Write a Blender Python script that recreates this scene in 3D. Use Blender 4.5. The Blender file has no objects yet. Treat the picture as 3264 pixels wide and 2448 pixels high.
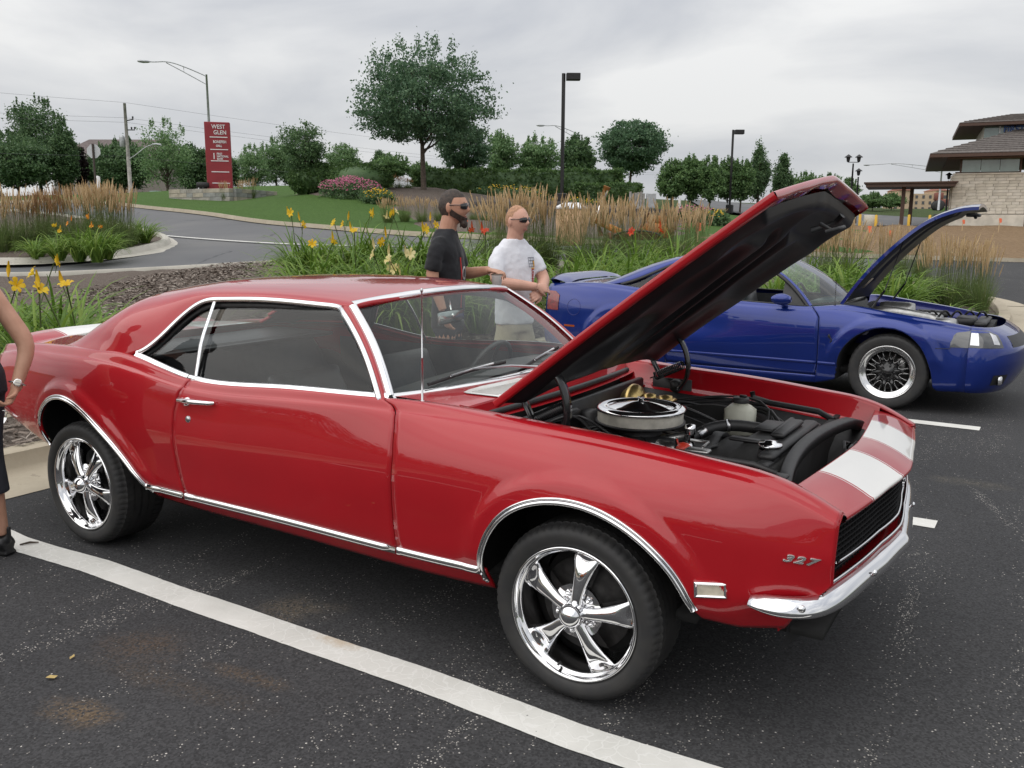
import bpy, bmesh, math, random
import numpy as np
from mathutils import Vector, Matrix
random.seed(7)
RNG = np.random.default_rng(7)
SC = bpy.context.scene
COL = SC.collection
PI = math.pi
R = math.radians

# ------------------------------------------------------------------ camera
cam_d = bpy.data.cameras.new('camera')
cam_d.sensor_fit = 'HORIZONTAL'; cam_d.sensor_width = 36.0
cam_d.lens = 36.0 * 2787.41 / 3264.0
cam_d.clip_start = 0.05; cam_d.clip_end = 3000
cam_o = bpy.data.objects.new('camera', cam_d); COL.objects.link(cam_o)
CAM_LOC = np.array([2.6435, -3.3186, 1.5789]); CAM_F = 2787.41
_yaw, _pit, _rol = -0.5574, 0.1777, 0.0054
_fw = np.array([math.sin(_yaw)*math.cos(_pit), math.cos(_yaw)*math.cos(_pit), -math.sin(_pit)])
_rt0 = np.array([math.cos(_yaw), -math.sin(_yaw), 0.0]); _up0 = np.cross(_rt0, _fw)
_rt = math.cos(_rol)*_rt0 + math.sin(_rol)*_up0
_up = -math.sin(_rol)*_rt0 + math.cos(_rol)*_up0
_m = Matrix(((_rt[0], _up[0], -_fw[0], CAM_LOC[0]), (_rt[1], _up[1], -_fw[1], CAM_LOC[1]),
             (_rt[2], _up[2], -_fw[2], CAM_LOC[2]), (0, 0, 0, 1)))
cam_o.matrix_world = _m
SC.camera = cam_o

# ------------------------------------------------------------------ world: overcast sky
SUN_EL, SUN_AZ = R(52), R(200)      # azimuth of the sun, clockwise from +Y
W = bpy.data.worlds.new('World'); SC.world = W; W.use_nodes = True
nt = W.node_tree; nt.nodes.clear()
def wn(t, **k):
    n = nt.nodes.new(t)
    for a, b in k.items(): setattr(n, a, b)
    return n
w_out = wn('ShaderNodeOutputWorld'); w_bg = wn('ShaderNodeBackground'); w_bg.inputs['Strength'].default_value = 0.10
w_sky = wn('ShaderNodeTexSky', sky_type='NISHITA', sun_disc=False, sun_elevation=SUN_EL, sun_rotation=SUN_AZ)
w_tc = wn('ShaderNodeTexCoord'); w_map = wn('ShaderNodeMapping'); w_map.inputs['Scale'].default_value = (1.0, 1.0, 3.2)
w_n1 = wn('ShaderNodeTexNoise'); w_n1.inputs['Scale'].default_value = 2.0; w_n1.inputs['Detail'].default_value = 7; w_n1.inputs['Roughness'].default_value = .52
w_n1.inputs['Distortion'].default_value = .35
w_r = wn('ShaderNodeValToRGB'); cr = w_r.color_ramp
cr.elements[0].position = .36; cr.elements[0].color = (.50, .52, .565, 1)
cr.elements[1].position = .64; cr.elements[1].color = (.84, .84, .835, 1)
e = cr.elements.new(.50); e.color = (.66, .67, .69, 1)
w_mul = wn('ShaderNodeVectorMath', operation='SCALE'); w_mul.inputs['Scale'].default_value = 10.0
w_mix = wn('ShaderNodeMix', data_type='RGBA'); w_mix.inputs['Factor'].default_value = .95
L = nt.links.new
L(w_tc.outputs['Generated'], w_map.inputs['Vector']); L(w_map.outputs[0], w_n1.inputs['Vector'])
L(w_n1.outputs['Fac'], w_r.inputs['Fac']); L(w_r.outputs['Color'], w_mul.inputs[0])
w_sep = wn('ShaderNodeSeparateXYZ'); L(w_tc.outputs['Generated'], w_sep.inputs[0])      # overcast skies brighten towards the zenith
w_gr = wn('ShaderNodeMapRange'); w_gr.inputs['From Min'].default_value = 0.; w_gr.inputs['From Max'].default_value = 1.; w_gr.inputs['To Min'].default_value = 7.9; w_gr.inputs['To Max'].default_value = 16.0
L(w_sep.outputs['Z'], w_gr.inputs['Value']); L(w_gr.outputs[0], w_mul.inputs['Scale'])
L(w_sky.outputs[0], w_mix.inputs['A']); L(w_mul.outputs[0], w_mix.inputs['B'])
L(w_mix.outputs['Result'], w_bg.inputs['Color']); L(w_bg.outputs[0], w_out.inputs['Surface'])

sun_d = bpy.data.lights.new('sun', 'SUN'); sun_d.energy = 1.5; sun_d.angle = R(100); sun_d.color = (1, .96, .9)
sun_o = bpy.data.objects.new('sun', sun_d); COL.objects.link(sun_o)
sv = Vector((math.sin(SUN_AZ)*math.cos(SUN_EL), math.cos(SUN_AZ)*math.cos(SUN_EL), math.sin(SUN_EL)))
sun_o.rotation_euler = sv.to_track_quat('Z', 'Y').to_euler(); sun_o.location = (0, 0, 30)

vs = SC.view_settings
vs.view_transform = 'Standard'; vs.look = 'None'; vs.exposure = 0.18; vs.gamma = 1.0; vs.use_curve_mapping = False
SC.cycles.max_bounces = 10; SC.cycles.transparent_max_bounces = 24
SC.cycles.use_denoising = True

# ------------------------------------------------------------------ materials
MATS = {}
def M(name, col, rough=.5, metal=0., coat=0., var=.12, scale=12., bump=0., bscale=None, spec=.5, col2=None, dist=.02, coat_rough=.03, sheen=0., trans=0., flakes=0., bdetail=4):
    """principled material with noise-driven colour variation and fine relief"""
    if name in MATS: return MATS[name]
    m = bpy.data.materials.new(name); m.use_nodes = True
    t = m.node_tree; b = t.nodes['Principled BSDF']
    tc = t.nodes.new('ShaderNodeTexCoord')
    n = t.nodes.new('ShaderNodeTexNoise'); n.inputs['Scale'].default_value = scale; n.inputs['Detail'].default_value = 5
    t.links.new(tc.outputs['Object'], n.inputs['Vector'])
    rp = t.nodes.new('ShaderNodeValToRGB')
    c2 = col2 if col2 is not None else tuple(min(1, c*(1+var)) for c in col)
    c1 = col if col2 is not None else tuple(c*(1-var) for c in col)
    rp.color_ramp.elements[0].position = .35; rp.color_ramp.elements[1].position = .65
    rp.color_ramp.elements[0].color = (*c1, 1); rp.color_ramp.elements[1].color = (*c2, 1)
    t.links.new(n.outputs['Fac'], rp.inputs['Fac']); t.links.new(rp.outputs['Color'], b.inputs['Base Color'])
    b.inputs['Roughness'].default_value = rough; b.inputs['Metallic'].default_value = metal
    b.inputs['Coat Weight'].default_value = coat; b.inputs['Coat Roughness'].default_value = coat_rough
    b.inputs['Specular IOR Level'].default_value = spec
    if sheen: b.inputs['Sheen Weight'].default_value = sheen
    if trans:
        pass
    if bump:
        n2 = t.nodes.new('ShaderNodeTexNoise'); n2.inputs['Scale'].default_value = bscale or scale*4; n2.inputs['Detail'].default_value = bdetail
        t.links.new(tc.outputs['Object'], n2.inputs['Vector'])
        bp = t.nodes.new('ShaderNodeBump'); bp.inputs['Strength'].default_value = bump; bp.inputs['Distance'].default_value = dist
        t.links.new(n2.outputs['Fac'], bp.inputs['Height']); t.links.new(bp.outputs[0], b.inputs['Normal'])
    MATS[name] = m
    return m

def glass(name, tint, refl_rough=.0, ior=1.5):
    m = bpy.data.materials.new(name); m.use_nodes = True
    t = m.node_tree; t.nodes.clear()
    o = t.nodes.new('ShaderNodeOutputMaterial'); mx = t.nodes.new('ShaderNodeMixShader')
    tr = t.nodes.new('ShaderNodeBsdfTransparent'); gl = t.nodes.new('ShaderNodeBsdfGlossy'); gl.inputs['Roughness'].default_value = refl_rough
    fr = t.nodes.new('ShaderNodeFresnel'); 
    ge = t.nodes.new('ShaderNodeNewGeometry'); mi = t.nodes.new('ShaderNodeMapRange'); mi.inputs['To Min'].default_value = ior; mi.inputs['To Max'].default_value = 1/ior
    t.links.new(ge.outputs['Backfacing'], mi.inputs['Value']); t.links.new(mi.outputs[0], fr.inputs['IOR'])
    n = t.nodes.new('ShaderNodeTexNoise'); n.inputs['Scale'].default_value = 3
    mr = t.nodes.new('ShaderNodeMapRange'); mr.inputs['To Min'].default_value = .92; mr.inputs['To Max'].default_value = 1.0
    vm = t.nodes.new('ShaderNodeVectorMath'); vm.operation = 'SCALE'; vm.inputs[0].default_value = tint
    t.links.new(n.outputs['Fac'], mr.inputs['Value']); t.links.new(mr.outputs[0], vm.inputs['Scale'])
    t.links.new(vm.outputs[0], tr.inputs['Color'])
    t.links.new(fr.outputs[0], mx.inputs['Fac']); t.links.new(tr.outputs[0], mx.inputs[1]); t.links.new(gl.outputs[0], mx.inputs[2])
    t.links.new(mx.outputs[0], o.inputs['Surface'])
    MATS[name] = m
    return m

# ------------------------------------------------------------------ object helpers
def link(name, me, parent=None, loc=None, rot=None):
    o = bpy.data.objects.new(name, me); COL.objects.link(o)
    if parent is not None: o.parent = parent
    if loc is not None: o.location = loc
    if rot is not None: o.rotation_euler = rot
    return o
def mesh(name, V, F, mats=None, midx=None, smooth=True):
    me = bpy.data.meshes.new(name); me.from_pydata([tuple(map(float, v)) for v in V], [], [tuple(map(int, f)) for f in F])
    if mats is not None:
        for m in (mats if isinstance(mats, (list, tuple)) else [mats]): me.materials.append(m)
    if midx is not None: me.polygons.foreach_set('material_index', np.asarray(midx, dtype=np.int32))
    if smooth: me.polygons.foreach_set('use_smooth', np.ones(len(me.polygons), dtype=bool))
    me.update()
    return me
def ob(name, V, F, mat, parent=None, smooth=True, midx=None, loc=None, rot=None):
    return link(name, mesh(name, V, F, mat, midx, smooth), parent, loc, rot)
def tag(o, label=None, cat=None, group=None, kind=None):
    if label: o['label'] = label
    if cat: o['category'] = cat
    if group: o['group'] = group
    if kind: o['kind'] = kind
    return o
def thing(name, label, cat, loc=(0, 0, 0), rz=0., group=None):
    o = link(name, None, None, loc, (0, 0, rz)); o.empty_display_size = .2
    return tag(o, label, cat, group)
def sharp(o, ang=35):
    """flat shading across edges sharper than ang"""
    me = o.data
    bm = bmesh.new(); bm.from_mesh(me)
    for e in bm.edges:
        if len(e.link_faces) == 2 and e.calc_face_angle(0) > R(ang): e.smooth = False
    bm.to_mesh(me); bm.free(); return o
def copy_tree(o, parent=None):
    c = o.copy(); COL.objects.link(c)
    if parent is not None: c.parent = parent
    for ch in list(o.children): copy_tree(ch, c)
    return c

class MB:
    """collects shapes into one mesh"""
    def __init__(s): s.V = []; s.F = []; s.I = []
    def add(s, V, F, mi=0):
        n = len(s.V); s.V += [tuple(map(float, v)) for v in V]
        s.F += [tuple(int(i)+n for i in f) for f in F]; s.I += [mi]*len(F); return s
    def grid(s, P, mi=0, close_u=False, close_v=False, flip=False):
        P = np.asarray(P, float); n, m = P.shape[:2]
        V = P.reshape(-1, 3); F = []
        for i in range(n if close_u else n-1):
            for j in range(m if close_v else m-1):
                a, b, c, d = i*m+j, ((i+1) % n)*m+j, ((i+1) % n)*m+(j+1) % m, i*m+(j+1) % m
                F.append((a, d, c, b) if flip else (a, b, c, d))
        return s.add(V, F, mi)
    def box(s, c, d, rz=0., mi=0, bev=0., mat=None):
        x, y, z = np.array(d)/2.
        if bev <= 0:
            V = [(-x,-y,-z),(x,-y,-z),(x,y,-z),(-x,y,-z),(-x,-y,z),(x,-y,z),(x,y,z),(-x,y,z)]
            F = [(0,3,2,1),(4,5,6,7),(0,1,5,4),(1,2,6,5),(2,3,7,6),(3,0,4,7)]
        else:
            b = bev; V = []; F = []
            lv = [(-z, b), (-z+b, 0), (z-b, 0), (z, b)]
            for zz, ins in lv:
                for (sx, sy) in ((-1,-1),(1,-1),(1,1),(-1,1)):
                    X, Y = x-ins, y-ins
                    pts = [(sx*X, sy*(Y-b)), (sx*(X-b), sy*Y)]
                    if sx*sy > 0: pts = pts if (sx, sy) == (1, 1) else pts
                    if (sx, sy) in ((-1,-1), (1,1)): pass
                    else: pts = pts[::-1]
                    V += [(p[0], p[1], zz) for p in pts]
            for k in range(3):
                for j in range(8):
                    a = k*8+j; bb = k*8+(j+1) % 8
                    F.append((a, bb, bb+8, a+8))
            F.append(tuple(range(7, -1, -1))); F.append(tuple(range(24, 32)))
        V = np.array(V, float)
        if mat is not None: V = V @ np.array(mat).T
        cz, sz = math.cos(rz), math.sin(rz)
        V = np.stack([V[:,0]*cz-V[:,1]*sz, V[:,0]*sz+V[:,1]*cz, V[:,2]], 1) + np.array(c)
        return s.add(V, F, mi)
    def tube(s, pts, r, n=8, mi=0, caps=True, closed=False, flat=None, up=(0,0,1), rot=0.):
        """round (or flattened: flat=(a,b) half sizes) tube along pts; r may be a list"""
        P = np.asarray(pts, float); k = len(P)
        rr = np.full(k, r) if np.isscalar(r) else np.asarray(r, float)
        T = np.zeros_like(P)
        if closed: T = np.roll(P, -1, 0)-np.roll(P, 1, 0)
        else:
            T[1:-1] = P[2:]-P[:-2]; T[0] = P[1]-P[0]; T[-1] = P[-1]-P[-2]
        T /= np.linalg.norm(T, axis=1)[:, None]+1e-12
        u = np.array(up, float)
        G = np.zeros((k, n, 3))
        for i in range(k):
            b = np.cross(T[i], u)
            if np.linalg.norm(b) < 1e-3: b = np.cross(T[i], (1, 0.01, 0))
            b /= np.linalg.norm(b); a = np.cross(b, T[i])
            for j in range(n):
                th = 2*PI*j/n + rot
                fa, fb = (1, 1) if flat is None else flat
                G[i, j] = P[i] + rr[i]*(math.cos(th)*b*fa + math.sin(th)*a*fb)
        s.grid(G, mi, close_u=closed, close_v=True, flip=True)
        if caps and not closed:
            n0 = len(s.V)-k*n
            s.F += [tuple(n0+j for j in range(n)), tuple(n0+(k-1)*n+j for j in range(n-1, -1, -1))]; s.I += [mi, mi]
        return s
    def lathe(s, prof, n=24, axis='z', c=(0,0,0), mi=0, a0=0., a1=2*PI, fn=None):
        """profile [(r,h)...] turned about an axis"""
        full = abs(a1-a0-2*PI) < 1e-6
        k = n if full else n+1
        P = np.zeros((k, len(prof), 3))
        for i in range(k):
            th = a0+(a1-a0)*i/n
            for j, (r, h) in enumerate(prof):
                if fn: r = fn(th, j, r)
                x, y = r*math.cos(th), r*math.sin(th)
                P[i, j] = (x, y, h) if axis == 'z' else ((x, -h, y) if axis == 'y' else (h, x, y))
        P += np.array(c)
        return s.grid(P, mi, close_u=full)
    def xf(s, f):
        s.V = [tuple(f(np.array(v))) for v in s.V]; return s
    def build(s, name, mat, parent=None, smooth=True, loc=None, rot=None, ang=None):
        o = ob(name, s.V, s.F, mat, parent, smooth, s.I if isinstance(mat, (list, tuple)) else None, loc, rot)
        if ang: sharp(o, ang)
        return o

def spl(xs, ys, x):
    """natural cubic spline; ys may be (n,k)"""
    xs = np.asarray(xs, float); ys = np.asarray(ys, float)
    if xs[0] > xs[-1]: xs = xs[::-1]; ys = ys[::-1]
    n = len(xs); h = np.diff(xs)
    A = np.eye(n); Bm = np.zeros((n,)+ys.shape[1:])
    for i in range(1, n-1):
        A[i, i-1] = h[i-1]; A[i, i] = 2*(h[i-1]+h[i]); A[i, i+1] = h[i]
        Bm[i] = 6*((ys[i+1]-ys[i])/h[i]-(ys[i]-ys[i-1])/h[i-1])
    m2 = np.linalg.solve(A, Bm)
    x = np.clip(np.asarray(x, float), xs[0], xs[-1])
    i = np.clip(np.searchsorted(xs, x)-1, 0, n-2)
    t0 = x-xs[i]; t1 = xs[i+1]-x; hi = h[i]
    if ys.ndim > 1: t0, t1, hi = t0[..., None], t1[..., None], hi[..., None]
    return (m2[i]*t1**3+m2[i+1]*t0**3)/(6*hi) + (ys[i]/hi-m2[i]*hi/6)*t1 + (ys[i+1]/hi-m2[i+1]*hi/6)*t0
def polyline(pts, n):
    """resample evenly by length"""
    P = np.asarray(pts, float); d = np.r_[0, np.cumsum(np.linalg.norm(np.diff(P, axis=0), axis=1))]
    q = np.linspace(0, d[-1], n)
    return np.stack([np.interp(q, d, P[:, k]) for k in range(P.shape[1])], 1)
def smooth_path(pts, n):
    P = np.asarray(pts, float); d = np.r_[0, np.cumsum(np.linalg.norm(np.diff(P, axis=0), axis=1))]
    return spl(d, P, np.linspace(0, d[-1], n))

def text_obj(name, cu, mat, parent=None):
    """turn a text curve into a plain mesh object"""
    cu.materials.append(mat); t = bpy.data.objects.new(name, cu); COL.objects.link(t)
    dg = bpy.context.evaluated_depsgraph_get(); dg.update(); me = bpy.data.meshes.new_from_object(t.evaluated_get(dg))
    bpy.data.objects.remove(t); me.name = name
    return link(name, me, parent)
def text(name, body, size, mat, parent, origin, xdir, ydir, extrude=.002, align='LEFT', shear=0., sx=1., space=1., bold=0.):
    cu = bpy.data.curves.new(name, 'FONT'); cu.body = body; cu.size = size; cu.extrude = extrude; cu.align_x = align; cu.shear = shear; cu.space_character = space; cu.offset = bold
    cu.resolution_u = 3
    o = text_obj(name, cu, mat, parent)
    x = np.array(xdir, float); x /= np.linalg.norm(x); y = np.array(ydir, float); y -= x*np.dot(x, y); y /= np.linalg.norm(y); z = np.cross(x, y)
    o.matrix_local = Matrix(((x[0]*sx, y[0], z[0], origin[0]), (x[1]*sx, y[1], z[1], origin[1]), (x[2]*sx, y[2], z[2], origin[2]), (0, 0, 0, 1)))
    return o
# ================================================================== terrain
from mathutils.geometry import delaunay_2d_cdt
CP = [(-20,8.6,.20),(-16.5,10.3,.42),(-12.7,11.5,.70),(-8.8,11,.70),(-5.6,11.8,.62),(-2.4,13.7,.50),(.9,15.7,.35),(1.5,14.3,.28),(1.9,12.5,.16),(2,10.9,.10),
      (-38.6,25,2.56),(-28.7,22.7,1.97),(-20.7,20.4,1.55),(-15,19.1,1.28),(-12.5,19.5,1.2),(-8.4,22,.96),(-4.8,25.4,.72),(-2,30.7,.51),(1.4,36.3,.32),
      (-22,9.8,.51),(-20.3,11.5,.6),(-21.7,14.9,.93),(-26.3,18.1,1.3),(-32.5,15.4,1.5),(-52,34.9,3.63),(-38.9,28.6,2.93),(-34.8,28.7,2.67),(-36.2,32.7,3.1),
      (-25.6,33.3,3.27),(-26.6,35.2,3.6),(-31.5,30.8,3.1),(-26.7,38.5,3.1),(-22.3,38.9,2.85),(-17.9,41.6,2.7),(-20.7,30.1,2.04),(-19.3,31,1.9),(-17.5,32.1,1.92),
      (-7.3,38.3,1.1),(-1.4,34.7,.53),(-6.5,29.1,.87),(-2.8,74.8,1.78),(-10.6,62.7,1.73),(-11,42,1.38),(-34.5,274,7.3),(-20,37.9,2.6),(-11.7,40.5,2.05),(-4.8,71.1,1.76),(-1.2,75.7,1.81),
      (-43.3,40.5,4.2),(-53,40.4,4.0),(-5.9,75.2,1.6),(-12,77.4,1.85),(-54.4,27.2,2.87),(-41,59.9,4.6),(-31.8,71.7,4.2),(-27.7,86,4.0),(-26.9,122,4.8),(20,75,1.8),(40,75,2.),(15,36,.4),(40,36,.4),
      (-2.4,-30,0),(-2.4,-10,0),(-2.4,0,0),(-2.4,5,0),(0,8.2,0),(4,12,.05),(12,12,.05),(30,12,0),(30,-30,0),(5,-30,0),(5,0,0),(14,0,0),(8,-12,0),(2,4,0),(-8,-20,.0),(-25,-20,.3),(-25,-60,0),(30,-60,0),(0,-60,0),(60,0,0),(60,-60,0),(-60,0,1.8),(-60,-60,1.5),
      (-120,80,5),(-120,0,4),(-150,160,7),(0,160,4),(60,160,4),(120,80,3),(-300,300,10),(-100,400,11),(100,400,10),(300,300,9),(-400,0,8),(300,0,2),(0,-300,1),(-300,-300,4),(300,-300,1)]
CP = np.array(CP, float)
def _phi(r): return np.where(r > 1e-9, r*r*np.log(r+1e-12), 0)/200.
_n = len(CP); _A = np.zeros((_n+3, _n+3)); _A[:_n, :_n] = _phi(np.hypot(CP[:, None, 0]-CP[None, :, 0], CP[:, None, 1]-CP[None, :, 1]))+np.eye(_n)*.05
_A[:_n, _n:] = np.c_[np.ones(_n), CP[:, :2]]; _A[_n:, :_n] = _A[:_n, _n:].T
_W = np.linalg.solve(_A, np.r_[CP[:, 2], 0, 0, 0])
def sstep(a, b, x): t = np.clip((x-a)/(b-a), 0, 1); return t*t*(3-2*t)
def gz(x, y):
    """height of the ground; the car park itself is level"""
    x = np.asarray(x, float); y = np.asarray(y, float); sh = x.shape; X, Y = x.ravel(), y.ravel()
    z = _phi(np.hypot(X[:, None]-CP[None, :, 0], Y[:, None]-CP[None, :, 1]))@_W[:_n]+_W[_n]+_W[_n+1]*X+_W[_n+2]*Y
    flat = np.minimum(sstep(-2.4, -7.5, X)+sstep(8.4, 15, Y), 1)
    return (z*flat).reshape(sh)
def g1(x, y): return float(gz(np.array([x]), np.array([y]))[0])

# materials of the ground -------------------------------------------------
def nodes(m):
    m.use_nodes = True; t = m.node_tree; b = t.nodes['Principled BSDF']; tc = t.nodes.new('ShaderNodeTexCoord'); return t, b, tc
def noise(t, tc, scale, detail=4, rough=.5, dist=0., out='Object', vec=None):
    n = t.nodes.new('ShaderNodeTexNoise'); n.inputs['Scale'].default_value = scale; n.inputs['Detail'].default_value = detail; n.inputs['Roughness'].default_value = rough; n.inputs['Distortion'].default_value = dist
    t.links.new(vec if vec is not None else tc.outputs[out], n.inputs['Vector']); return n.outputs['Fac']
def ramp(t, fac, stops):
    r = t.nodes.new('ShaderNodeValToRGB'); e = r.color_ramp.elements
    e[0].position, e[0].color = stops[0][0], (*stops[0][1], 1); e[1].position, e[1].color = stops[-1][0], (*stops[-1][1], 1)
    for p, c in stops[1:-1]: q = e.new(p); q.color = (*c, 1)
    t.links.new(fac, r.inputs['Fac']); return r.outputs['Color']
def mixc(t, fac, a, b, mode='MIX'):
    n = t.nodes.new('ShaderNodeMix'); n.data_type = 'RGBA'; n.blend_type = mode
    for s_, v in (('Factor', fac), ('A', a), ('B', b)):
        if isinstance(v, (int, float)): n.inputs[s_].default_value = v
        elif isinstance(v, tuple): n.inputs[s_].default_value = (*v, 1)
        else: t.links.new(v, n.inputs[s_])
    return n.outputs['Result']
def mth(t, op, a, b=None):
    n = t.nodes.new('ShaderNodeMath'); n.operation = op
    for i, v in enumerate((a, b)):
        if v is None: continue
        if isinstance(v, (int, float)): n.inputs[i].default_value = v
        else: t.links.new(v, n.inputs[i])
    return n.outputs[0]
def bumpn(t, b, h, strength, dist):
    n = t.nodes.new('ShaderNodeBump'); n.inputs['Strength'].default_value = strength; n.inputs['Distance'].default_value = dist
    t.links.new(h, n.inputs['Height']); t.links.new(n.outputs[0], b.inputs['Normal'])
def blob(t, tc, x, y, rx, ry, ang, soft=.6, nz=None):
    """soft elliptical patch round (x, y)"""
    mp = t.nodes.new('ShaderNodeMapping'); mp.vector_type = 'TEXTURE'; mp.inputs['Location'].default_value = (x, y, 0); mp.inputs['Rotation'].default_value = (0, 0, ang); mp.inputs['Scale'].default_value = (rx, ry, 1)
    t.links.new(tc.outputs['Object'], mp.inputs['Vector'])
    v = t.nodes.new('ShaderNodeVectorMath'); v.operation = 'LENGTH'; t.links.new(mp.outputs[0], v.inputs[0])
    r = v.outputs['Value']
    if nz is not None: r = mth(t, 'ADD', r, mth(t, 'MULTIPLY', mth(t, 'SUBTRACT', nz, .5), 1.6))
    m = t.nodes.new('ShaderNodeMapRange'); m.inputs['From Min'].default_value = 1.; m.inputs['From Max'].default_value = 1-soft; m.interpolation_type = 'SMOOTHSTEP'; t.links.new(r, m.inputs['Value'])
    return m.outputs[0]
def asphalt_lot():
    m = bpy.data.materials.new('sealed_asphalt'); t, b, tc = nodes(m)
    big = noise(t, tc, .55, 4, .6); mid = noise(t, tc, 5, 5, .6); fine = noise(t, tc, 55, 3, .7); grit = noise(t, tc, 260, 2, .6)
    c = ramp(t, big, [(.3, (.030, .0305, .033)), (.7, (.050, .050, .052))])
    c = mixc(t, mth(t, 'MULTIPLY', mid, .35), c, (.066, .064, .063))
    # bare aggregate: small pale stones, denser in worn streaks
    vo = t.nodes.new('ShaderNodeTexVoronoi'); vo.feature = 'F1'; vo.inputs['Scale'].default_value = 135; t.links.new(tc.outputs['Object'], vo.inputs['Vector'])
    sep = t.nodes.new('ShaderNodeSeparateColor'); t.links.new(vo.outputs['Color'], sep.inputs[0])
    mp = t.nodes.new('ShaderNodeMapping'); mp.inputs['Rotation'].default_value = (0, 0, R(3)); mp.inputs['Scale'].default_value = (2.4, .38, 1); t.links.new(tc.outputs['Object'], mp.inputs['Vector'])
    streak = noise(t, tc, 1.3, 5, .62, .4, vec=mp.outputs[0]); st2 = noise(t, tc, 7, 3, .6, vec=mp.outputs[0])
    w = mth(t, 'ADD', mth(t, 'MULTIPLY', streak, .75), mth(t, 'MULTIPLY', st2, .25))
    thr = t.nodes.new('ShaderNodeMapRange'); thr.inputs['From Min'].default_value = .50; thr.inputs['From Max'].default_value = .70; thr.inputs['To Min'].default_value = .992; thr.inputs['To Max'].default_value = .80; t.links.new(w, thr.inputs['Value'])
    # two long worn bands, as the photograph shows
    thv = thr.outputs[0]
    for bx, by, rx, ry, an in ((-.50,-1.28,.11,.72,R(-6)), (-.41,-.85,.06,.50,R(4)), (1.18,-1.32,.07,.38,0.), (1.11,-1.0,.06,.28,R(-14)), (2.24,.45,.05,1.15,R(4)), (2.31,-.85,.06,.55,R(4)), (.09,-1.29,.04,.12,0.), (-.75,-1.25,.05,.15,0.), (1.54,-.78,.05,.40,0.), (2.42,2.3,.05,.8,R(20)), (2.15,1.2,.22,.04,R(38))):
        thv = mth(t, 'SUBTRACT', thv, mth(t, 'MULTIPLY', blob(t, tc, bx, by, rx, ry, an, .95, mid), .34))
    on = mth(t, 'MULTIPLY', mth(t, 'GREATER_THAN', sep.outputs['Red'], thv), mth(t, 'LESS_THAN', vo.outputs['Distance'], .42))
    stone = mixc(t, sep.outputs['Green'], (.16, .15, .135), (.42, .40, .37))
    c = mixc(t, on, c, stone)
    c = mixc(t, .55, c, mixc(t, sep.outputs['Blue'], tuple([.45]*3), tuple([1.75]*3)), 'MULTIPLY')
    # rusty and oily stains
    for bx, by, rx, ry, an, col, amt in ((.06,-.87,.24,.17,R(30),(.130,.108,.082),.8), (.045,-1.83,.19,.10,R(10),(.140,.100,.062),.8), (.34,-1.37,.28,.06,R(8),(.105,.078,.056),.7), (-.17,-1.40,.26,.16,R(20),(.085,.062,.046),.7), (.10,-1.55,.5,.10,R(8),(.070,.055,.043),.6), (2.3,2.75,.30,.14,0.,(.11,.10,.08),.6), (1.7,-1.6,.3,.2,.4,(.065,.06,.055),.5)):
        c = mixc(t, mth(t, 'MULTIPLY', blob(t, tc, bx, by, rx, ry, an, .95, mid), mth(t, 'MULTIPLY', mth(t, 'GREATER_THAN', sep.outputs['Green'], .30), amt)), c, mixc(t, sep.outputs['Blue'], tuple(q*.6 for q in col), tuple(q*1.3 for q in col)))
    t.links.new(c, b.inputs['Base Color']); 
    rr = t.nodes.new('ShaderNodeMapRange'); rr.inputs['To Min'].default_value = .78; rr.inputs['To Max'].default_value = .95; t.links.new(mid, rr.inputs['Value']); t.links.new(rr.outputs[0], b.inputs['Roughness'])
    b.inputs['Specular IOR Level'].default_value = .22
    h = mth(t, 'ADD', mth(t, 'MULTIPLY', grit, .5), mth(t, 'MULTIPLY', fine, .8)); h = mth(t, 'ADD', h, mth(t, 'MULTIPLY', on, .6))
    bumpn(t, b, h, .55, .004); return m
def road_mat():
    m = bpy.data.materials.new('worn_asphalt'); t, b, tc = nodes(m)
    big = noise(t, tc, .22, 5, .6, .5); fine = noise(t, tc, 14, 4, .6)
    c = ramp(t, big, [(.3, (.085, .088, .095)), (.55, (.12, .121, .126)), (.75, (.155, .153, .15))]); c = mixc(t, mth(t, 'MULTIPLY', fine, .3), c, (.10, .10, .10))
    vo = t.nodes.new('ShaderNodeTexVoronoi'); vo.feature = 'DISTANCE_TO_EDGE'; vo.inputs['Scale'].default_value = .13
    wv = t.nodes.new('ShaderNodeVectorMath'); wv.operation = 'ADD'; nn = t.nodes.new('ShaderNodeTexNoise'); nn.inputs['Scale'].default_value = .9; nn.inputs['Detail'].default_value = 5; t.links.new(tc.outputs['Object'], nn.inputs['Vector'])
    t.links.new(tc.outputs['Object'], wv.inputs[0]); t.links.new(nn.outputs['Color'], wv.inputs[1]); t.links.new(wv.outputs[0], vo.inputs['Vector'])
    cr_ = mth(t, 'MULTIPLY', mth(t, 'LESS_THAN', vo.outputs['Distance'], .006), mth(t, 'GREATER_THAN', noise(t, tc, .35, 3), .52))
    c = mixc(t, mth(t, 'MULTIPLY', cr_, .6), c, (.035, .036, .04))
    t.links.new(c, b.inputs['Base Color']); b.inputs['Roughness'].default_value = .85; bumpn(t, b, fine, .3, .004); return m
def concrete(name, c1, c2):
    m = bpy.data.materials.new(name); t, b, tc = nodes(m); a = noise(t, tc, 1.3, 6, .65); f = noise(t, tc, 40, 4, .6)
    c = ramp(t, a, [(.3, c1), (.7, c2)]); c = mixc(t, mth(t, 'MULTIPLY', f, .35), c, tuple(x*.7 for x in c1)); st = noise(t, tc, 5, 5, .7)
    c = mixc(t, mth(t, 'MULTIPLY', mth(t, 'GREATER_THAN', st, .62), .25), c, (.10, .085, .065))
    t.links.new(c, b.inputs['Base Color']); b.inputs['Roughness'].default_value = .9; bumpn(t, b, f, .35, .004); return m
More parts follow.
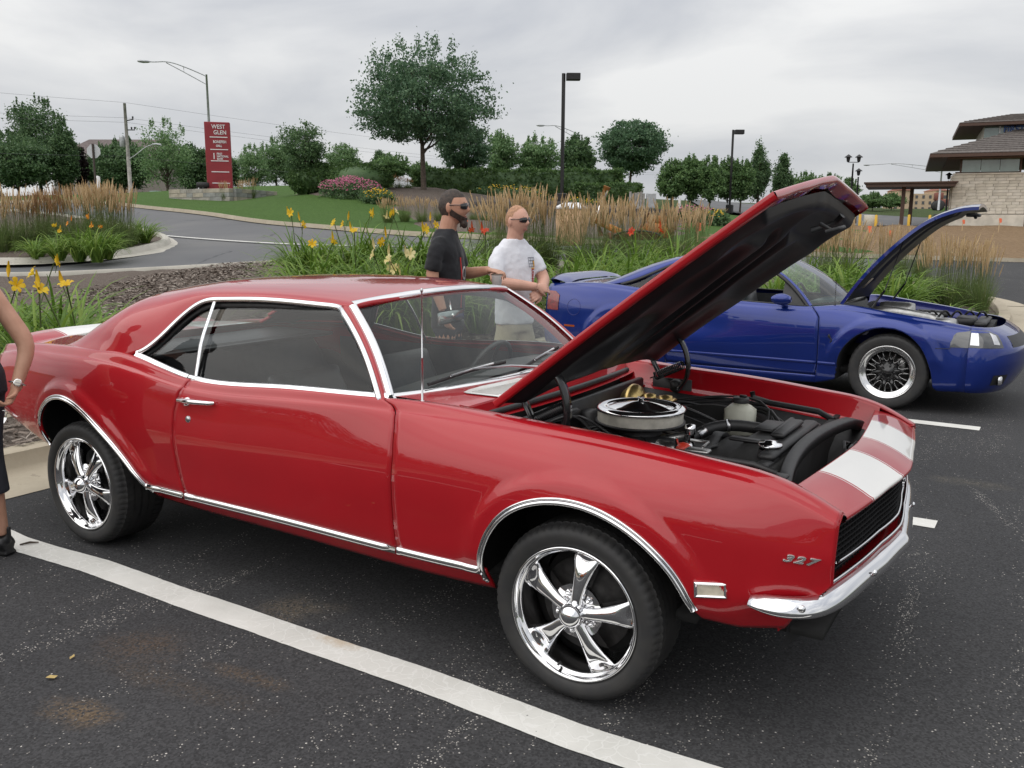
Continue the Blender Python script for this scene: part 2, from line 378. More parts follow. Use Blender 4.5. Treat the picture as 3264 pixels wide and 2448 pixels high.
def soil(name, c1, c2, c3, sc, bs, bd):
    m = bpy.data.materials.new(name); t, b, tc = nodes(m); a = noise(t, tc, .8, 4, .6); f = noise(t, tc, sc, 5, .7, .8); f2 = noise(t, tc, sc*3, 3, .7)
    c = ramp(t, f, [(.32, c1), (.5, c2), (.68, c3)]); c = mixc(t, mth(t, 'MULTIPLY', a, .4), c, c1)
    t.links.new(c, b.inputs['Base Color']); b.inputs['Roughness'].default_value = .95; b.inputs['Specular IOR Level'].default_value = .15; bumpn(t, b, mth(t, 'ADD', f, f2), bs, bd); return m
ASPH = asphalt_lot(); ROADM = road_mat()
KERB = concrete('kerb_concrete', (.36, .31, .23), (.50, .44, .34)); KERB_W = concrete('pale_kerb_concrete', (.42, .40, .35), (.56, .53, .47))
MULCH = soil('bark_mulch', (.085, .063, .050), (.165, .135, .115), (.27, .235, .205), 24, .9, .03)
DIRT = soil('bare_earth', (.15, .10, .058), (.23, .155, .09), (.31, .22, .135), 5, .7, .06)
LAWN = soil('mown_grass', (.045, .085, .020), (.066, .125, .030), (.095, .165, .045), 9, .6, .05)
ROUGH = soil('rough_grass', (.035, .055, .018), (.055, .080, .026), (.09, .10, .045), 6, .6, .06)
PAINT = bpy.data.materials.new('road_paint')
def _paint():
    t, b, tc = nodes(PAINT); a = noise(t, tc, 3, 5, .6); f = noise(t, tc, 45, 4, .7); vo = t.nodes.new('ShaderNodeTexVoronoi'); vo.feature = 'DISTANCE_TO_EDGE'; vo.inputs['Scale'].default_value = 17
    nn = t.nodes.new('ShaderNodeTexNoise'); nn.inputs['Scale'].default_value = 9; wv = t.nodes.new('ShaderNodeVectorMath'); wv.operation = 'ADD'; sc_ = t.nodes.new('ShaderNodeVectorMath'); sc_.operation = 'SCALE'; sc_.inputs['Scale'].default_value = .12
    t.links.new(tc.outputs['Object'], nn.inputs['Vector']); t.links.new(nn.outputs['Color'], sc_.inputs[0]); t.links.new(tc.outputs['Object'], wv.inputs[0]); t.links.new(sc_.outputs[0], wv.inputs[1]); t.links.new(wv.outputs[0], vo.inputs['Vector'])
    c = ramp(t, a, [(.3, (.60, .59, .55)), (.7, (.74, .73, .69))]); ck = mth(t, 'MULTIPLY', mth(t, 'LESS_THAN', vo.outputs['Distance'], .035), mth(t, 'GREATER_THAN', noise(t, tc, 2.2, 3), .42))
    c = mixc(t, mth(t, 'MULTIPLY', ck, .45), c, (.80, .79, .76)); c = mixc(t, mth(t, 'GREATER_THAN', mth(t, 'ADD', mth(t, 'MULTIPLY', f, .7), mth(t, 'MULTIPLY', noise(t, tc, 4, 3), .3)), .665), c, (.12, .115, .11))
    c = mixc(t, mth(t, 'MULTIPLY', blob(t, tc, .42, -1.0, .16, .06, 0., .95, f), .5), c, (.45, .30, .14))
    t.links.new(c, b.inputs['Base Color']); b.inputs['Roughness'].default_value = .75; bumpn(t, b, mth(t, 'ADD', f, ck), .4, .003)
_paint()

def patch(name, outline, mat, off=0., sp=1., kind='structure', mound=None, jitter=.3, holes=()):
    """sheet draped over the terrain inside an outline"""
    P = np.asarray(outline, float)
    d = np.linalg.norm(np.roll(P, -1, 0)-P, axis=1); bd = []
    for i in range(len(P)):
        k = max(1, int(d[i]/sp)); bd += [P[i]*(1-j/k)+P[(i+1) % len(P)]*j/k for j in range(k)]
    bd = np.array(bd); x0, y0 = bd.min(0); x1, y1 = bd.max(0)
    gx_, gy_ = np.meshgrid(np.arange(x0, x1, sp), np.arange(y0, y1, sp), indexing='ij'); pts = np.stack([gx_.ravel(), gy_.ravel()], 1)
    pts = pts+RNG.uniform(-jitter, jitter, pts.shape)*sp
    def inside(q, poly):
        r = np.zeros(len(q), bool); j = len(poly)-1
        for i in range(len(poly)):
            c = ((poly[i, 1] > q[:, 1]) != (poly[j, 1] > q[:, 1])) & (q[:, 0] < (poly[j, 0]-poly[i, 0])*(q[:, 1]-poly[i, 1])/(poly[j, 1]-poly[i, 1]+1e-12)+poly[i, 0]); r ^= c; j = i
        return r
    pts = pts[inside(pts, P)]
    if len(pts):
        dm = np.min(np.hypot(pts[:, None, 0]-bd[None, :, 0], pts[:, None, 1]-bd[None, :, 1]), 1); pts = pts[dm > sp*.45]; dm = dm[dm > sp*.45]
    nb = len(bd); vs_ = [Vector((float(a), float(c))) for a, c in np.concatenate([bd, pts])]
    r = delaunay_2d_cdt(vs_, [(i, (i+1) % nb) for i in range(nb)], [], 1, 1e-5)
    V = np.array([(v.x, v.y) for v in r[0]]); z = gz(V[:, 0], V[:, 1])+off
    if mound: 
        dd = np.array([np.min(np.hypot(v[0]-bd[:, 0], v[1]-bd[:, 1])) for v in V]); z = z+mound(V, dd)
    o = ob(name, np.c_[V, z], r[2], mat)
    if o.data.polygons and o.data.polygons[0].normal.z < 0: o.data.flip_normals()
    return tag(o, kind=kind)
def sweep(name, path, prof, mat, closed=False, parent=None, zoff=0.):
    """profile [(offset to the left, height)] carried along a path on the terrain"""
    P = np.asarray(path, float); T = (np.roll(P, -1, 0)-np.roll(P, 1, 0)) if closed else np.gradient(P, axis=0)
    T /= np.linalg.norm(T, axis=1)[:, None]; N = np.stack([-T[:, 1], T[:, 0]], 1); G = []
    z = gz(P[:, 0], P[:, 1])+zoff
    for i in range(len(P)): G.append([(P[i, 0]+N[i, 0]*o_, P[i, 1]+N[i, 1]*o_, z[i]+h) for o_, h in prof])
    b = MB().grid(np.array(G), close_u=closed); o = b.build(name, mat, parent, ang=40)
    return o
# base sheet to the horizon
ax = np.concatenate([-np.geomspace(1200, 62, 26), np.linspace(-60, 60, 61), np.geomspace(62, 1200, 26)]); ay = ax+20
X, Y = np.meshgrid(ax, ay, indexing='ij'); Z = np.array([gz(X[i], Y[i]) for i in range(len(ax))])
far = np.hypot(X, Y-20); Z = np.where(far > 380, 10*np.ones_like(Z), Z*(1-sstep(250, 380, far))+9*sstep(250, 380, far))
Z -= .10+.0*X
o = MB().grid(np.stack([X, Y, Z], -1)).build('ground', ROUGH); tag(o, kind='structure')
# car park
lot = [(-2.47, -32), (45, -32), (45, 34), (1.6, 36.2), (-2.0, 30.6), (-1.5, 17.5), (.4, 16.6), (2.6, 14.0), (2.7, 10.5), (1.4, 8.5), (-2.47, 8.5)]
patch('car_park', lot, ASPH, -.0, .9)
# street behind the beds, with its far part past the island on the left
NE = [(-60, -2), (-45, 2), (-32, 5.6), (-26, 7.0), (-20, 8.6), (-16.5, 10.2), (-12.7, 11.4), (-8.8, 12.6), (-5.6, 13.8), (-2.4, 15.6), (-.2, 16.6)]
FE = [(1.4, 36.3), (-2, 30.7), (-4.8, 25.4), (-8.4, 22), (-12.5, 19.6), (-15, 19.2), (-20.7, 20.4), (-28.7, 22.7), (-38.6, 25), (-50, 26.5), (-75, 28)]
patch('street', NE+[(-1.5, 17.5)]+FE[::1]+[(-75, -4)], ROADM, -.012, 1.4)
b = MB(); ln = smooth_path([(-42, 19.8), (-28, 17.6), (-20.5, 16.2), (-16, 15.6), (-12, 15.9), (-9, 17.2)], 60); T = np.gradient(ln, axis=0); T /= np.linalg.norm(T, axis=1)[:, None]; Nn = np.stack([-T[:, 1], T[:, 0]], 1)
b.grid(np.array([[(*(ln[i]+Nn[i]*w), g1(*(ln[i]+Nn[i]*w))+.03) for w in (-.06, .06)] for i in range(60)]), flip=True); tag(b.build('lane_marking', PAINT), kind='structure')
# beds of bark mulch
bed = [(-3.10, -32), (-3.10, 8.75), (-2.8, 9.1), (1.1, 9.1), (1.75, 10.2), (2.0, 12.0), (1.75, 14.1), (.75, 15.6), (-.4, 16.3), (-2.4, 15.3), (-5.6, 13.5), (-8.8, 12.3), (-12.7, 11.1), (-16.5, 9.9), (-20, 8.3), (-26, 6.7), (-32, 5.3), (-45, 1.7), (-45, -32)]
def bm_(V, dd): return .10*np.minimum(dd/.6, 1)+.05*np.sin(V[:, 0]*1.3+V[:, 1])*np.minimum(dd/2, 1)+RNG.normal(0, .012, len(V))
patch('mulch_bed', bed, MULCH, .02, .42, mound=bm_)
KP = [(-.16, .0), (-.15, .10), (-.135, .125), (.0, .13), (.03, .12), (.055, .03), (.09, .004), (.58, .0)]
kin = smooth_path([(-.4, 16.3), (.75, 15.6), (1.75, 14.1), (2.0, 12.0), (1.75, 10.2), (1.1, 9.1)], 50)
path = np.concatenate([kin, polyline([(1.0, 8.98), (-2.6, 8.98)], 10), smooth_path([(-2.75, 8.93), (-2.95, 8.78), (-3.02, 8.5)], 5), polyline([(-3.02, 8.2), (-3.02, -32)], 80)])
path = polyline(path, 1200); seg = np.r_[0, np.cumsum(np.linalg.norm(np.diff(path, axis=0), axis=1))]
for k in range(int(seg[-1]//3.0)+1):            # cast in three metre lengths with open joints
    m_ = (seg >= k*3.0+.006) & (seg <= (k+1)*3.0-.006)
    if m_.sum() > 3: tag(sweep('kerb', path[m_][::-1], [(-o_, h) for o_, h in KP][::-1], KERB, zoff=.004), kind='structure')
tag(sweep('kerb', polyline(np.array(NE)[::-1], 120), [(.06, .0), (.05, .10), (.03, .125), (-.09, .125), (-.12, .03)], KERB_W, zoff=.0), kind='structure')
tag(sweep('kerb', polyline(np.array(FE), 120), [(-.55, .0), (-.06, .006), (.0, .14), (.16, .15), (.2, .0)][::-1], KERB, zoff=.0), kind='structure')
# island in the street on the left
isl = np.array([(-45, 4.5), (-32, 7.6), (-27, 8.6), (-22.3, 9.9), (-20.9, 11.2), (-20.75, 12.8), (-21.6, 14.7), (-23.2, 16.0), (-26.3, 17.4), (-31, 18.6), (-45, 20)])
ip = smooth_path(isl, 90)
patch('island_bed', ip, MULCH, .06, .7, mound=lambda V, dd: .12*np.minimum(dd/.8, 1)+RNG.normal(0, .015, len(V)))
tag(sweep('kerb', ip, [(-.70, .0), (-.06, .012), (.0, .15), (.03, .165), (.2, .165), (.24, .0)][::-1], KERB_W), kind='structure')
# lawn, planting berm, bare earth, drive by the bank
lawn = [(-2.2, 31.2), (-5, 25.7), (-8.6, 22.3), (-12.6, 19.9), (-15, 19.5), (-20.7, 20.7), (-28.7, 23), (-38.6, 25.3), (-50, 26.8), (-75, 28.3), (-75, 45), (-48, 46), (-20, 60), (-9, 60)]
patch('lawn', lawn, LAWN, .0, 1.6, mound=lambda V, dd: RNG.normal(0, .012, len(V))+.12*np.minimum(dd/.4, 1))
berm = [(-16.5, 20.6), (-13.2, 20.4), (-10, 23.2), (-9.8, 30), (-12, 37), (-17, 43), (-27, 41.5), (-33.5, 38.5), (-34.4, 32.0), (-30.5, 29.4), (-24, 28.2), (-20.5, 25.6)]
patch('planting_bed', berm, MULCH, .04, 1.1, mound=lambda V, dd: RNG.normal(0, .02, len(V))+.14*np.minimum(dd/.5, 1))
dirt = [(-1.6, 31.9), (-3.9, 28.0), (-7.4, 24.4), (-9.6, 24.2), (-9.6, 36), (-11.5, 44), (-10.8, 60), (-7, 70.5), (30, 74), (30, 36.8), (1.6, 37.2)]
patch('bare_earth', dirt, DIRT, .03, 1.1, mound=lambda V, dd: RNG.normal(0, .035, len(V))+.10*np.minimum(dd/.8, 1)+.10*np.sin(V[:, 0]*.9)*np.cos(V[:, 1]*.7))
patch('bank_drive', [(-10.6, 60.5), (-6.6, 71.5), (-6, 92), (-34, 92), (-24, 70)], ROADM, .13, 2.)
# painted bay lines, a little uneven along their edges
def bay_line(y, x0, x1, name='bay_line', w=.145, amp=.012, seed=1):
    n = int((x1-x0)/.03)+1; xs = np.linspace(x0, x1, n); rs = np.random.default_rng(seed)
    def wob(): return np.interp(xs, np.linspace(x0, x1, max(4, int((x1-x0)/.28))), rs.normal(0, amp*.55, max(4, int((x1-x0)/.28))))+rs.normal(0, .0016, n)
    c = y+np.interp(xs, np.linspace(x0, x1, max(3, int((x1-x0)/.55))), rs.normal(0, amp, max(3, int((x1-x0)/.55)))); e1 = c-w/2+wob()*.4; e2 = c+w/2+wob()*.4
    b = MB(); b.grid(np.array([[(xs[i], e1[i], .004), (xs[i], e2[i], .004)] for i in range(n)]), flip=True); o = b.build(name, PAINT); return tag(o, kind='structure')
bay_line(-1.055, -2.34, 3.4, seed=3)
bay_line(1.745, -2.34, 2.20, seed=4); bay_line(4.50, -2.34, 2.21, seed=5); bay_line(7.25, -2.34, 2.2, seed=6); bay_line(-3.85, -2.34, 2.2, seed=7)
# ================================================================== red coupe with its hood open
RED = M('red_paint', (.37, .006, .012), rough=.36, coat=1.0, var=.04, scale=3, spec=.15, coat_rough=.015)
WHITE_P = M('white_paint', (.78, .77, .74), rough=.35, coat=.9, var=.02, scale=4)
CHROME = M('chrome', (.82, .82, .83), rough=.06, metal=1, var=.02, scale=8, bump=.02, bscale=30, dist=.002)
BRUSH = M('brushed_steel', (.52, .52, .53), rough=.28, metal=1, var=.06, scale=20)
ALU = M('cast_aluminium', (.42, .42, .41), rough=.38, metal=.9, var=.12, scale=30, bump=.1, bscale=80, dist=.002)
BLACK_G = M('gloss_black', (.012, .012, .013), rough=.22, coat=.4, var=.2, scale=10)
BLACK_M = M('satin_black', (.018, .018, .019), rough=.5, var=.25, scale=30, bump=.08, bscale=120, dist=.002)
RUBBER = M('tyre_rubber', (.022, .022, .023), rough=.62, var=.25, scale=18, bump=.12, bscale=90, dist=.003, col2=(.03, .029, .028))
VINYL = M('black_vinyl', (.045, .045, .048), rough=.42, var=.15, scale=25, bump=.2, bscale=160, dist=.002)
CARPET = M('dark_carpet', (.02, .02, .021), rough=.95, var=.3, scale=90)
UNDER = M('underbody', (.012, .012, .012), rough=.8, var=.3, scale=20)
GLASS_W = glass('windscreen_glass', (.93, .98, .95))
GLASS_S = glass('side_glass', (.76, .79, .78))
GOLD = M('gold_zinc', (.55, .40, .16), rough=.3, metal=.9, var=.25, scale=25)
REDPL = M('red_plastic', (.55, .04, .02), rough=.4, var=.1)
PAPER = M('filter_paper', (.48, .46, .40), rough=.8, var=.25, scale=14)
BOTTLE = M('bottle_plastic', (.56, .56, .47), rough=.45, var=.06, scale=9)
LENS_W = M('clear_lens', (.55, .50, .40), rough=.15, coat=.8, var=.12, scale=40)

K_T = [(-2.32,.66,.915),(-2.0,.71,.95),(-1.62,.755,.973),(-1.3,.79,.982),(-1.0,.808,.976),(-.80,.825,.945),(-.57,.842,.912),(0,.842,.926),(.45,.822,.938),(.66,.765,.935),(.86,.715,.921),(1.03,.702,.910),(1.3,.70,.898),(1.6,.70,.878),(1.79,.70,.860),(2.02,.70,.822),(2.17,.695,.752)]
K_C = [(-2.32,.72,.88),(-2.0,.785,.925),(-1.62,.84,.945),(-1.3,.868,.952),(-1.0,.878,.94),(-.80,.884,.915),(-.57,.888,.888),(0,.888,.898),(.45,.872,.912),(.66,.845,.908),(.86,.815,.900),(1.03,.80,.893),(1.3,.792,.882),(1.6,.788,.863),(1.79,.784,.846),(2.02,.772,.805),(2.17,.752,.738)]
K_1 = [(-2.32,.775,.78),(-1.8,.868,.83),(-1.4,.908,.85),(-1.0,.917,.84),(-.57,.918,.80),(0,.92,.80),(.6,.91,.815),(1.07,.895,.80),(1.53,.885,.775),(1.93,.848,.735),(2.17,.772,.675)]
K_2 = [(-2.32,.80,.68),(-1.8,.888,.68),(-1.4,.925,.68),(-1.0,.93,.665),(-.57,.934,.655),(0,.936,.655),(.6,.933,.66),(1.07,.926,.66),(1.53,.914,.655),(1.93,.868,.635),(2.17,.777,.615)]
K_3 = [(-2.32,.79,.60),(-1.8,.882,.57),(-1.4,.915,.53),(-.85,.92,.50),(0,.924,.50),(.6,.922,.50),(1.07,.918,.50),(1.53,.905,.50),(1.93,.866,.51),(2.16,.772,.548)]
K_S = [(-2.32,.75,.56),(-1.9,.83,.49),(-1.55,.86,.43),(-.85,.90,.395),(0,.903,.395),(.6,.902,.39),(1.0,.90,.395),(1.53,.885,.41),(1.93,.848,.44),(2.10,.775,.48)]
K_B = [(-2.32,.70,.55),(-1.9,.78,.46),(-1.55,.82,.40),(-.85,.835,.32),(0,.838,.305),(.6,.838,.295),(1.0,.836,.30),(1.53,.83,.335),(1.83,.82,.362),(2.02,.755,.372),(2.08,.72,.375)]
def kc(K, x): K = np.array(K); return spl(K[:, 0], K[:, 1:], x)
VK = np.array([0, 1, 2, 3, 4, 5, 5.45, 6, 7.])
ARCH_F = smooth_path([(1.020,.30),(1.024,.40),(1.048,.50),(1.139,.628),(1.292,.695),(1.457,.693),(1.584,.646),(1.67,.587),(1.725,.532),(1.783,.437),(1.828,.355)], 60)
ARCH_R = smooth_path([(-.82,.345),(-.853,.39),(-1.002,.543),(-1.22,.682),(-1.33,.728),(-1.444,.745),(-1.56,.715),(-1.65,.625),(-1.665,.55),(-1.63,.47),(-1.60,.40)], 60)
class Shell:
    """one side of a car body: x along the car, v from the sill (0) to the upper edge (7)"""
    def __init__(s, KT, KC, K1, K2, K3, KS, KB, arches):
        s.K = [KT, KC, K1, K2, K3, KS, KB]; s.arches = arches
        n = len(VK); s.h = np.diff(VK); A = np.eye(n)
        for i in range(1, n-1):
            A[i, i-1] = s.h[i-1]; A[i, i] = 2*(s.h[i-1]+s.h[i]); A[i, i+1] = s.h[i]
        s.Ai = np.linalg.inv(A)
    def body(s, x, v):
        """returns (x, half width, height)"""
        x = np.asarray(x, float); v = np.asarray(v, float)
        t, c, k1, k2, k3, ks, kb = [kc(K, x) for K in s.K]
        ca = c*.91+k1*.09; ca[..., 0] += .009
        cb = c.copy()
        ce = c*.74+t*.26; ce[..., 1] = c[..., 1]+.90*(t[..., 1]-c[..., 1])
        ctrl = np.stack([kb, ks, k3, k2, k1, ca, cb, ce, t], 0)
        n = len(VK); h = s.h; B = np.zeros_like(ctrl)
        for i in range(1, n-1): B[i] = 6*((ctrl[i+1]-ctrl[i])/h[i]-(ctrl[i]-ctrl[i-1])/h[i-1])
        m2 = np.tensordot(s.Ai, B, 1)
        vv = np.clip(v, 0, 7); i = np.clip(np.searchsorted(VK, vv, side='right')-1, 0, n-2)
        ar = np.indices(x.shape); ix = (i,)+tuple(ar); ix1 = (i+1,)+tuple(ar)
        t0 = (vv-VK[i])[..., None]; t1 = (VK[i+1]-vv)[..., None]; hi = h[i][..., None]
        wz = (m2[ix]*t1**3+m2[ix1]*t0**3)/(6*hi)+(ctrl[ix]/hi-m2[ix]*hi/6)*t1+(ctrl[ix1]/hi-m2[ix1]*hi/6)*t0
        w, z = wz[..., 0], wz[..., 1]
        for arch, wid, amt in s.arches:
            d = np.min(np.hypot(x[..., None]-arch[:, 0], z[..., None]-arch[:, 1]), -1)
            q = np.clip((wid-d)/(wid*.45), 0, 1); q = q*q*(3-2*q)
            w = w + amt*q*np.clip((z-.36)/.1, 0, 1)
        return np.stack([x, w, z], -1)
    def v_at(s, x, z):
        sc_ = np.isscalar(x); x = np.atleast_1d(np.asarray(x, float)); z = np.broadcast_to(np.asarray(z, float), x.shape)
        lo, hi = np.zeros_like(x), np.full_like(x, 5.4)
        for _ in range(24):
            m = (lo+hi)/2; c = s.body(x, m)[:, 2] < z
            lo = np.where(c, m, lo); hi = np.where(c, hi, m)
        r = (lo+hi)/2
        return float(r[0]) if sc_ else r
    def gapx(s, G, v):
        x = np.full_like(v, G[3, 1])
        for _ in range(3): x = np.interp(s.body(x, v)[..., 2], G[:, 0], G[:, 1])
        return x
    def panel(s, name, P, mat, sgn, parent, thick=.012):
        Q = s.body(P[..., 0], P[..., 1]).copy(); Q[..., 1] *= sgn
        o = MB().grid(Q, flip=sgn > 0).build(name, mat, parent)
        m = o.modifiers.new('thickness', 'SOLIDIFY'); m.thickness = thick; m.offset = -1
        return o
SHELL = Shell(K_T, K_C, K_1, K_2, K_3, K_S, K_B, ((ARCH_F, .10, .014), (ARCH_R, .09, .014)))
body, v_at = SHELL.body, SHELL.v_at
def coons(bot, top, n, m, left=None, right=None, pw=1.):
    """bot/top polylines of (x,v) with n points each; left/right functions s->x offset"""
    s = np.linspace(0, 1, m)[None, :, None]; b = bot[:, None, :]; t = top[:, None, :]
    P = b*(1-s)+t*s
    tt = np.linspace(0, 1, n)[:, None]
    if left is not None:
        dx = left(P[0, :, 1])-P[0, :, 0]; P[:, :, 0] += np.clip(1-tt*3, 0, 1)**2*dx[None]
    if right is not None:
        dx = right(P[-1, :, 1])-P[-1, :, 0]; P[:, :, 0] += np.clip(1-(1-tt)*3, 0, 1)**2*dx[None]
    return P
GF = np.array([(.296,.655),(.395,.636),(.50,.633),(.65,.636),(.75,.638),(.85,.626),(.90,.610),(.925,.575),(.94,.535)])   # front door gap (z, x)
GR = np.array([(.296,-.60),(.41,-.570),(.5,-.59),(.662,-.601),(.78,-.593),(.86,-.57),(.93,-.533)])
def gapx(G, v): return SHELL.gapx(G, v)
car = thing('classic_coupe', 'red two door classic coupe with white stripes and its black hood raised', 'car')
def side_panel(name, P, mat, sgn): return SHELL.panel(name, P, mat, sgn, car)
def arch_xv(A): return np.stack([A[:, 0], v_at(A[:, 0], A[:, 1])], 1)
AFX, ARX = arch_xv(ARCH_F[3:-2]), arch_xv(ARCH_R[3:-6])
g = .0028
# fender
bot = np.concatenate([polyline([(.64+g, 1.0), (AFX[0, 0], AFX[0, 1])], 14)[:-1], polyline(AFX, 60)[:-1], polyline([tuple(AFX[-1]), (1.90, .0), (2.03, 0.0), (2.09, .9), (2.163, 2.0)], 22)])
tk = np.concatenate([np.linspace(.55, .90, 14)[:-1], np.linspace(.90, 1.86, 60)[:-1], np.linspace(1.86, 2.17, 22)])
top = np.stack([tk, np.full(len(tk), 7.)], 1)
FENDER = coons(bot, top, len(tk), 46, left=lambda v: gapx(GF, v)+g)
# door
tt = np.linspace(0, 1, 60)
bot = np.stack([-.57+g+(1.206-2*g)*tt, np.full(60, 1.02)], 1); top = np.stack([-.545+1.08*tt, np.full(60, 7.)], 1)
DOOR = coons(bot, top, 60, 44, left=lambda v: gapx(GR, v)+g, right=lambda v: gapx(GF, v)-g)
# quarter panel (from the tail to the door)
b2 = ARX[::-1]
bot = np.concatenate([polyline([(-2.32, 0.), (-1.75, 0.), tuple(b2[0])], 24)[:-1], polyline(b2, 60)[:-1], polyline([tuple(b2[-1]), (-.85, 1.0), (-.57-g, 1.0)], 16)])
tk = np.concatenate([np.linspace(-2.32, -1.70, 24)[:-1], np.linspace(-1.70, -.80, 60)[:-1], np.linspace(-.80, -.54, 16)])
top = np.stack([tk, np.full(len(tk), 7.)], 1)
QUART = coons(bot, top, len(tk), 46, right=lambda v: gapx(GR, v)-g)
rk = np.linspace(-.86, 1.03, 50)
ROCK = np.stack(np.meshgrid(rk, np.linspace(0, .97, 7), indexing='ij'), -1)
def flat_strip(b, P, wid, nrm, th=.006, mi=0):
    """chrome strip lying on a surface; nrm = outward normals, wid = half width"""
    P = np.asarray(P, float); N = np.asarray(nrm, float)
    if N.ndim == 1: N = np.tile(N, (len(P), 1))
    T = np.gradient(P, axis=0); T /= np.linalg.norm(T, axis=1)[:, None]
    S = np.cross(T, N); S /= np.linalg.norm(S, axis=1)[:, None]
    sec = [(-1, 0), (-.9, .6), (-.45, 1), (.45, 1), (.9, .6), (1, 0)]
    G = np.stack([P+S*wid*a+N*th*c for a, c in sec], 1)
    return b.grid(G, mi)
for sgn in (-1, 1):
    side_panel('front_fender', FENDER, RED, sgn)
    d = side_panel('door', DOOR, RED, sgn)
    side_panel('quarter_panel', QUART, RED, sgn)
    side_panel('rocker_panel', ROCK, RED, sgn)
    # wheel arch mouldings
    for A, k in ((ARCH_F[2:-4], 'f'), (ARCH_R[1:-4], 'r')):
        A2 = polyline(A, 70); V = v_at(A2[:, 0], A2[:, 1]); Q = body(A2[:, 0], V)
        Q[:, 1] += .004
        b = MB(); b.tube(np.stack([Q[:, 0], Q[:, 1]*sgn, Q[:, 2]], 1), 1., 8, flat=(.008, .008), up=(0, 1, 0))
        T = np.gradient(A2, axis=0); T /= np.linalg.norm(T, axis=1)[:, None]
        nx = np.stack([-T[:, 1], T[:, 0]], 1)
        if k == 'r': nx = -nx
        Q2 = Q.copy(); Q2[:, 0] -= nx[:, 0]*.0; 
        if (k == 'f'): nx = nx
        cen = A2.mean(0)+np.array([0, -.1]); dirs = A2-cen; sg = np.sign((nx*dirs).sum(1))[:, None]; nx = nx*sg
        A3 = A2+nx*.013; V3 = v_at(A3[:, 0], A3[:, 1]); Q3 = body(A3[:, 0], V3); Q3[:, 1] += .003
        b.tube(np.stack([Q3[:, 0], Q3[:, 1]*sgn, Q3[:, 2]], 1), 1., 8, flat=(.005, .005), up=(0, 1, 0))
        b.build('wheel_arch_moulding', CHROME, car)
        # inner lip and wheel well
        wv = MB(); inner = Q.copy(); rows = []
        for k2, yy in enumerate((0, .05, .2, .42)):
            r = Q.copy(); r[:, 1] = Q[:, 1]-.012-yy
            ins = .006 if k2 == 0 else -.02-.02*k2
            r[:, 0] += nx[:, 0]*-ins; r[:, 2] += nx[:, 1]*-ins; r[:, 1] *= sgn; rows.append(r)
        wv.grid(np.array(rows), flip=sgn > 0)
        c0 = rows[-1]; cc = np.tile(c0.mean(0), (len(c0), 1)); wv.grid(np.array([c0, cc]), flip=sgn > 0)
        wv.build('wheel_well', UNDER, car)
    # sill moulding (in three lengths)
    for x0, x1 in ((-.845, -.573), (-.567, .634), (.640, 1.018)):
        xs = np.linspace(x0, x1, 20); Q = body(xs, np.full(20, 1.0))
        P = np.stack([Q[:, 0], (Q[:, 1]+.003)*sgn, Q[:, 2]-.004], 1)
        b = MB(); b.tube(P, 1., 8, flat=(.017, .010), up=(0, sgn*-1., 0), rot=.0); b.build('sill_moulding', CHROME, car)
    # belt moulding under the side glass
    b = MB(); xs = np.linspace(-.572, .535, 30); Q = body(xs, np.full(30, 6.9))
    P = np.stack([Q[:, 0], (Q[:, 1]+.004)*sgn, Q[:, 2]+.004], 1); N = np.array([0, .75*sgn, .66])
    flat_strip(b, P if sgn < 0 else P[::-1], .017, N); b.build('belt_moulding', CHROME, car)
    b = MB(); xs = np.linspace(-.985, -.578, 18); Q = body(xs, np.full(18, 6.85))
    P = np.stack([Q[:, 0], (Q[:, 1]+.004)*sgn, Q[:, 2]+.002], 1)
    flat_strip(b, P if sgn < 0 else P[::-1], .020, N); b.build('quarter_belt_moulding', CHROME, car)
    # door handle and lock
    dh = MB(); Q = body(np.array([-.44]), np.array([v_at(-.44, .835)]))[0]
    y0 = Q[1]
    dh.tube([(-.545, (y0+.014)*sgn, .835), (-.53, (y0+.030)*sgn, .836), (-.44, (y0+.034)*sgn, .839), (-.345, (y0+.024)*sgn, .842), (-.33, (y0+.008)*sgn, .842)], [.008, .012, .011, .009, .006], 10)
    dh.lathe([(.0, .02), (.016, .018), (.020, .0), (.02, -.02)], 14, 'y', (-.51, (y0-.002)*sgn, .828))
    dh.lathe([(.0, .012), (.010, .010), (.012, -.01)], 12, 'y', (-.545, (y0+.006)*sgn, .83))
    if sgn > 0: dh.V = [(x, y if True else y, z) for x, y, z in dh.V]
    dh.build('door_handle', CHROME, d)
    lk = MB(); yl = body(np.array([-.497]), np.array([v_at(-.497, .753)]))[0, 1]
    lk.lathe([(.0, .006*-sgn), (.012, .006*-sgn), (.016, 0), (.016, .02*sgn)], 14, 'y', (-.497, yl*sgn, .753)); lk.build('door_lock', BRUSH, d)

# roof, sail panels
RS = np.array([0, 1, 2, 3, 4, 5, 6, 7, 8, 9.])
RR = np.array([(.165,.605,1.250),(0,.622,1.257),(-.3,.635,1.263),(-.56,.642,1.253),(-.70,.657,1.232),(-.83,.715,1.13),(-.985,.806,.993),(-1.25,.803,.984),(-1.45,.782,.981),(-1.63,.755,.974)])
RC = np.array([(.235,0,1.285),(.02,0,1.318),(-.35,0,1.333),(-.72,0,1.326),(-.98,0,1.305),(-1.15,0,1.28),(-1.28,0,1.245),(-1.42,0,1.16),(-1.55,0,1.07),(-1.68,0,.978)])
RM = np.array([2.1, 2.1, 2.2, 2.3, 2.5, 2.9, 3.2, 3.2, 3.0, 2.6])
def roof_pt(s, th):
    r, c, m = spl(RS, RR, s), spl(RS, RC, s), spl(RS, RM, s)
    cs = np.abs(np.cos(th))**(2/m); sn = np.abs(np.sin(th))**(2/m)
    return np.stack([r[..., 0]+(c[..., 0]-r[..., 0])*sn, r[..., 1]*cs, r[..., 2]+(c[..., 2]-r[..., 2])*sn], -1)
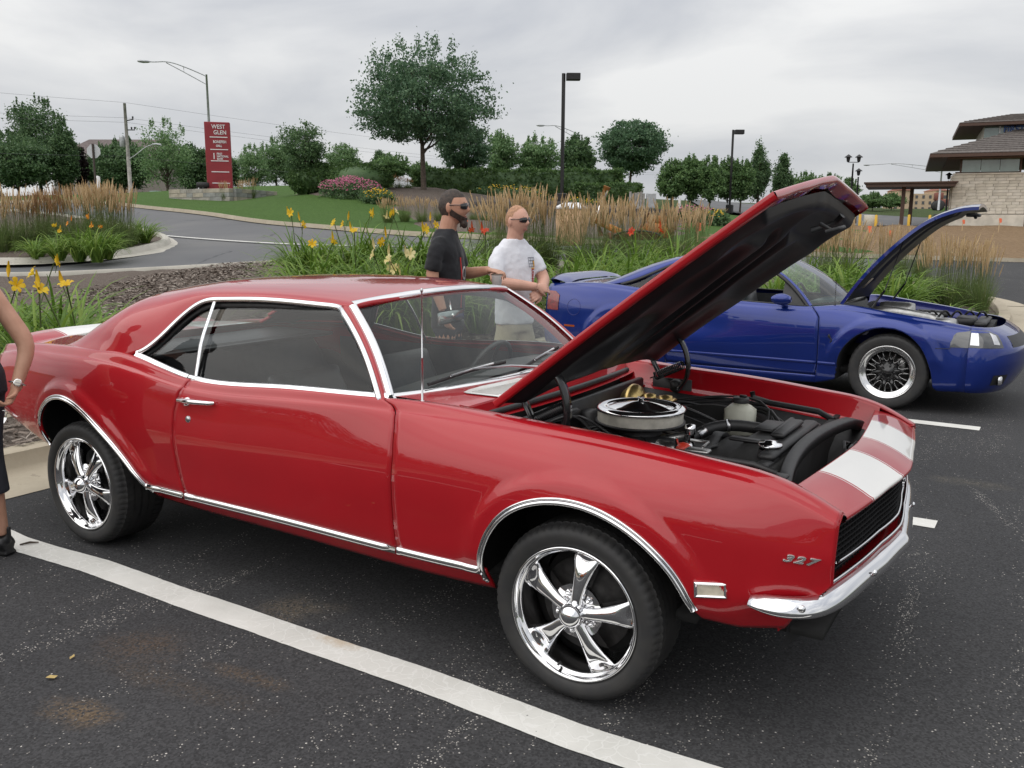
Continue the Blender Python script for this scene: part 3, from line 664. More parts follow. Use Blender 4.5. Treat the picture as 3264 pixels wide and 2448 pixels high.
ss = np.linspace(0, 9, 82); th = np.linspace(0, 1, 30)**1.6*PI/2
S2, T2 = np.meshgrid(ss, th, indexing='ij'); H = roof_pt(S2, T2)
fil = np.clip((S2-6.0)/.8, 0, 1)*np.exp(-T2/.10); H[..., 1] += .045*fil; H[..., 2] -= .016*fil
b = MB()
full = np.concatenate([H*np.array([1, -1, 1]), H[:, ::-1][:, 1:]], 1)
n, m = full.shape[:2]; V = full.reshape(-1, 3); F = []
for i in range(n-1):
    for j in range(m-1):
        w = abs(full[i:i+2, j:j+2, 1]).mean(); s = ss[i]
        if 5.3 < s < 8.9 and w < .555: continue
        F.append((i*m+j, i*m+j+1, (i+1)*m+j+1, (i+1)*m+j))
b.add(V, F); o = b.build('roof', RED, car)
sm = o.modifiers.new('thickness', 'SOLIDIFY'); sm.thickness = .02; sm.offset = -1; 
o.data.materials.append(VINYL); sm.material_offset = 1; sm.material_offset_rim = 0
# rear window glass
sb = np.linspace(5.2, 8.95, 14); wb = np.linspace(-1, 1, 12)
G = []
for s in sb:
    row = []
    for a in wb:
        w = .565*a
        r, c, mm = spl(RS, RR, s), spl(RS, RC, s), float(spl(RS, RM, s))
        sn = (1-abs(w/r[1])**mm)**(1/mm); p_ = r+(c-r)*sn; row.append((p_[0], w, p_[2]-.008))
    G.append(row)
MB().grid(np.array(G)).build('rear_window', GLASS_S, car)
# windscreen
def ws_top(w): a = (w/.605)**2; return np.array([.235-.07*a, w, 1.285-.035*a])
def ws_bot(w): a = abs(w/.80)**2.2; return np.array([.635-.125*a, w, .928+.010*a])
G = np.array([[ws_top(.595*a)*(1-s)+ws_bot(.785*a)*s+np.array([.03, 0, .02])*math.sin(PI*s)*.6 for a in np.linspace(-1, 1, 25)] for s in np.linspace(.0, 1, 12)])
MB().grid(G).build('windscreen', GLASS_W, car)
WSG = G
nw = np.array([.62, 0, .78])
b = MB()
flat_strip(b, G[0, ::-1]+nw*.006+np.array([-.006, 0, .004]), .016, nw, .008)
b.build('windscreen_header_trim', CHROME, car)
b = MB(); flat_strip(b, G[-1]+nw*.006+np.array([.004, 0, -.004]), .018, nw, .008); b.build('windscreen_base_trim', CHROME, car)
for sgn in (-1, 1):
    e = G[:, 0 if sgn < 0 else -1]; N = np.array([.52, .45*sgn, .70]); N /= np.linalg.norm(N)
    b = MB(); P = e+N*.006; flat_strip(b, P if sgn < 0 else P[::-1], .017, N, .008); b.build('windscreen_side_trim', CHROME, car)
    # A pillar
    in_ = e+np.array([0, .012*sgn, -.002]); out = np.stack([np.interp(np.linspace(0, 1, 12), [0, 1], [.135, .515]), np.interp(np.linspace(0, 1, 12), [0, 1], [.634, .838])*sgn, np.interp(np.linspace(0, 1, 12), [0, 1], [1.252, .932])], 1)
    out += np.array([.02, 0, .015])*np.sin(PI*np.linspace(0, 1, 12))[:, None]
    mid = (in_+out)/2+np.array([.012, .012*sgn, .006])
    inn = out+np.array([-.03, -.05*sgn, 0]); inn2 = in_+np.array([-.05, -.02*sgn, -.02])
    b = MB(); b.grid(np.array([inn2, in_, mid, out, inn, inn2]), flip=sgn > 0); b.build('windscreen_pillar', RED, car)
    # side window frame trim: from pillar base, up the pillar, along the roof rail and down the sail panel
    rail = spl(RS, RR, np.linspace(.0, 6.0, 60)); rail[:, 1] *= sgn
    pil = out[::-1].copy()
    P = np.concatenate([pil[:-1]+np.array([-.004, .004*sgn, 0]), rail[4:]+np.array([0, .006*sgn, -.004])])
    P = smooth_path(polyline(P, 40), 120)
    b = MB(); b.tube(P, 1., 8, flat=(.013, .009), up=(0, 1, .35*sgn)); b.build('window_trim', CHROME, car)
    P2 = P+np.array([-.004, -.024*sgn, -.026])
    b = MB(); b.tube(P2[4:], 1., 6, flat=(.022, .016), up=(0, 1, .35*sgn)); b.build('window_seal', BLACK_M, car)
    # side glass: door window and quarter window with a chrome divider
    def sg(x, t, off=.022):
        zt = np.interp(x, [-.985, -.83, -.70, -.56, -.3, .0, .135, .50], [.995, 1.125, 1.225, 1.246, 1.257, 1.250, 1.245, .945])-.006
        wt = np.interp(zt, [.94, 1.25], [.835, .635])
        zb = np.interp(x, [-.985, -.8, -.57, 0, .52], [.985, .945, .905, .92, .935])-.01
        wb_ = np.interp(zb, [.90, .99], [.838, .812])
        return np.array([x, (wb_+(wt-wb_)*t+.018*math.sin(PI*t)*max(0, zt-zb)/.33-off)*sgn, zb+(zt-zb)*t])
    for nm, xa, xb in (('door_window', -.555, .515), ('quarter_window', -.975, -.575)):
        MB().grid(np.array([[sg(x, t) for t in np.linspace(0, 1, 8)] for x in np.linspace(xa, xb, 30)]), flip=sgn > 0).build(nm, GLASS_S, car)
    b = MB(); pb, pt = np.array([-.555, .832*sgn, .905]), np.array([-.618, .652*sgn, 1.236])
    flat_strip(b, (polyline([pb, (pb+pt)/2+np.array([0, .02*sgn, 0]), pt], 8) if sgn < 0 else polyline([pt, (pb+pt)/2+np.array([0, .02*sgn, 0]), pb], 8)), .010, np.array([0, .86*sgn, .5]), .006); b.build('window_divider', CHROME, car)

# trunk lid with white stripes, rear panel, spoiler
DX = np.linspace(-2.32, -1.66, 14)
def strips(fn, us, ws, stripe, name, parent, lim=((.12, .45),)):
    """sheet across the car; quads within the stripe widths are white"""
    Gd = np.array([[fn(u, w) for w in ws] for u in us]); b = MB(); n, m = Gd.shape[:2]
    mid = []
    for i in range(n-1):
        for j in range(m-1):
            wc = abs((ws[j]+ws[j+1])/2); mid.append(1 if any(a < wc < c for a, c in lim) else 0)
    b.grid(Gd); b.I = mid
    return b.build(name, [RED, WHITE_P], parent)
SW = np.array(sorted(set([0, .04, .08, .106, .110, .12, .20, .28, .36, .45, .460, .464, .52, .58, .63, .66, .695])))
SWF = np.concatenate([-SW[::-1], SW[1:]])
LIMS = ((.12, .45), (.106, .110), (.460, .464))
def deck(x, w):
    t = kc(K_T, np.array(x)); return (x, w*t[0]/.695, t[1]+.035*(1-abs(w/.695)**2.5)*np.interp(x, [-2.32, -2.1, -1.66], [.4, 1, .2]))
o = strips(deck, DX, SWF, None, 'trunk_lid', car, LIMS)
xs = np.linspace(-1, 1, 30)
SPS = [(.10, .935), (.05, .952), (.0, .962), (-.055, .972), (-.065, .962), (-.05, .935), (-.05, .93)]
def spoiler(k, w): a = w/.695; return (-2.24-.02*(1-a*a)+SPS[k][0], w*.66/.695, SPS[k][1]+.012-(.03*abs(a)**6))
strips(spoiler, range(7), SWF, None, 'rear_spoiler', car, LIMS)
rp = MB(); rows = []
for w in np.linspace(-1, 1, 15):
    rows.append([(-2.32-.03*(1-w*w), w*wd, z) for wd, z in ((.66, .915), (.72, .88), (.775, .78), (.80, .68), (.79, .60), (.75, .56), (.70, .50))])
rp.grid(np.array(rows), flip=True).build('rear_panel', RED, car)
rb = MB(); rb.tube([(-2.2, -.83, .56), (-2.33, -.78, .56), (-2.41, -.4, .56), (-2.42, 0, .56), (-2.41, .4, .56), (-2.33, .78, .56), (-2.2, .83, .56)], 1, 10, flat=(.03, .06)); rb.build('rear_bumper', CHROME, car)

# floor pan and dark inner shell
fl = MB(); fl.box((-.05, 0, .33), (3.6, 1.5, .03)); fl.box((-1.9, 0, .55), (.8, 1.2, .2)); fl.box((-1.62, 0, .70), (.04, 1.45, .45))
fl.box((.80, 0, .60), (.03, 1.42, .56)); fl.build('floor_pan', UNDER, car)
# ---------------- wheels
def road_wheel(name, parent, loc, rz, spoke_fn, Rt=.310, Rr=.236, width=.235, rim_mat=None, rot0=0., slots=64, rim_prof=None):
    w = link(name, None, parent, loc, (0, 0, rz)); w.empty_display_size = .1
    b = MB(); k = Rr-.236
    prof = [(.222+k, -.012), (.235+k, .000), (.240+k, .007), (.252+k, .0125), (Rt-.040, .0165), (Rt-.022, .0125), (Rt-.012, .002), (Rt-.006, -.012), (Rt-.003, -.028)]
    tread = []; x = -.030; x1 = -width+.045
    ng = 4; gw = .008; pos = np.linspace(x, x1, ng+2)[1:-1]
    hs = [x]
    for p_ in pos: hs += [p_-gw/2, p_-gw/2+.001, p_+gw/2-.001, p_+gw/2]
    hs.append(x1)
    for i, h in enumerate(hs):
        groove = (i-1) % 4 in (1, 2) and 0 < i < len(hs)-1
        tread.append((Rt-(.007 if groove else 0.), h))
    prof += tread + [(Rt-.006, x1-.014), (Rt-.020, x1-.03), (Rt-.045, x1-.036), (.235+k, x1-.03), (.22+k, x1-.02)]
    sh = set(range(6, 10)) | set(range(len(prof)-8, len(prof)-4))
    def fn(th, j, r):
        i = int(round(th/(2*PI/(slots*4)))) % 4
        if j in sh and i == 0: return r-.0045
        return r
    b.lathe(prof, slots*4, 'y', fn=fn)
    t = b.build('tyre', RUBBER, w); sharp(t, 50)
    b = MB(); q = rim_prof or [(.2345, -.004), (.2355, .004), (.2325, .0095), (.2275, .0095), (.2235, .0045), (.2205, -.004), (.2165, -.010), (.2125, -.012), (.2095, -.018), (.207, -.032), (.2035, -.055), (.199, -.085), (.197, -.15), (.205, -.205), (.23, -.215)]
    b.lathe([(r+k, h) for r, h in q], 72, 'y'); b.build('rim', rim_mat or CHROME, w)
    b = MB(); b.lathe([(0, -.085), (.05, -.085), (.055, -.10), (.165, -.10), (.165, -.125), (.165, -.15), (.0, -.15)], 40, 'y'); b.build('brake_disc', BRAKE, w)
    b = MB(); b.lathe([(.195+k, -.16), (.0, -.16)], 30, 'y'); b.build('wheel_back', UNDER, w)
    spoke_fn(w, rot0); return w
BRAKE = M('brake_iron', (.045, .043, .042), rough=.6, metal=.6, var=.3, scale=30)
def five_spoke(w, rot0):
    r = np.array([.040, .06, .085, .11, .14, .165, .185, .204])
    hw = np.array([.023, .0225, .024, .0275, .0335, .039, .044, .048])
    h0 = np.array([.000, .001, -.001, -.004, -.009, -.014, -.020, -.028])
    dip = np.array([0, 0, 0, 0, .0, .004, .012, .022])
    sec = [(-1, -.060), (-1.02, -.022), (-.92, -.010), (-.62, -.002), (-.3, 0), (0, .0015), (.3, 0), (.62, -.002), (.92, -.010), (1.02, -.022), (1, -.060)]
    me = None
    for i in range(5):
        a = rot0+2*PI*i/5; G = []
        for k in range(len(r)):
            row = []
            for t, h in sec:
                d = dip[k]*max(0, 1-(t/.85)**2)
                u, v = hw[k]*t, r[k]
                row.append((u, h+h0[k]-d, v))
            G.append(row)
        if me is None:
            G = np.array(G); n_ = 30
            rr = np.linspace(r[0], r[-1], n_); G = spl(r, G.reshape(len(r), -1), rr).reshape(n_, len(sec), 3)
            b = MB(); P = np.stack([G[..., 0], -G[..., 1], G[..., 2]], -1); b.grid(P)
            o = b.build('spoke', CHROME, w); me = o.data
        else: o = link('spoke', me, w)
        o.rotation_euler = (0, a-PI/2, 0)
    pm = lm = None
    for i in range(5):
        a = rot0+2*PI*(i+.5)/5
        if pm is None:
            b = MB(); V = []; 
            out = [(-.020, .040), (.020, .040), (.026, .066), (.034, .078), (.030, .090), (.016, .094), (-.016, .094), (-.030, .090), (-.034, .078), (-.026, .066)]
            top = [(x, .030, z) for x, z in out]; bot_ = [(x*1.04, .048, z*1.02) for x, z in out]; n = len(out)
            b.add(top+bot_, [tuple(range(n-1, -1, -1))]+[(j, (j+1) % n, n+(j+1) % n, n+j) for j in range(n)])
            o = b.build('lug_pad', CHROME, w, ang=30); pm = o.data
            b = MB(); b.lathe([(0, .012), (.006, .010), (.0085, .006), (.0105, .002), (.0105, -.006), (.015, -.010), (.015, -.022)], 12, 'y', (0, .022, .066)); o2 = b.build('lug_nut', CHROME, w); lm = o2.data
        else: o = link('lug_pad', pm, w); o2 = link('lug_nut', lm, w)
        o.rotation_euler = (0, a-PI/2, 0); o2.rotation_euler = (0, a-PI/2, 0)
    b = MB(); b.lathe([(0, .046), (.012, .045), (.024, .041), (.032, .034), (.040, .024), (.0425, .012), (.0425, .0), (.043, -.002), (.044, -.008), (.046, -.03), (.05, -.06)], 32, 'y'); b.build('centre_cap', CHROME, w)
    b = MB(); b.lathe([(.0, .008), (.004, .008), (.005, -.01)], 8, 'y', (.0, -.0, -.196)); b.build('valve_stem', BLACK_M, w, rot=(0, R(14), 0))
road_wheel('wheel', car, (1.373, -.892, .310), 0, five_spoke, rot0=R(-45))
road_wheel('wheel', car, (-1.373, -.892, .312), 0, five_spoke, rot0=R(-91), width=.27)
road_wheel('wheel', car, (1.373, .892, .310), PI, five_spoke, rot0=R(20))
road_wheel('wheel', car, (-1.373, .892, .312), PI, five_spoke, rot0=R(40), width=.27)

# ---------------- nose: header panel, grille, bumper, valance
def lipx(w): return 2.243-.030*min(abs(w)/.25, 1)**1.3*.45-.078*(abs(w)/.77)**1.7 if True else 0
def hdr(s, w):
    """s 0 at the hood edge, 1 at the lip"""
    xr = 2.072-.058*(abs(w)/.70)**1.3; xf = lipx(w)
    zr = .800+.020*(1-abs(w/.70)**2)*.3; zf = .742+.004*(abs(w)/.7)
    x = xr+(xf-xr)*s; z = zr+(zf-zr)*s**1.7
    return (x, w, z)
SWH = np.array([w for w in SWF if abs(w) < .69]+[-.693, .693]); SWH.sort()
o = strips(lambda s, w: hdr(s, w), np.linspace(0, 1, 12), SWH, None, 'header_panel', car, LIMS)
b = MB(); ws_ = SWH
prof = [(0., 0.), (.010, -.004), (.013, -.012), (.008, -.022), (-.02, -.030)]
G = np.array([[np.array(hdr(1, w))+np.array([dx, 0, dz]) for dx, dz in prof] for w in ws_]); b.grid(G, flip=True)
b.I = [1 if any(a < abs((ws_[i]+ws_[i+1])/2) < c for a, c in LIMS) and j < 2 else 0 for i in range(len(ws_)-1) for j in range(len(prof)-1)]
b.build('nose_lip', [RED, WHITE_P], car)
b = MB(); b.grid(np.array([[np.array(hdr(0, w))+np.array([-d, 0, -h]) for d, h in ((0, 0), (.004, -.0), (.006, .02), (.004, .06))] for w in ws_])); b.build('header_rear_flange', RED, car)
# grille set back in its opening
def gx(w): return lipx(w)-.030
gz0, gz1 = .545, .722
b = MB(); b.grid(np.array([[(gx(w)-.05, w, z) for z in (gz0-.03, gz1+.02)] for w in np.linspace(-.75, .75, 21)]), flip=True); b.build('grille_backing', BLACK_M, car)
wl = np.linspace(-.72, .72, 57)
bm1 = None
gr = link('grille', None, car); GRB = M('grille_black', (.009, .009, .010), rough=.55, spec=.25)
for k in range(9):
    z = gz0+.018+(gz1-gz0-.02)*k/8.4
    b = MB(); P = np.array([(gx(w), w, z) for w in np.linspace(-.745, .745, 41)]); b.tube(P, 1., 4, flat=(.012, .0035), up=(0, 0, 1), rot=PI/4); b.build('grille_bar', GRB, gr, smooth=False)
vm = None
for w in wl:
    if vm is None:
        b = MB(); b.box((0, 0, (gz0+gz1)/2), (.018, .005, gz1-gz0)); vm = b.build('grille_upright', GRB, gr, smooth=False); vm.location = (gx(w)-.004, w, 0); vm = vm.data
    else: link('grille_upright', vm, gr, (gx(w)-.004, w, 0))
# small enamel emblem on the grille: bright studs
b = MB()
for dy, dz in ((-.03, .0), (-.018, .012), (-.018, -.012), (0, .01), (.0, -.008), (.02, .004), (.034, -.006)): b.box((gx(.12)+.016, .12+dy, .655+dz), (.006, .007, .010))
b.build('grille_emblem', CHROME, car)
b = MB(); P = np.array([(lipx(w)-.006, w, .524+.018*(abs(w)/.74)**1.5) for w in np.linspace(-.742, .742, 61)]); b.tube(P, .0055, 8); b.build('grille_lower_trim', CHROME, car)
b = MB(); P = np.array([(lipx(w)-.018, w, .562+.022*(abs(w)/.70)**1.5) for w in np.linspace(-.66, .66, 61)]); b.tube(P, .005, 8); b.build('grille_centre_trim', CHROME, car)
for sg_ in (-1, 1):
    vs_ = np.linspace(2.0, 7, 24); xe = 2.163+(vs_-2.0)/5*.007; Q = body(xe, vs_)
    b = MB(); b.grid(np.array([[(q[0]-d, (q[1]-i_)*sg_, q[2]-i_*.15) for d, i_ in ((0, 0), (-.003, .004), (.004, .010), (.055, .016))] for q in Q]), flip=sg_ < 0); b.build('fender_front_return', RED, car)
    b = MB(); P = [(lipx(.745)-.016, .742*sg_, z) for z in np.linspace(.545, .715, 8)]; b.tube(P, 1., 6, flat=(.005, .005)); b.build('grille_side_trim', BLACK_G, car)
# lower nose below the grille
def nose(w, t):
    x0 = lipx(w)-.002-.006*(abs(w)/.76)
    pr = [(0., .520+.018*(abs(w)/.74)**1.5), (.004, .503+.018*(abs(w)/.74)**1.5), (-.03, .494), (-.13, .486), (-.135, .40), (-.13, .365)]
    return pr, x0
G = []
for w in np.linspace(-.765, .765, 41):
    pr, x0 = nose(w, 0); G.append([(x0+dx, w, z) for dx, z in pr])
MB().grid(np.array(G), flip=True).build('front_valance', RED, car)
b = MB(); G = [[(lipx(w)-.11-.02*t-.02*(w/.7)**4, w, .385-.105*t) for t in (0, .5, 1)] for w in np.linspace(-.70, .70, 31)]; b.grid(np.array(G), flip=True)
b.build('chin_spoiler', BLACK_M, car)
b = MB(); b.box((1.98, 0, .345), (.30, 1.36, .03)); b.box((1.9, 0, .45), (.03, 1.3, .2)); b.box((1.865, 0, .60), (.02, 1.32, .34)); b.box((2.05, 0, .62), (.02, 1.30, .25)); b.build('lower_crossmember', UNDER, car)
# bumper
half = [(2.266, 0), (2.254, .10), (2.238, .25), (2.216, .42), (2.194, .60), (2.177, .70), (2.156, .775), (2.126, .835), (2.085, .872), (2.04, .892), (1.99, .899), (1.958, .901)]
hp = smooth_path(half, 50)
path = np.concatenate([np.stack([hp[::-1, 0], -hp[::-1, 1]], 1)[:-1], hp])
n_ = len(path); tt = np.linspace(-1, 1, n_)
hgt = .0275*np.clip((1-np.abs(tt)**22), .12, 1)**.5
zc = .473+.027*np.clip((np.abs(tt)-.30)/.7, 0, 1)
T = np.gradient(path, axis=0); T /= np.linalg.norm(T, axis=1)[:, None]; Nn = np.stack([T[:, 1], -T[:, 0]], 1)
sec = [(-.042, .70), (-.032, .97), (-.020, .95), (-.008, .66), (.003, .24), (.0105, -.25), (.0125, -.62), (.009, -.93), (-.003, -1.14), (-.022, -1.2), (-.04, -1.05)]
G = np.array([[(path[i, 0]+Nn[i, 0]*o_*1.0, path[i, 1]+Nn[i, 1]*o_, zc[i]+hgt[i]*h_) for o_, h_ in sec] for i in range(n_)])
b = MB(); b.grid(G); b.F += [tuple(range(len(sec)-1, -1, -1)), tuple((n_-1)*len(sec)+j for j in range(len(sec)))]; b.I += [0, 0]
bump = b.build('front_bumper', CHROME, car)
for w, dz in ((-.862, .0), (-.43, -.0), (.43, -.0), (.862, .0)):
    i = int(np.argmin(np.abs(path[:, 1]-w))); c = np.array([path[i, 0]+Nn[i, 0]*.012, path[i, 1]+Nn[i, 1]*.012, zc[i]+.006])
    b = MB(); b.lathe([(0, .006), (.006, .005), (.010, .002), (.0115, -.003)], 14, 'x', (0, 0, 0)); o = b.build('bumper_bolt', CHROME, bump, loc=c, rot=(0, 0, math.atan2(Nn[i, 1], Nn[i, 0])))
BADGE = M('badge_silver', (.75, .75, .74), rough=.22, metal=.85, var=.04)
# side marker lamps and numerals
def surf(x, z, sgn):
    v = v_at(x, z); e_ = .01
    p0 = body(np.array([x, x+e_, x]), np.array([v, v, v+.05])); p0[:, 1] *= sgn
    n = np.cross(p0[1]-p0[0], p0[2]-p0[0]); n *= np.sign(n[1])*sgn; n /= np.linalg.norm(n); u = p0[1]-p0[0]; u /= np.linalg.norm(u)
    return p0[0], u, n
for sgn in (-1, 1):
    pc, u, n = surf(1.838, .506, sgn); vv = np.cross(n, u)*1.0
    if vv[2] < 0: vv = -vv
    u2 = u.copy(); u2[2] -= .06; u2 /= np.linalg.norm(u2)
    def pt(a, c, d): return pc+u2*a+vv*c+n*d
    b = MB(); W2, H2 = .049, .0235
    fr = []
    for a, c in ((-1, -1), (1, -1), (1, 1), (-1, 1)):
        fr.append([pt(a*W2, c*H2, -.006), pt(a*W2, c*H2, .010), pt(a*(W2-.004), c*(H2-.004), .014), pt(a*(W2-.009), c*(H2-.008), .010), pt(a*(W2-.010), c*(H2-.009), .004)])
    b.grid(np.array(fr), close_u=True); o = b.build('side_marker', CHROME, car, ang=25)
    b = MB(); G = np.array([[pt(a*(W2-.009), c*(H2-.008), .005+.002*(int(round(a*14)) % 2)) for c in (-1, 1)] for a in np.linspace(-1, 1, 29)]); b.grid(G); b.build('lens', LENS_W, o)
    a0, u, n = surf(2.030, .622, sgn); a1, u1, n1 = surf(2.118, .612, sgn)
    ux = (a1-a0); L_ = np.linalg.norm(ux); ux /= L_; nn = n1+n; nn /= np.linalg.norm(nn); nn -= ux*np.dot(nn, ux); nn /= np.linalg.norm(nn)
    uz = np.cross(nn, ux)
    if uz[2] < 0: uz = -uz
    cu = bpy.data.curves.new('numerals', 'FONT'); cu.body = '327'; cu.size = .030; cu.extrude = .0025; cu.bevel_depth = .0006; cu.shear = .35; cu.space_character = 1.25; cu.offset = .0006
    o = text_obj('numerals', cu, BADGE, car)
    xdir, start = (ux, a0) if sgn < 0 else (-ux, a1)
    zdir = nn
    Mx = Matrix(((xdir[0]*1.75, uz[0], zdir[0], start[0]+nn[0]*.003), (xdir[1]*1.75, uz[1], zdir[1], start[1]+nn[1]*.003), (xdir[2]*1.75, uz[2], zdir[2], start[2]+nn[2]*.003), (0, 0, 0, 1)))
    o.matrix_local = Mx

# ---------------- hood, raised
HA = R(36.9); HO = np.array([.925, 0, .950])
def hood_xf(u, w, h):
    """u along the hood from its rear edge, w across, h above its skin"""
    return HO+np.array([u*math.cos(HA)-h*math.sin(HA), w, u*math.sin(HA)+h*math.cos(HA)])
def hood_len(w): return 1.225+.060*(1-(abs(w)/.69)**1.12)
def hood_skin(s, w):
    u0 = .085*(1-(w/.70)**2); u = u0+s*(hood_len(w)-u0); a = s
    h = ((.016+.0*a)*(1-abs(w/.69)**2.2)*(1-a**3)+.055*a**3*(1-abs(w/.69)**1.2))+.008*math.sin(PI*min(a, 1))
    return u, h
us = np.concatenate([np.linspace(0, .84, 20), np.linspace(.86, 1, 10)])
hood = strips(lambda s, w: hood_xf(hood_skin(s, w)[0], w, hood_skin(s, w)[1]), us, np.concatenate([[-.697], SWF[np.abs(SWF) < .69], [.697]]), None, 'hood', car, LIMS)
# folded edges of the skin
b = MB()
for sgn in (-1, 1):
    G = []
    for s in us:
        u, h = hood_skin(s, .69); G.append([hood_xf(u, .697*sgn, h), hood_xf(u, .700*sgn, h-.004), hood_xf(u, .699*sgn, h-.022), hood_xf(u, .694*sgn, h-.027), hood_xf(u, .675*sgn, h-.028)])
    b.grid(np.array(G), flip=sgn < 0)
wv = np.linspace(-.697, .697, 41)
G = [];
for w in wv:
    u, h = hood_skin(1, w); wob = .004*math.sin(w*23)
    G.append([hood_xf(u, w, h), hood_xf(u+.005, w, h-.006), hood_xf(u+.002, w, h-.022), hood_xf(u-.010, w, h-.027+wob*.4), hood_xf(u-.040-.010*math.sin(w*9), w, h-.026+wob)])
b.grid(np.array(G), flip=True)
b.build('folded_edge', RED, hood)
# pressed inner frame, black, with long recesses
def recess(s, w):
    """depth of the pressings"""
    d = 0.
    a = abs(w)
    def pod(cs, cw, ls, lw, ang):
        x, y = s-cs, (a-cw)
        c_, s_ = math.cos(ang), math.sin(ang); X, Y = x*c_+y*s_, -x*s_+y*c_
        q = (abs(X)/ls)**3+(abs(Y)/lw)**2.4
        return 1/(1+q**3)
    d = max(pod(.26, .43, .17, .15, .0), pod(.62, .40, .15, .17, .10), pod(.84, .30, .07, .26, .0), pod(.50, .09, .34, .055, 0.))
    return d
n1, n2 = 110, 100
G = []
for s in np.linspace(.012, .955, n1):
    row = []
    for w in np.linspace(-.675, .675, n2):
        u, h = hood_skin(s, w); edge = min((.675-abs(w))/.05, (s-.012)/.03, (.955-s)/.03, 1)
        row.append(hood_xf(u, w, h-.024-.042*min(max(edge, 0), 1)*(1-recess(s, w))*1.0))
    G.append(row)
MB().grid(np.array(G), flip=True).build('inner_frame', BLACK_HOOD if 'BLACK_HOOD' in globals() else M('hood_black', (.012, .012, .014), rough=.42, coat=.0, var=.2, scale=6, spec=.35), hood)
b = MB(); P = [hood_xf(1.15, .02, -.055), hood_xf(1.17, .03, -.10), hood_xf(1.21, .03, -.115), hood_xf(1.20, -.03, -.115), hood_xf(1.16, -.03, -.10)]
b.tube(P, .008, 8); b.tube([hood_xf(1.10, .08, -.05), hood_xf(1.18, .10, -.075), hood_xf(1.22, .09, -.07)], .012, 8); b.build('latch', BLACK_M, hood)

# ---------------- engine bay
for sgn in (-1, 1):
    xs = np.linspace(.78, 2.03, 26); G = []
    for x in xs:
        t = kc(K_T, np.array(x)); w0, z0 = t[0]-.002, t[1]
        if x < .9: w0 = .70
        G.append([(x, w0*sgn, z0-.004), (x, (w0-.008)*sgn, z0-.012), (x, (w0-.012)*sgn, z0-.085), (x, (w0-.05)*sgn, z0-.092), (x, (w0-.07)*sgn, z0-.11)])
    MB().grid(np.array(G), flip=sgn > 0).build('fender_inner_edge', RED, car)
    G = []
    for x in xs:
        t = kc(K_T, np.array(x)); w0, z0 = (.70 if x < .9 else t[0]), t[1]
        k = math.exp(-((x-1.37)/.33)**2)
        G.append([(x, (w0-.066)*sgn, z0-.105), (x, (w0-.11)*sgn, z0-.16), (x, (w0-.22-.05*k)*sgn, z0-.21-.0*k), (x, (w0-.28)*sgn, z0-.34), (x, (w0-.30)*sgn, z0-.5)])
    MB().grid(np.array(G), flip=sgn > 0).build('inner_wing', BLACK_M, car)
# cowl panel with two louvred vents, firewall, seal
def cowl(s, w):
    e = .79*(1-s)+.70*s if True else .7
    p0 = ws_bot(w*1.12)+np.array([.018, 0, .0]); x1 = .81+.058*(1-(w/.7)**2); 
    w_ = w*(1.11*(1-s)+1.0*s)
    return (p0[0]*(1-s)+x1*s, w_, (p0[2]+.004)*(1-s)+(.918+.018*(1-(w/.7)**2))*s)
strips(cowl, np.linspace(0, 1, 9), np.linspace(-.70, .70, 41), None, 'cowl_panel', car, ())
b = MB()
fr = [(.81, .918), (.817, .908), (.819, .880), (.83, .872), (.865, .866)]
b.grid(np.array([[(x+.058*(1-(w/.7)**2), w, z+(.018*(1-(w/.7)**2) if k < 2 else .004*(1-(w/.7)**2))) for k, (x, z) in enumerate(fr)] for w in np.linspace(-.70, .70, 25)]), flip=True); b.build('cowl_front_flange', RED, car)
for sgn in (-1, 1):
    v = MB(); G = []
    for s in np.linspace(.22, 1.0, 10):
        row = []
        for w in np.linspace(.115, .52, 12):
            if s < .45:
                ww = np.clip(w, .115+(.45-s)*.25*(.3), .52-(.45-s)**2*3.0)
            else: ww = w
            p_ = np.array(cowl(min(s, .995), ww*sgn)); p_[2] += .0045; row.append(p_)
        G.append(row)
    G = np.array(G); v.grid(G, flip=sgn < 0); v.grid(np.array([G[-1], G[-1]+np.array([.008, 0, -.012])]), flip=sgn < 0); vent = v.build('cowl_vent', WHITE_P, car)
    sl = MB()
    for w in np.linspace(.14, .49, 22):
        a, c = np.array(cowl(.47, w*sgn)), np.array(cowl(.93, w*sgn)); a[2] += .0055; c[2] += .0055
        sl.tube([a, c], 1, 4, flat=(.0011, .0008))
    sl.build('vent_slot', M('slot_shadow', (.35, .34, .32), rough=.7), vent)
b = MB(); b.tube([(.842+.055*(1-(w/.66)**2), w, .878+.012*(1-(w/.66)**2)) for w in np.linspace(-.66, .66, 20)], .013, 8); b.build('hood_seal', BLACK_M, car)
b = MB(); b.box((.925, 0, .67), (.03, 1.30, .36), bev=.006); b.box((.94, -.38, .66), (.05, .36, .26), bev=.02); b.box((.885, .1, .72), (.04, .3, .12), bev=.012); b.build('firewall', BLACK_M, car)
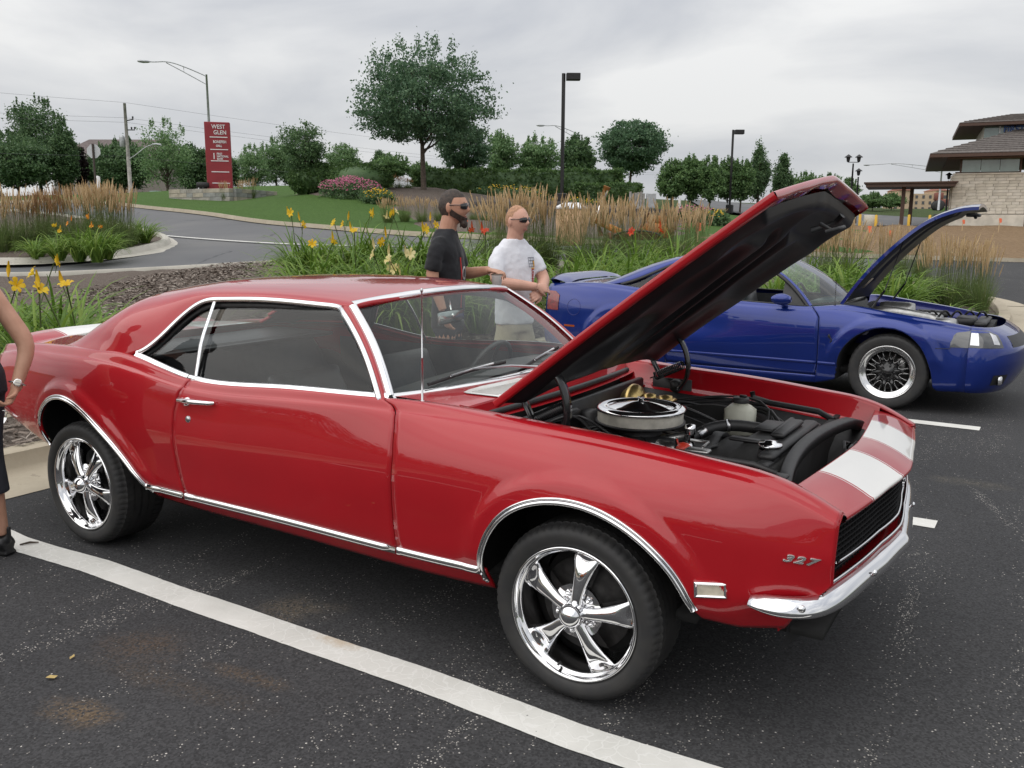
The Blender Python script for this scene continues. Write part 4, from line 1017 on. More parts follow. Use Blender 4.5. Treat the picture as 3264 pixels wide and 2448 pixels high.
# engine
b = MB()
b.box((1.22, 0, .50), (.62, .42, .34), bev=.03); b.box((1.22, -.24, .60), (.52, .16, .10), bev=.03); b.box((1.22, .24, .60), (.52, .16, .10), bev=.03)
b.box((1.22, 0, .70), (.34, .22, .07), bev=.02); b.lathe([(0, .75), (.09, .75), (.09, .70)], 18, c=(1.21, 0, .02))
b.build('engine_block', M('engine_grey', (.05, .05, .052), rough=.5, metal=.3, var=.5, scale=22, bump=.3, bscale=40, dist=.01), car)
ac = link('air_cleaner', None, car, (1.208, 0, .785))
b = MB(); b.lathe([(0, .094), (.010, .093), (.012, .084), (.030, .081), (.10, .066), (.128, .062), (.134, .058), (.140, .0625), (.150, .066), (.172, .065), (.186, .060), (.1885, .052), (.186, .048), (.16, .046)], 64); b.build('lid', CHROME, ac)
b = MB(); b.lathe([(0, .100), (.004, .102), (.006, .096), (.006, .09)], 10); b.tube([(-.014, 0, .098), (.014, 0, .098)], .004, 6); b.build('wing_nut', CHROME, ac)
b = MB(); b.lathe([(.178, .048), (.178, .0)], 180, fn=lambda th, j, r: r-.0025*(int(round(th/(2*PI/180))) % 2)); b.build('filter_element', PAPER, ac)
b = MB(); b.lathe([(.17, .002), (.186, .003), (.188, -.004), (.17, -.012), (.09, -.03), (.08, -.05)], 40); b.build('base_plate', BLACK_M, ac)
b = MB(); b.tube([(.10, -.02, -.07), (.24, .02, -.03)], .02, 10); b.tube([(.13, -.10, -.06), (.20, -.16, -.05)], .018, 10); b.build('carburettor_linkage', ALU, ac)
# brake booster and master cylinder
b = MB(); b.lathe([(0, .05), (.05, .045), (.085, .02), (.092, .0), (.092, -.012), (.085, -.02), (.06, -.05), (0, -.055)], 30, 'x', (1.02, .36, .775)); b.build('brake_booster', GOLD, car)
b = MB(); b.box((1.13, .37, .765), (.15, .09, .06), bev=.012); b.box((1.13, .37, .805), (.155, .10, .016), bev=.006)
b.lathe([(0, .022), (.030, .018), (.034, 0)], 16, c=(1.09, .37, .808)); b.lathe([(0, .022), (.030, .018), (.034, 0)], 16, c=(1.17, .37, .808)); b.build('master_cylinder', GOLD, car)
# washer bottle
b = MB(); b.box((1.492, .45, .735), (.125, .11, .15), bev=.022); b.lathe([(.03, .80), (.03, .83)], 18, c=(1.492, .45, 0)); b.build('overflow_bottle', BOTTLE, car)
b = MB(); b.lathe([(0, .842), (.034, .840), (.037, .832), (.037, .818)], 20, c=(1.492, .45, 0)); b.box((1.50, .455, .846), (.03, .012, .01)); b.build('bottle_cap', BLACK_M, car)
# radiator, shroud, support
b = MB(); b.box((1.83, 0, .60), (.05, .80, .36), bev=.008); b.box((1.828, -.0, .788), (.062, .66, .03), bev=.010); b.build('radiator', BLACK_M, car)
b = MB()
G = []
for a in np.linspace(0, PI, 20):
    w, z = -.30*math.cos(a)*1.1, .60+.185*math.sin(a)**.7; G.append([(1.57, w*.86, .6+(z-.6)*.84), (1.65, w*.90, .60+(z-.6)*.88), (1.69, w*1.08, .60+(z-.6)*1.04), (1.812, w*1.24, .60+(z-.6)*1.07)])
b.grid(np.array(G), flip=True); b.build('fan_shroud', M('shroud_plastic', (.028, .028, .028), rough=.55, var=.15, scale=50, bump=.15, bscale=200, dist=.002), car)
b = MB(); b.box((1.73, .10, .806), (.10, .18, .012), bev=.004); b.box((1.77, .12, .814), (.02, .26, .014), bev=.004); b.box((1.69, -.12, .792), (.12, .04, .012), bev=.004); b.box((1.80, .06, .815), (.05, .30, .018), bev=.005); b.build('shroud_bracket', BLACK_M, car)
b = MB(); b.lathe([(0, .026), (.018, .025), (.022, .018), (.040, .016), (.043, .010), (.043, .004), (.030, .0), (.028, -.03)], 24, c=(1.815, -.228, .803)); b.box((1.815, -.279, .814), (.022, .022, .004)); b.box((1.815, -.177, .814), (.022, .022, .004)); b.build('radiator_cap', CHROME, car)
b = MB(); b.lathe([(.04, .796), (.045, .76)], 18, c=(1.815, -.228, 0)); b.build('filler_neck', BLACK_M, car)
b = MB(); G = []
for w in np.linspace(-.66, .66, 27):
    x = 1.895+.050*(min(abs(w), .55)/.5)**2; z = .806-.018*(abs(w)/.66)**2
    if abs(w) > .5: z -= .03*(abs(w)-.5)/.16
    G.append([(x-.022, w, z-.05), (x-.021, w, z-.004), (x-.017, w, z), (x+.017, w, z-.004), (x+.022, w, z-.010), (x+.018, w, z-.045), (x+.005, w, z-.05)])
b.grid(np.array(G), flip=True); b.build('radiator_support', BLACK_M, car)
b = MB(); b.box((2.045, -.02, .755), (.03, .09, .09), bev=.01); b.tube([(2.03, -.02, .77), (2.02, .02, .80), (2.03, .05, .79)], .006, 6); b.box((2.04, .12, .74), (.02, .12, .07), bev=.006); b.build('hood_catch', BLACK_M, car)
b = MB()
b.tube([(1.26, -.59, .832), (1.60, -.60, .838), (1.86, -.585, .828), (1.93, -.565, .806)], 1, 8, flat=(.012, .010)); b.box((1.935, -.56, .795), (.06, .05, .012), bev=.004); b.build('fender_brace', BLACK_M, car)
b = MB(); b.tube([(1.50, .615, .812), (1.58, .60, .80), (1.80, .575, .79), (1.87, .55, .765)], .014, 8); b.tube([(1.50, .62, .80), (1.49, .62, .84)], .012, 8); b.build('fender_brace', BLACK_M, car)
b = MB(); b.tube(smooth_path([(1.43, -.02, .735), (1.47, .05, .765), (1.56, .12, .785), (1.70, .16, .775), (1.85, .18, .77)], 16), .024, 10); b.build('radiator_hose', BLACK_M, car)
for q_, a_ in (((1.452, .02, .748), (1.472, .05, .762)), ((1.80, .172, .772), (1.825, .176, .771)), ((1.54, .108, .784), (1.552, .115, .785))): b = MB(); b.tube([q_, a_], .0262, 12); b.build('hose_clamp', BRUSH, car)
b = MB(); b.tube([(1.44, -.03, .72), (1.445, -.05, .79)], .018, 10); b.lathe([(0, .02), (.02, .018), (.022, 0), (.022, -.02)], 14, c=(1.448, -.055, .79)); b.build('thermostat_neck', CHROME, car)
b = MB(); b.lathe([(0, .030), (.020, .026), (.030, .012), (.032, -.006), (.026, -.024), (.0, -.03)], 16, 'x', (1.475, -.19, .735)); b.lathe([(0, .03), (.024, .024), (.03, .0), (.02, -.03)], 14, c=(1.50, -.24, .725)); b.build('distributor_cap', REDPL, car)
b = MB(); b.tube([(1.455, -.2, .74), (1.45, -.21, .785)], .008, 8); b.build('chrome_fitting', CHROME, car)
b = MB(); b.lathe([(0, .06), (.055, .055), (.066, .03), (.068, -.03), (.055, -.055), (0, -.06)], 24, 'x', (1.575, -.31, .70)); b.box((1.575, -.31, .775), (.09, .05, .012), bev=.004); b.tube([(1.53, -.27, .80), (1.60, -.27, .80), (1.60, -.33, .795)], .006, 6); b.build('alternator', ALU, car)
b = MB(); b.lathe([(0, .01), (.10, .01), (.115, .0), (.1, -.02), (0, -.02)], 26, 'x', (1.58, .0, .60)); b.lathe([(.09, .0), (.11, .01), (.11, -.03)], 26, 'x', (1.56, -.0, .67)); b.build('pulley', BLACK_M, car)
b = MB(); b.tube([(1.575, -.38, .70), (1.575, -.30, .775), (1.57, .0, .735), (1.57, .12, .60), (1.575, -.1, .5), (1.575, -.35, .63)], 1, 6, flat=(.012, .004), closed=True); b.build('fan_belt', RUBBER, car)
rs = random.Random(5)
b = MB()
for i in range(10):
    y_ = -.5+.1*i; b.tube(smooth_path([(1.70+rs.uniform(-.1, .05), .40+rs.uniform(-.03, .05), .70), (1.60, .52, .76+rs.uniform(0, .03)), (1.30+rs.uniform(-.2, .2), .56, .77), (1.0, .50+rs.uniform(-.06, .06), .74)], 12), rs.uniform(.004, .009), 6)
for i in range(12): b.tube(smooth_path([(1.40+rs.uniform(-.1, .1), -.22+rs.uniform(-.05, .05), .66), (1.45+.03*i, -.42, .72+rs.uniform(-.02, .05)), (1.55+.03*i, -.53, .70), (1.75, -.52+rs.uniform(-.05, .05), .66)], 10), rs.uniform(.003, .007), 6)
for i in range(26):
    a = np.array([rs.uniform(.90, 1.05), rs.uniform(-.45, .45), rs.uniform(.66, .80)]); c = a+np.array([rs.uniform(.05, .5), rs.uniform(-.25, .25), rs.uniform(-.12, .05)])
    m_ = (a+c)/2+np.array([0, rs.uniform(-.08, .08), rs.uniform(.0, .08)]); b.tube(smooth_path([a, m_, c], 10), rs.uniform(.003, .007), 6)
for i in range(8):
    s_ = -1 if i % 2 else 1; x = 1.05+.1*(i//2); b.tube(smooth_path([(.99, .02*s_, .74), (x-.05, .12*s_, .72), (x, .26*s_, .66)], 8), .005, 6)
b.build('wiring', M('wire_black', (.02, .02, .021), rough=.4, var=.3), car)
b = MB(); b.box((.93, -.12, .80), (.08, .10, .05), bev=.01); b.box((.96, -.42, .62), (.12, .22, .30), bev=.03); b.lathe([(0, .09), (.05, .08), (.055, .0), (.05, -.03)], 16, c=(.985, 0, .72)); b.build('heater_box', BLACK_M, car)
# hood hinges and springs
def coil(p, q, r, turns, wr, name):
    p, q = np.array(p), np.array(q); ax = q-p; L_ = np.linalg.norm(ax); ax /= L_
    u = np.cross(ax, (0, 1, 0.2)); u /= np.linalg.norm(u); v = np.cross(ax, u)
    t = np.linspace(0, 1, turns*10); P = p+ax*(t*L_)[:, None]+r*(np.cos(2*PI*turns*t)[:, None]*u+np.sin(2*PI*turns*t)[:, None]*v)
    b = MB(); b.tube(P, wr, 5); b.tube([p-ax*.03, p, p+u*r], wr, 5); b.tube([q+u*r, q, q+ax*.03], wr, 5); return b.build(name, BLACK_G, car)
for sgn in (-1, 1):
    y = .60*sgn
    b = MB(); b.tube([(.985, y, .985), (1.012, y, .93), (1.05, y, .865)], 1, 6, flat=(.005, .024), up=(0, 1, 0)); b.tube([(.985, y+.010*sgn, .985), (1.012, y+.010*sgn, .93), (1.05, y+.010*sgn, .865)], 1, 6, flat=(.010, .005), up=(0, 1, 0)); b.build('hinge_link', BLACK_G, car)
    b = MB(); b.tube(smooth_path([(1.115, y, 1.085), (1.158, y, 1.03), (1.182, y, .96), (1.180, y, .88), (1.14, y, .82)], 20), 1, 6, flat=(.010, .027), up=(0, 1, 0)); b.build('hinge_arm', BLACK_G, car)
    b = MB(); b.box((1.09, y+.045*sgn, .80), (.20, .008, .12), bev=.002); b.box((1.12, y+.02*sgn, .83), (.05, .05, .06), bev=.01); b.build('hinge_bracket', BLACK_M, car)
    coil((1.03, y-.02*sgn, .875), (1.165, y-.02*sgn, .94), .019, 17, .0035, 'hinge_spring')
# ---------------- antenna, wipers, mirror
b = MB(); b.lathe([(0, .046), (.008, .045), (.010, .03), (.016, .018), (.02, .010)], 16, c=(.663, -.775, .893)); b.build('antenna_base', CHROME, car)
b = MB(); b.lathe([(.022, .014), (.027, .006), (.027, .0)], 16, c=(.663, -.775, .893)); b.build('antenna_gasket', BLACK_M, car)
b = MB(); b.tube([(.663, -.775, .93), (.665, -.775, 1.10)], .0042, 8); b.tube([(.665, -.775, 1.10), (.667, -.775, 1.345)], .0028, 8); b.lathe([(0, .010), (.004, .008), (.006, 0), (.004, -.006), (0, -.008)], 8, c=(.667, -.775, 1.348)); b.build('antenna_mast', BRUSH, car)
for y0, y1, piv in ((-.62, -.10, .12), (.0, .46, .62)):
    b = MB(); q = lambda y, t: ws_bot(y)*(1-t)+ws_top(y*.75)*t+np.array([.018, 0, .018])
    A_, B_ = q(y0, .04), q(y1, .13); b.tube([A_, (A_+B_)/2+np.array([.004, 0, .008]), B_], 1, 6, flat=(.005, .008)); w_ = b.build('wiper', BLACK_M, car)
    b = MB(); m_ = (A_+B_)/2+np.array([.014, 0, .016]); pv = np.array([ws_bot(piv)[0]+.03, piv, .945]); b.tube([A_*.75+B_*.25+np.array([.01, 0, .012]), m_, A_*.2+B_*.8+np.array([.01, 0, .012])], .005, 6); b.tube([m_, (m_+pv)/2+np.array([.01, 0, .012]), pv], [.005, .006, .009], 6); b.build('wiper_arm', BRUSH, w_)
b = MB(); b.box((.235, .0, 1.165), (.018, .245, .062), bev=.008, rz=.12); b.build('mirror', M('mirror_shell', (.35, .38, .38), rough=.15, metal=.9), car)
b = MB(); b.tube([(.235, 0, 1.19), (.225, 0, 1.245)], .006, 8); b.lathe([(0, .012), (.012, 0), (0, -.012)], 10, c=(.245, 0, 1.17)); b.build('mirror_stem', CHROME, car)
# ---------------- interior
def seat(x, y, w, name, zb=.86, bench=False):
    s = link(name, None, car, (x, y, 0))
    b = MB(); b.box((.22, 0, .44), (.52, w, .20), bev=.05); b.build('seat_cushion', VINYL, s)
    b = MB(); G = []
    for t in np.linspace(0, 1, 14):
        z = .42+(zb-.42)*t; dx = -.16*t; wd = w*(.98-.12*t**3); G.append([(dx+.07*math.cos(a)*(1-.45*t)*(1 if abs(math.sin(a)) < .9 else .8), wd/2*np.sign(math.sin(a))*abs(math.sin(a))**.35, z+.0*a) for a in np.linspace(0, 2*PI, 24, endpoint=False)])
    for k, f in ((0, .9), (1, .6), (2, .1)):
        last = np.array(G[13]); c = last.mean(0); G.append([tuple((p_-c)*[f, 0.985 if k < 2 else .9, 1]+c+np.array([-.004*k, 0, .022*(k+1)**.7])) for p_ in last])
    b.grid(np.array(G), close_v=True, flip=True); b.build('seat_back', VINYL, s)
    return s
s1 = seat(-.20, -.36, .54, 'front_seat'); seat(-.20, .36, .54, 'front_seat')
b = MB(); b.box((-.20, -.10, .76), (.012, .008, .05)); b.build('seat_emblem', CHROME, s1)
seat(-1.02, 0, 1.24, 'rear_seat', zb=.90)
b = MB(); b.box((-1.38, 0, .93), (.5, 1.3, .02), bev=.004); b.build('parcel_shelf', VINYL, car)
b = MB(); G = [[(x, w, z+.03*(1-(w/.75)**2)) for x, z in ((.60, .915), (.50, .925), (.38, .915), (.34, .88), (.36, .80), (.45, .70))] for w in np.linspace(-.76, .76, 20)]; b.grid(np.array(G)); b.build('dashboard', VINYL, car)
b = MB(); c = np.array([.20, .36, .84]); nrm = np.array([-.90, 0, .42]); u = np.array([0, 1, 0]); v = np.cross(nrm, u)
b.tube([c+.185*(math.cos(t)*u+math.sin(t)*v) for t in np.linspace(0, 2*PI, 36, endpoint=False)], .012, 8, closed=True)
for a in (0, PI, -PI/2*1.0): b.tube([c, c+.185*(math.cos(a)*u+math.sin(a)*v)], .009, 6)
b.tube([c, c-nrm*.25], .02, 8); b.build('steering_wheel', VINYL, car)
for sgn in (-1, 1):
    b = MB(); b.grid(np.array([[(x, (.80-.02*t)*sgn, .40+(.895-.40)*t) for t in (0, .5, 1)] for x in np.linspace(-1.2, .50, 12)]), flip=sgn < 0); b.build('door_trim', VINYL, car)
# ================================================================== blue coupe in the next but one space
BLUE = M('blue_paint', (.005, .023, .19), rough=.34, metal=.45, coat=1., var=.05, scale=3, spec=.3, coat_rough=.015)
BLUE_D = M('blue_trim', (.010, .016, .16), rough=.4, metal=.3, coat=.6, var=.05)
TINT = glass('clear_windscreen', (.62, .78, .74))
blue = thing('blue_coupe', 'metallic blue sports coupe with its hood propped open in front of daylilies', 'car', (0, 5.80, 0))
MT = [(-2.10,.60,.972),(-1.7,.69,.998),(-1.35,.745,.998),(-.95,.80,.962),(-.5,.818,.912),(0,.822,.890),(.45,.82,.874),(.75,.80,.874),(.97,.735,.893),(1.3,.72,.862),(1.79,.70,.797),(2.05,.672,.752)]
MC = [(-2.10,.735,.945),(-1.7,.80,.972),(-1.35,.838,.968),(-.95,.853,.932),(-.5,.858,.888),(0,.86,.866),(.45,.862,.854),(.75,.857,.858),(.97,.848,.862),(1.3,.838,.834),(1.79,.80,.775),(2.05,.745,.735)]
M1 = [(-2.10,.79,.80),(-1.6,.895,.80),(-1.15,.91,.80),(-.5,.905,.775),(.5,.905,.765),(1.0,.912,.765),(1.42,.915,.755),(1.8,.885,.695),(2.05,.82,.665)]
M2 = [(-2.12,.80,.64),(-1.6,.91,.66),(-1.15,.925,.66),(-.5,.92,.64),(.5,.92,.63),(1.42,.93,.62),(1.8,.905,.585),(2.05,.855,.575)]
M3 = [(-2.14,.80,.50),(-1.6,.915,.48),(0,.925,.45),(1.0,.925,.43),(1.8,.912,.42),(2.05,.872,.42)]
MS = [(-2.14,.78,.37),(-1.6,.89,.30),(-.8,.90,.255),(.95,.905,.255),(1.8,.90,.26),(2.05,.86,.265)]
MBt = [(-2.12,.74,.33),(-1.6,.86,.23),(-.8,.87,.165),(.95,.875,.18),(1.8,.87,.20),(2.05,.825,.205)]
MAF = smooth_path([(.985,.20),(.990,.34),(1.015,.47),(1.085,.585),(1.215,.685),(1.37,.728),(1.50,.712),(1.615,.645),(1.705,.535),(1.755,.42),(1.785,.30),(1.795,.21)], 50)
MAR = smooth_path([(-.74,.19),(-.75,.34),(-.79,.47),(-.87,.59),(-1.0,.685),(-1.15,.72),(-1.30,.69),(-1.43,.60),(-1.51,.47),(-1.545,.34),(-1.55,.24)], 50)
SM = Shell(MT, MC, M1, M2, M3, MS, MBt, ((MAF, .13, .018), (MAR, .11, .012)))
MGF = np.array([(.18,.80),(.27,.810),(.37,.820),(.60,.818),(.78,.810),(.83,.775),(.87,.735),(.90,.69)])
MGR = np.array([(.18,-.66),(.27,-.66),(.40,-.67),(.60,-.69),(.78,-.68),(.86,-.66),(.93,-.62)])
def coons2(bot, tk, m, left=None, right=None):
    return coons(bot, np.stack([tk, np.full(len(tk), 7.)], 1), len(tk), m, left, right)
fx = np.stack([MAF[1:-1, 0], SM.v_at(MAF[1:-1, 0], MAF[1:-1, 1])], 1); rx = np.stack([MAR[1:-1, 0], SM.v_at(MAR[1:-1, 0], MAR[1:-1, 1])], 1)[::-1]
bot = np.concatenate([polyline([(.81+.003, .0), tuple(fx[0])], 10)[:-1], polyline(fx, 50)[:-1], polyline([tuple(fx[-1]), (1.83, 0), (2.04, 0)], 12)])
tk = np.concatenate([np.linspace(.69, .95, 10)[:-1], np.linspace(.95, 1.85, 50)[:-1], np.linspace(1.85, 2.04, 12)])
MFEN = coons2(bot, tk, 36, left=lambda v: SM.gapx(MGF, v)+.003)
MDOOR = coons2(np.stack([np.linspace(-.66+.003, .81-.003, 50), np.full(50, 1.0)], 1), np.linspace(-.62, .69, 50), 34, left=lambda v: SM.gapx(MGR, v)+.003, right=lambda v: SM.gapx(MGF, v)-.003)
bot = np.concatenate([polyline([(-2.12, 0), (-1.6, 0), tuple(rx[0])], 14)[:-1], polyline(rx, 50)[:-1], polyline([tuple(rx[-1]), (-.70, .0), (-.66-.003, 0.)], 8)])
tk = np.concatenate([np.linspace(-2.10, -1.60, 14)[:-1], np.linspace(-1.60, -.72, 50)[:-1], np.linspace(-.72, -.62, 8)])
MQ = coons2(bot, tk, 36, right=lambda v: SM.gapx(MGR, v)-.003)
MSILL = np.stack(np.meshgrid(np.linspace(-.66, .81, 30), np.linspace(0, .96, 6), indexing='ij'), -1)
for sgn in (-1, 1):
    for nm, P in (('front_fender', MFEN), ('door', MDOOR), ('quarter_panel', MQ), ('side_skirt', MSILL)): SM.panel(nm, P, BLUE, sgn, blue)
    for A in (MAF[1:-1], MAR[1:-1]):
        Q = SM.body(A[:, 0], SM.v_at(A[:, 0], A[:, 1])); cen = np.array([A[:, 0].mean(), .33]); rows = []
        for d, k in ((.0, 1.), (.012, .99), (.20, .97), (.42, .97)):
            rows.append(np.stack([cen[0]+(Q[:, 0]-cen[0])*k, (Q[:, 1]-d)*sgn, cen[1]+(Q[:, 2]-cen[1])*k], 1))
        rows.append(np.tile(rows[-1].mean(0), (len(Q), 1)))
        b = MB().grid(np.array(rows), flip=sgn > 0); b.build('wheel_well', UNDER, blue)
    # rub strip, belt seal
    for x0, x1 in ((-.655, .812), (.826, .985)):
        xs = np.linspace(x0, x1, 20); Q = SM.body(xs, SM.v_at(xs, np.full(20, .372)))
        b = MB(); b.tube(np.stack([Q[:, 0], (Q[:, 1]+.003)*sgn, Q[:, 2]], 1), 1, 6, flat=(.014, .006), up=(0, 1, 0)); b.build('rub_strip', BLUE, blue)
    xs = np.linspace(-.62, .68, 24); Q = SM.body(xs, np.full(24, 6.9))
    b = MB(); b.tube(np.stack([Q[:, 0], (Q[:, 1]-.004)*sgn, Q[:, 2]+.004], 1), 1, 6, flat=(.012, .010)); b.build('belt_seal', BLACK_M, blue)
    # headlamp set in the fender corner
    hp_ = [(1.90, .597, .712), (1.93, .592, .722), (2.0, .594, .728), (2.035, .597, .728)]
    G = []
    for x in np.linspace(1.90, 2.036, 8):
        z0 = .592+.01*0; z1 = np.interp(x, [1.90, 1.925, 2.036], [.63, .712, .728]); row = []
        for z in np.linspace(z0, z1, 5):
            q = SM.body(np.array([x]), SM.v_at(np.array([x]), np.array([z])))[0]; row.append((q[0], (q[1]+.005)*sgn, q[2]))
        G.append(row)
    MB().grid(np.array(G), flip=sgn > 0).build('headlamp', HEAD if 'HEAD' in globals() else M('headlamp_lens', (.05, .052, .055), rough=.08, coat=1, spec=.7, var=.2), blue)
# front fascia, wrapping round from x = 2.04
vv = np.linspace(0, 7, 30); E0 = SM.body(np.full(30, 2.038), vv)
xc = np.interp(E0[:, 2], [.20, .27, .36, .45, .56, .64, .70, .735, .76], [2.34, 2.40, 2.445, 2.465, 2.46, 2.42, 2.36, 2.30, 2.25])
G = []
for t in np.linspace(-1, 1, 61):
    s_ = math.sin(t*PI/2); c_ = math.cos(t*PI/2); row = []
    for i in range(30):
        x0, w0, z0 = E0[i]; n = 2.25
        row.append((x0+(xc[i]-x0)*abs(c_)**(2/n), w0*np.sign(s_)*abs(s_)**(2/n), z0-.012*abs(c_)*(1 if z0 > .6 else 0)))
    G.append(row)
G = np.array(G)
MB().grid(G, flip=True).build('front_bumper', BLUE, blue)
def fascia(t, zz, out=.004):
    i = np.interp(zz, E0[:, 2], np.arange(30)); k = np.interp(t, np.linspace(-1, 1, 61), np.arange(61)); i0, k0 = int(min(i, 28)), int(min(k, 59)); a, c = i-i0, k-k0
    p = (G[k0, i0]*(1-a)+G[k0, i0+1]*a)*(1-c)+(G[k0+1, i0]*(1-a)+G[k0+1, i0+1]*a)*c
    q = np.array([2.0, 0, p[2]]); d = p-q; d /= np.linalg.norm(d); return p+d*out
LAMPD = M('lamp_dark', (.04, .042, .045), rough=.1, coat=1, spec=.6, var=.2); LAMPL = M('lamp_reflector', (.62, .62, .63), rough=.12, metal=.7, coat=1, var=.1, scale=30)
for sgn in (-1, 1):
    def lampz(t): return (.596+.03*(1-t)**2*0, np.interp(t, [.60, .72, 1], [.70, .738, .735]))
    for nm, t0, t1, f0, f1, mt, off in (('headlamp_housing', .60, 1.0, 0, 1, LAMPD, .005), ('headlamp_reflector', .90, .99, .15, .85, LAMPL, .007), ('headlamp_reflector', .64, .72, .25, .9, LAMPL, .007)):
        b = MB(); b.grid(np.array([[fascia(sgn*t, z0+(z1-z0)*f, off) for f in np.linspace(f0, f1, 5)] for t in np.linspace(t0, t1, 10) for z0, z1 in (lampz(t),)]), flip=sgn < 0); b.build(nm, mt, blue)
    b = MB(); b.grid(np.array([[fascia(sgn*t, z, .003) for z in np.linspace(.275, .365, 4)] for t in np.linspace(.50, .70, 6)]), flip=sgn < 0); b.build('fog_lamp_recess', BLACK_M, blue)
    p_ = fascia(sgn*.58, .315, .0); b = MB(); b.lathe([(0, .02), (.03, .018), (.042, .008), (.045, -.01)], 16, 'x', tuple(p_)); b.build('fog_lamp', LAMPL, blue)
b = MB(); b.grid(np.array([[fascia(t, z, .003) for z in (.59, .64, .69)] for t in np.linspace(-.45, .45, 14)]), flip=True); b.build('grille_opening', BLACK_M, blue)
# greenhouse
URR = np.array([(.215,.555,1.248),(0,.572,1.275),(-.28,.585,1.288),(-.58,.60,1.262),(-.85,.65,1.165),(-1.1,.73,1.052),(-1.32,.762,.997),(-1.50,.735,.996)])
URC = np.array([(.275,0,1.285),(.05,0,1.335),(-.28,0,1.352),(-.62,0,1.332),(-.92,0,1.262),(-1.18,0,1.165),(-1.40,0,1.065),(-1.56,0,.998)])
URM = np.array([2.2, 2.2, 2.2, 2.3, 2.5, 2.5, 2.4, 2.2]); US = np.arange(8.)
ss = np.linspace(0, 7, 50); th = np.linspace(0, 1, 20)**1.4*PI/2
def uroof(s, t):
    r, c, m = spl(US, URR, s), spl(US, URC, s), spl(US, URM, s); cs = np.abs(np.cos(t))**(2/m); sn = np.abs(np.sin(t))**(2/m)
    return np.stack([r[..., 0]+(c[..., 0]-r[..., 0])*sn, r[..., 1]*cs, r[..., 2]+(c[..., 2]-r[..., 2])*sn], -1)
H = uroof(*np.meshgrid(ss, th, indexing='ij')); fl_ = np.concatenate([H*np.array([1, -1, 1]), H[:, ::-1][:, 1:]], 1)
n, m = fl_.shape[:2]; b = MB(); F = []; F2 = []
for i in range(n-1):
    for j in range(m-1):
        w = abs(fl_[i:i+2, j:j+2, 1]).mean(); f = (i*m+j, i*m+j+1, (i+1)*m+j+1, (i+1)*m+j)
        (F2 if 3.1 < ss[i] < 6.6 and w < .50 else F).append(f)
b.add(fl_.reshape(-1, 3), F); o = b.build('roof', BLUE, blue); sm = o.modifiers.new('thickness', 'SOLIDIFY'); sm.thickness = .02; sm.offset = -1
MB().add(fl_.reshape(-1, 3)-np.array([0, 0, .006]), F2).build('rear_window', GLASS_S, blue)
def uwt(a): return np.array([.275-.06*a*a, .555*a, 1.283-.035*a*a])
def uwb(a): return np.array([.92-.20*abs(a)**2.2, .775*a, .875+.0*a])
UW = np.array([[uwt(a)*(1-s)+uwb(a)*s+np.array([.03, 0, .02])*math.sin(PI*s) for a in np.linspace(-1, 1, 21)] for s in np.linspace(0, 1, 9)])
MB().grid(UW).build('windscreen', TINT, blue)
b = MB(); b.grid(np.array([[uwb(a)+np.array([0, 0, .004]), uwb(a)*np.array([1, 1.02, 1])+np.array([.10, 0, .015])] for a in np.linspace(-1, 1, 21)])); b.grid(np.array([[uwb(a)*np.array([1, 1.02, 1])+np.array([.10, 0, .015]), uwb(a)+np.array([.14, 0, -.08])] for a in np.linspace(-1, 1, 21)])); b.build('cowl_panel', BLACK_M, blue)
b = MB(); b.grid(np.array([[uwb(a)+np.array([-.06, 0, .035])*k+np.array([0, 0, .006]) for k in (0, 1)] for a in np.linspace(-1, 1, 21)])); b.build('windscreen_band', BLACK_M, blue)
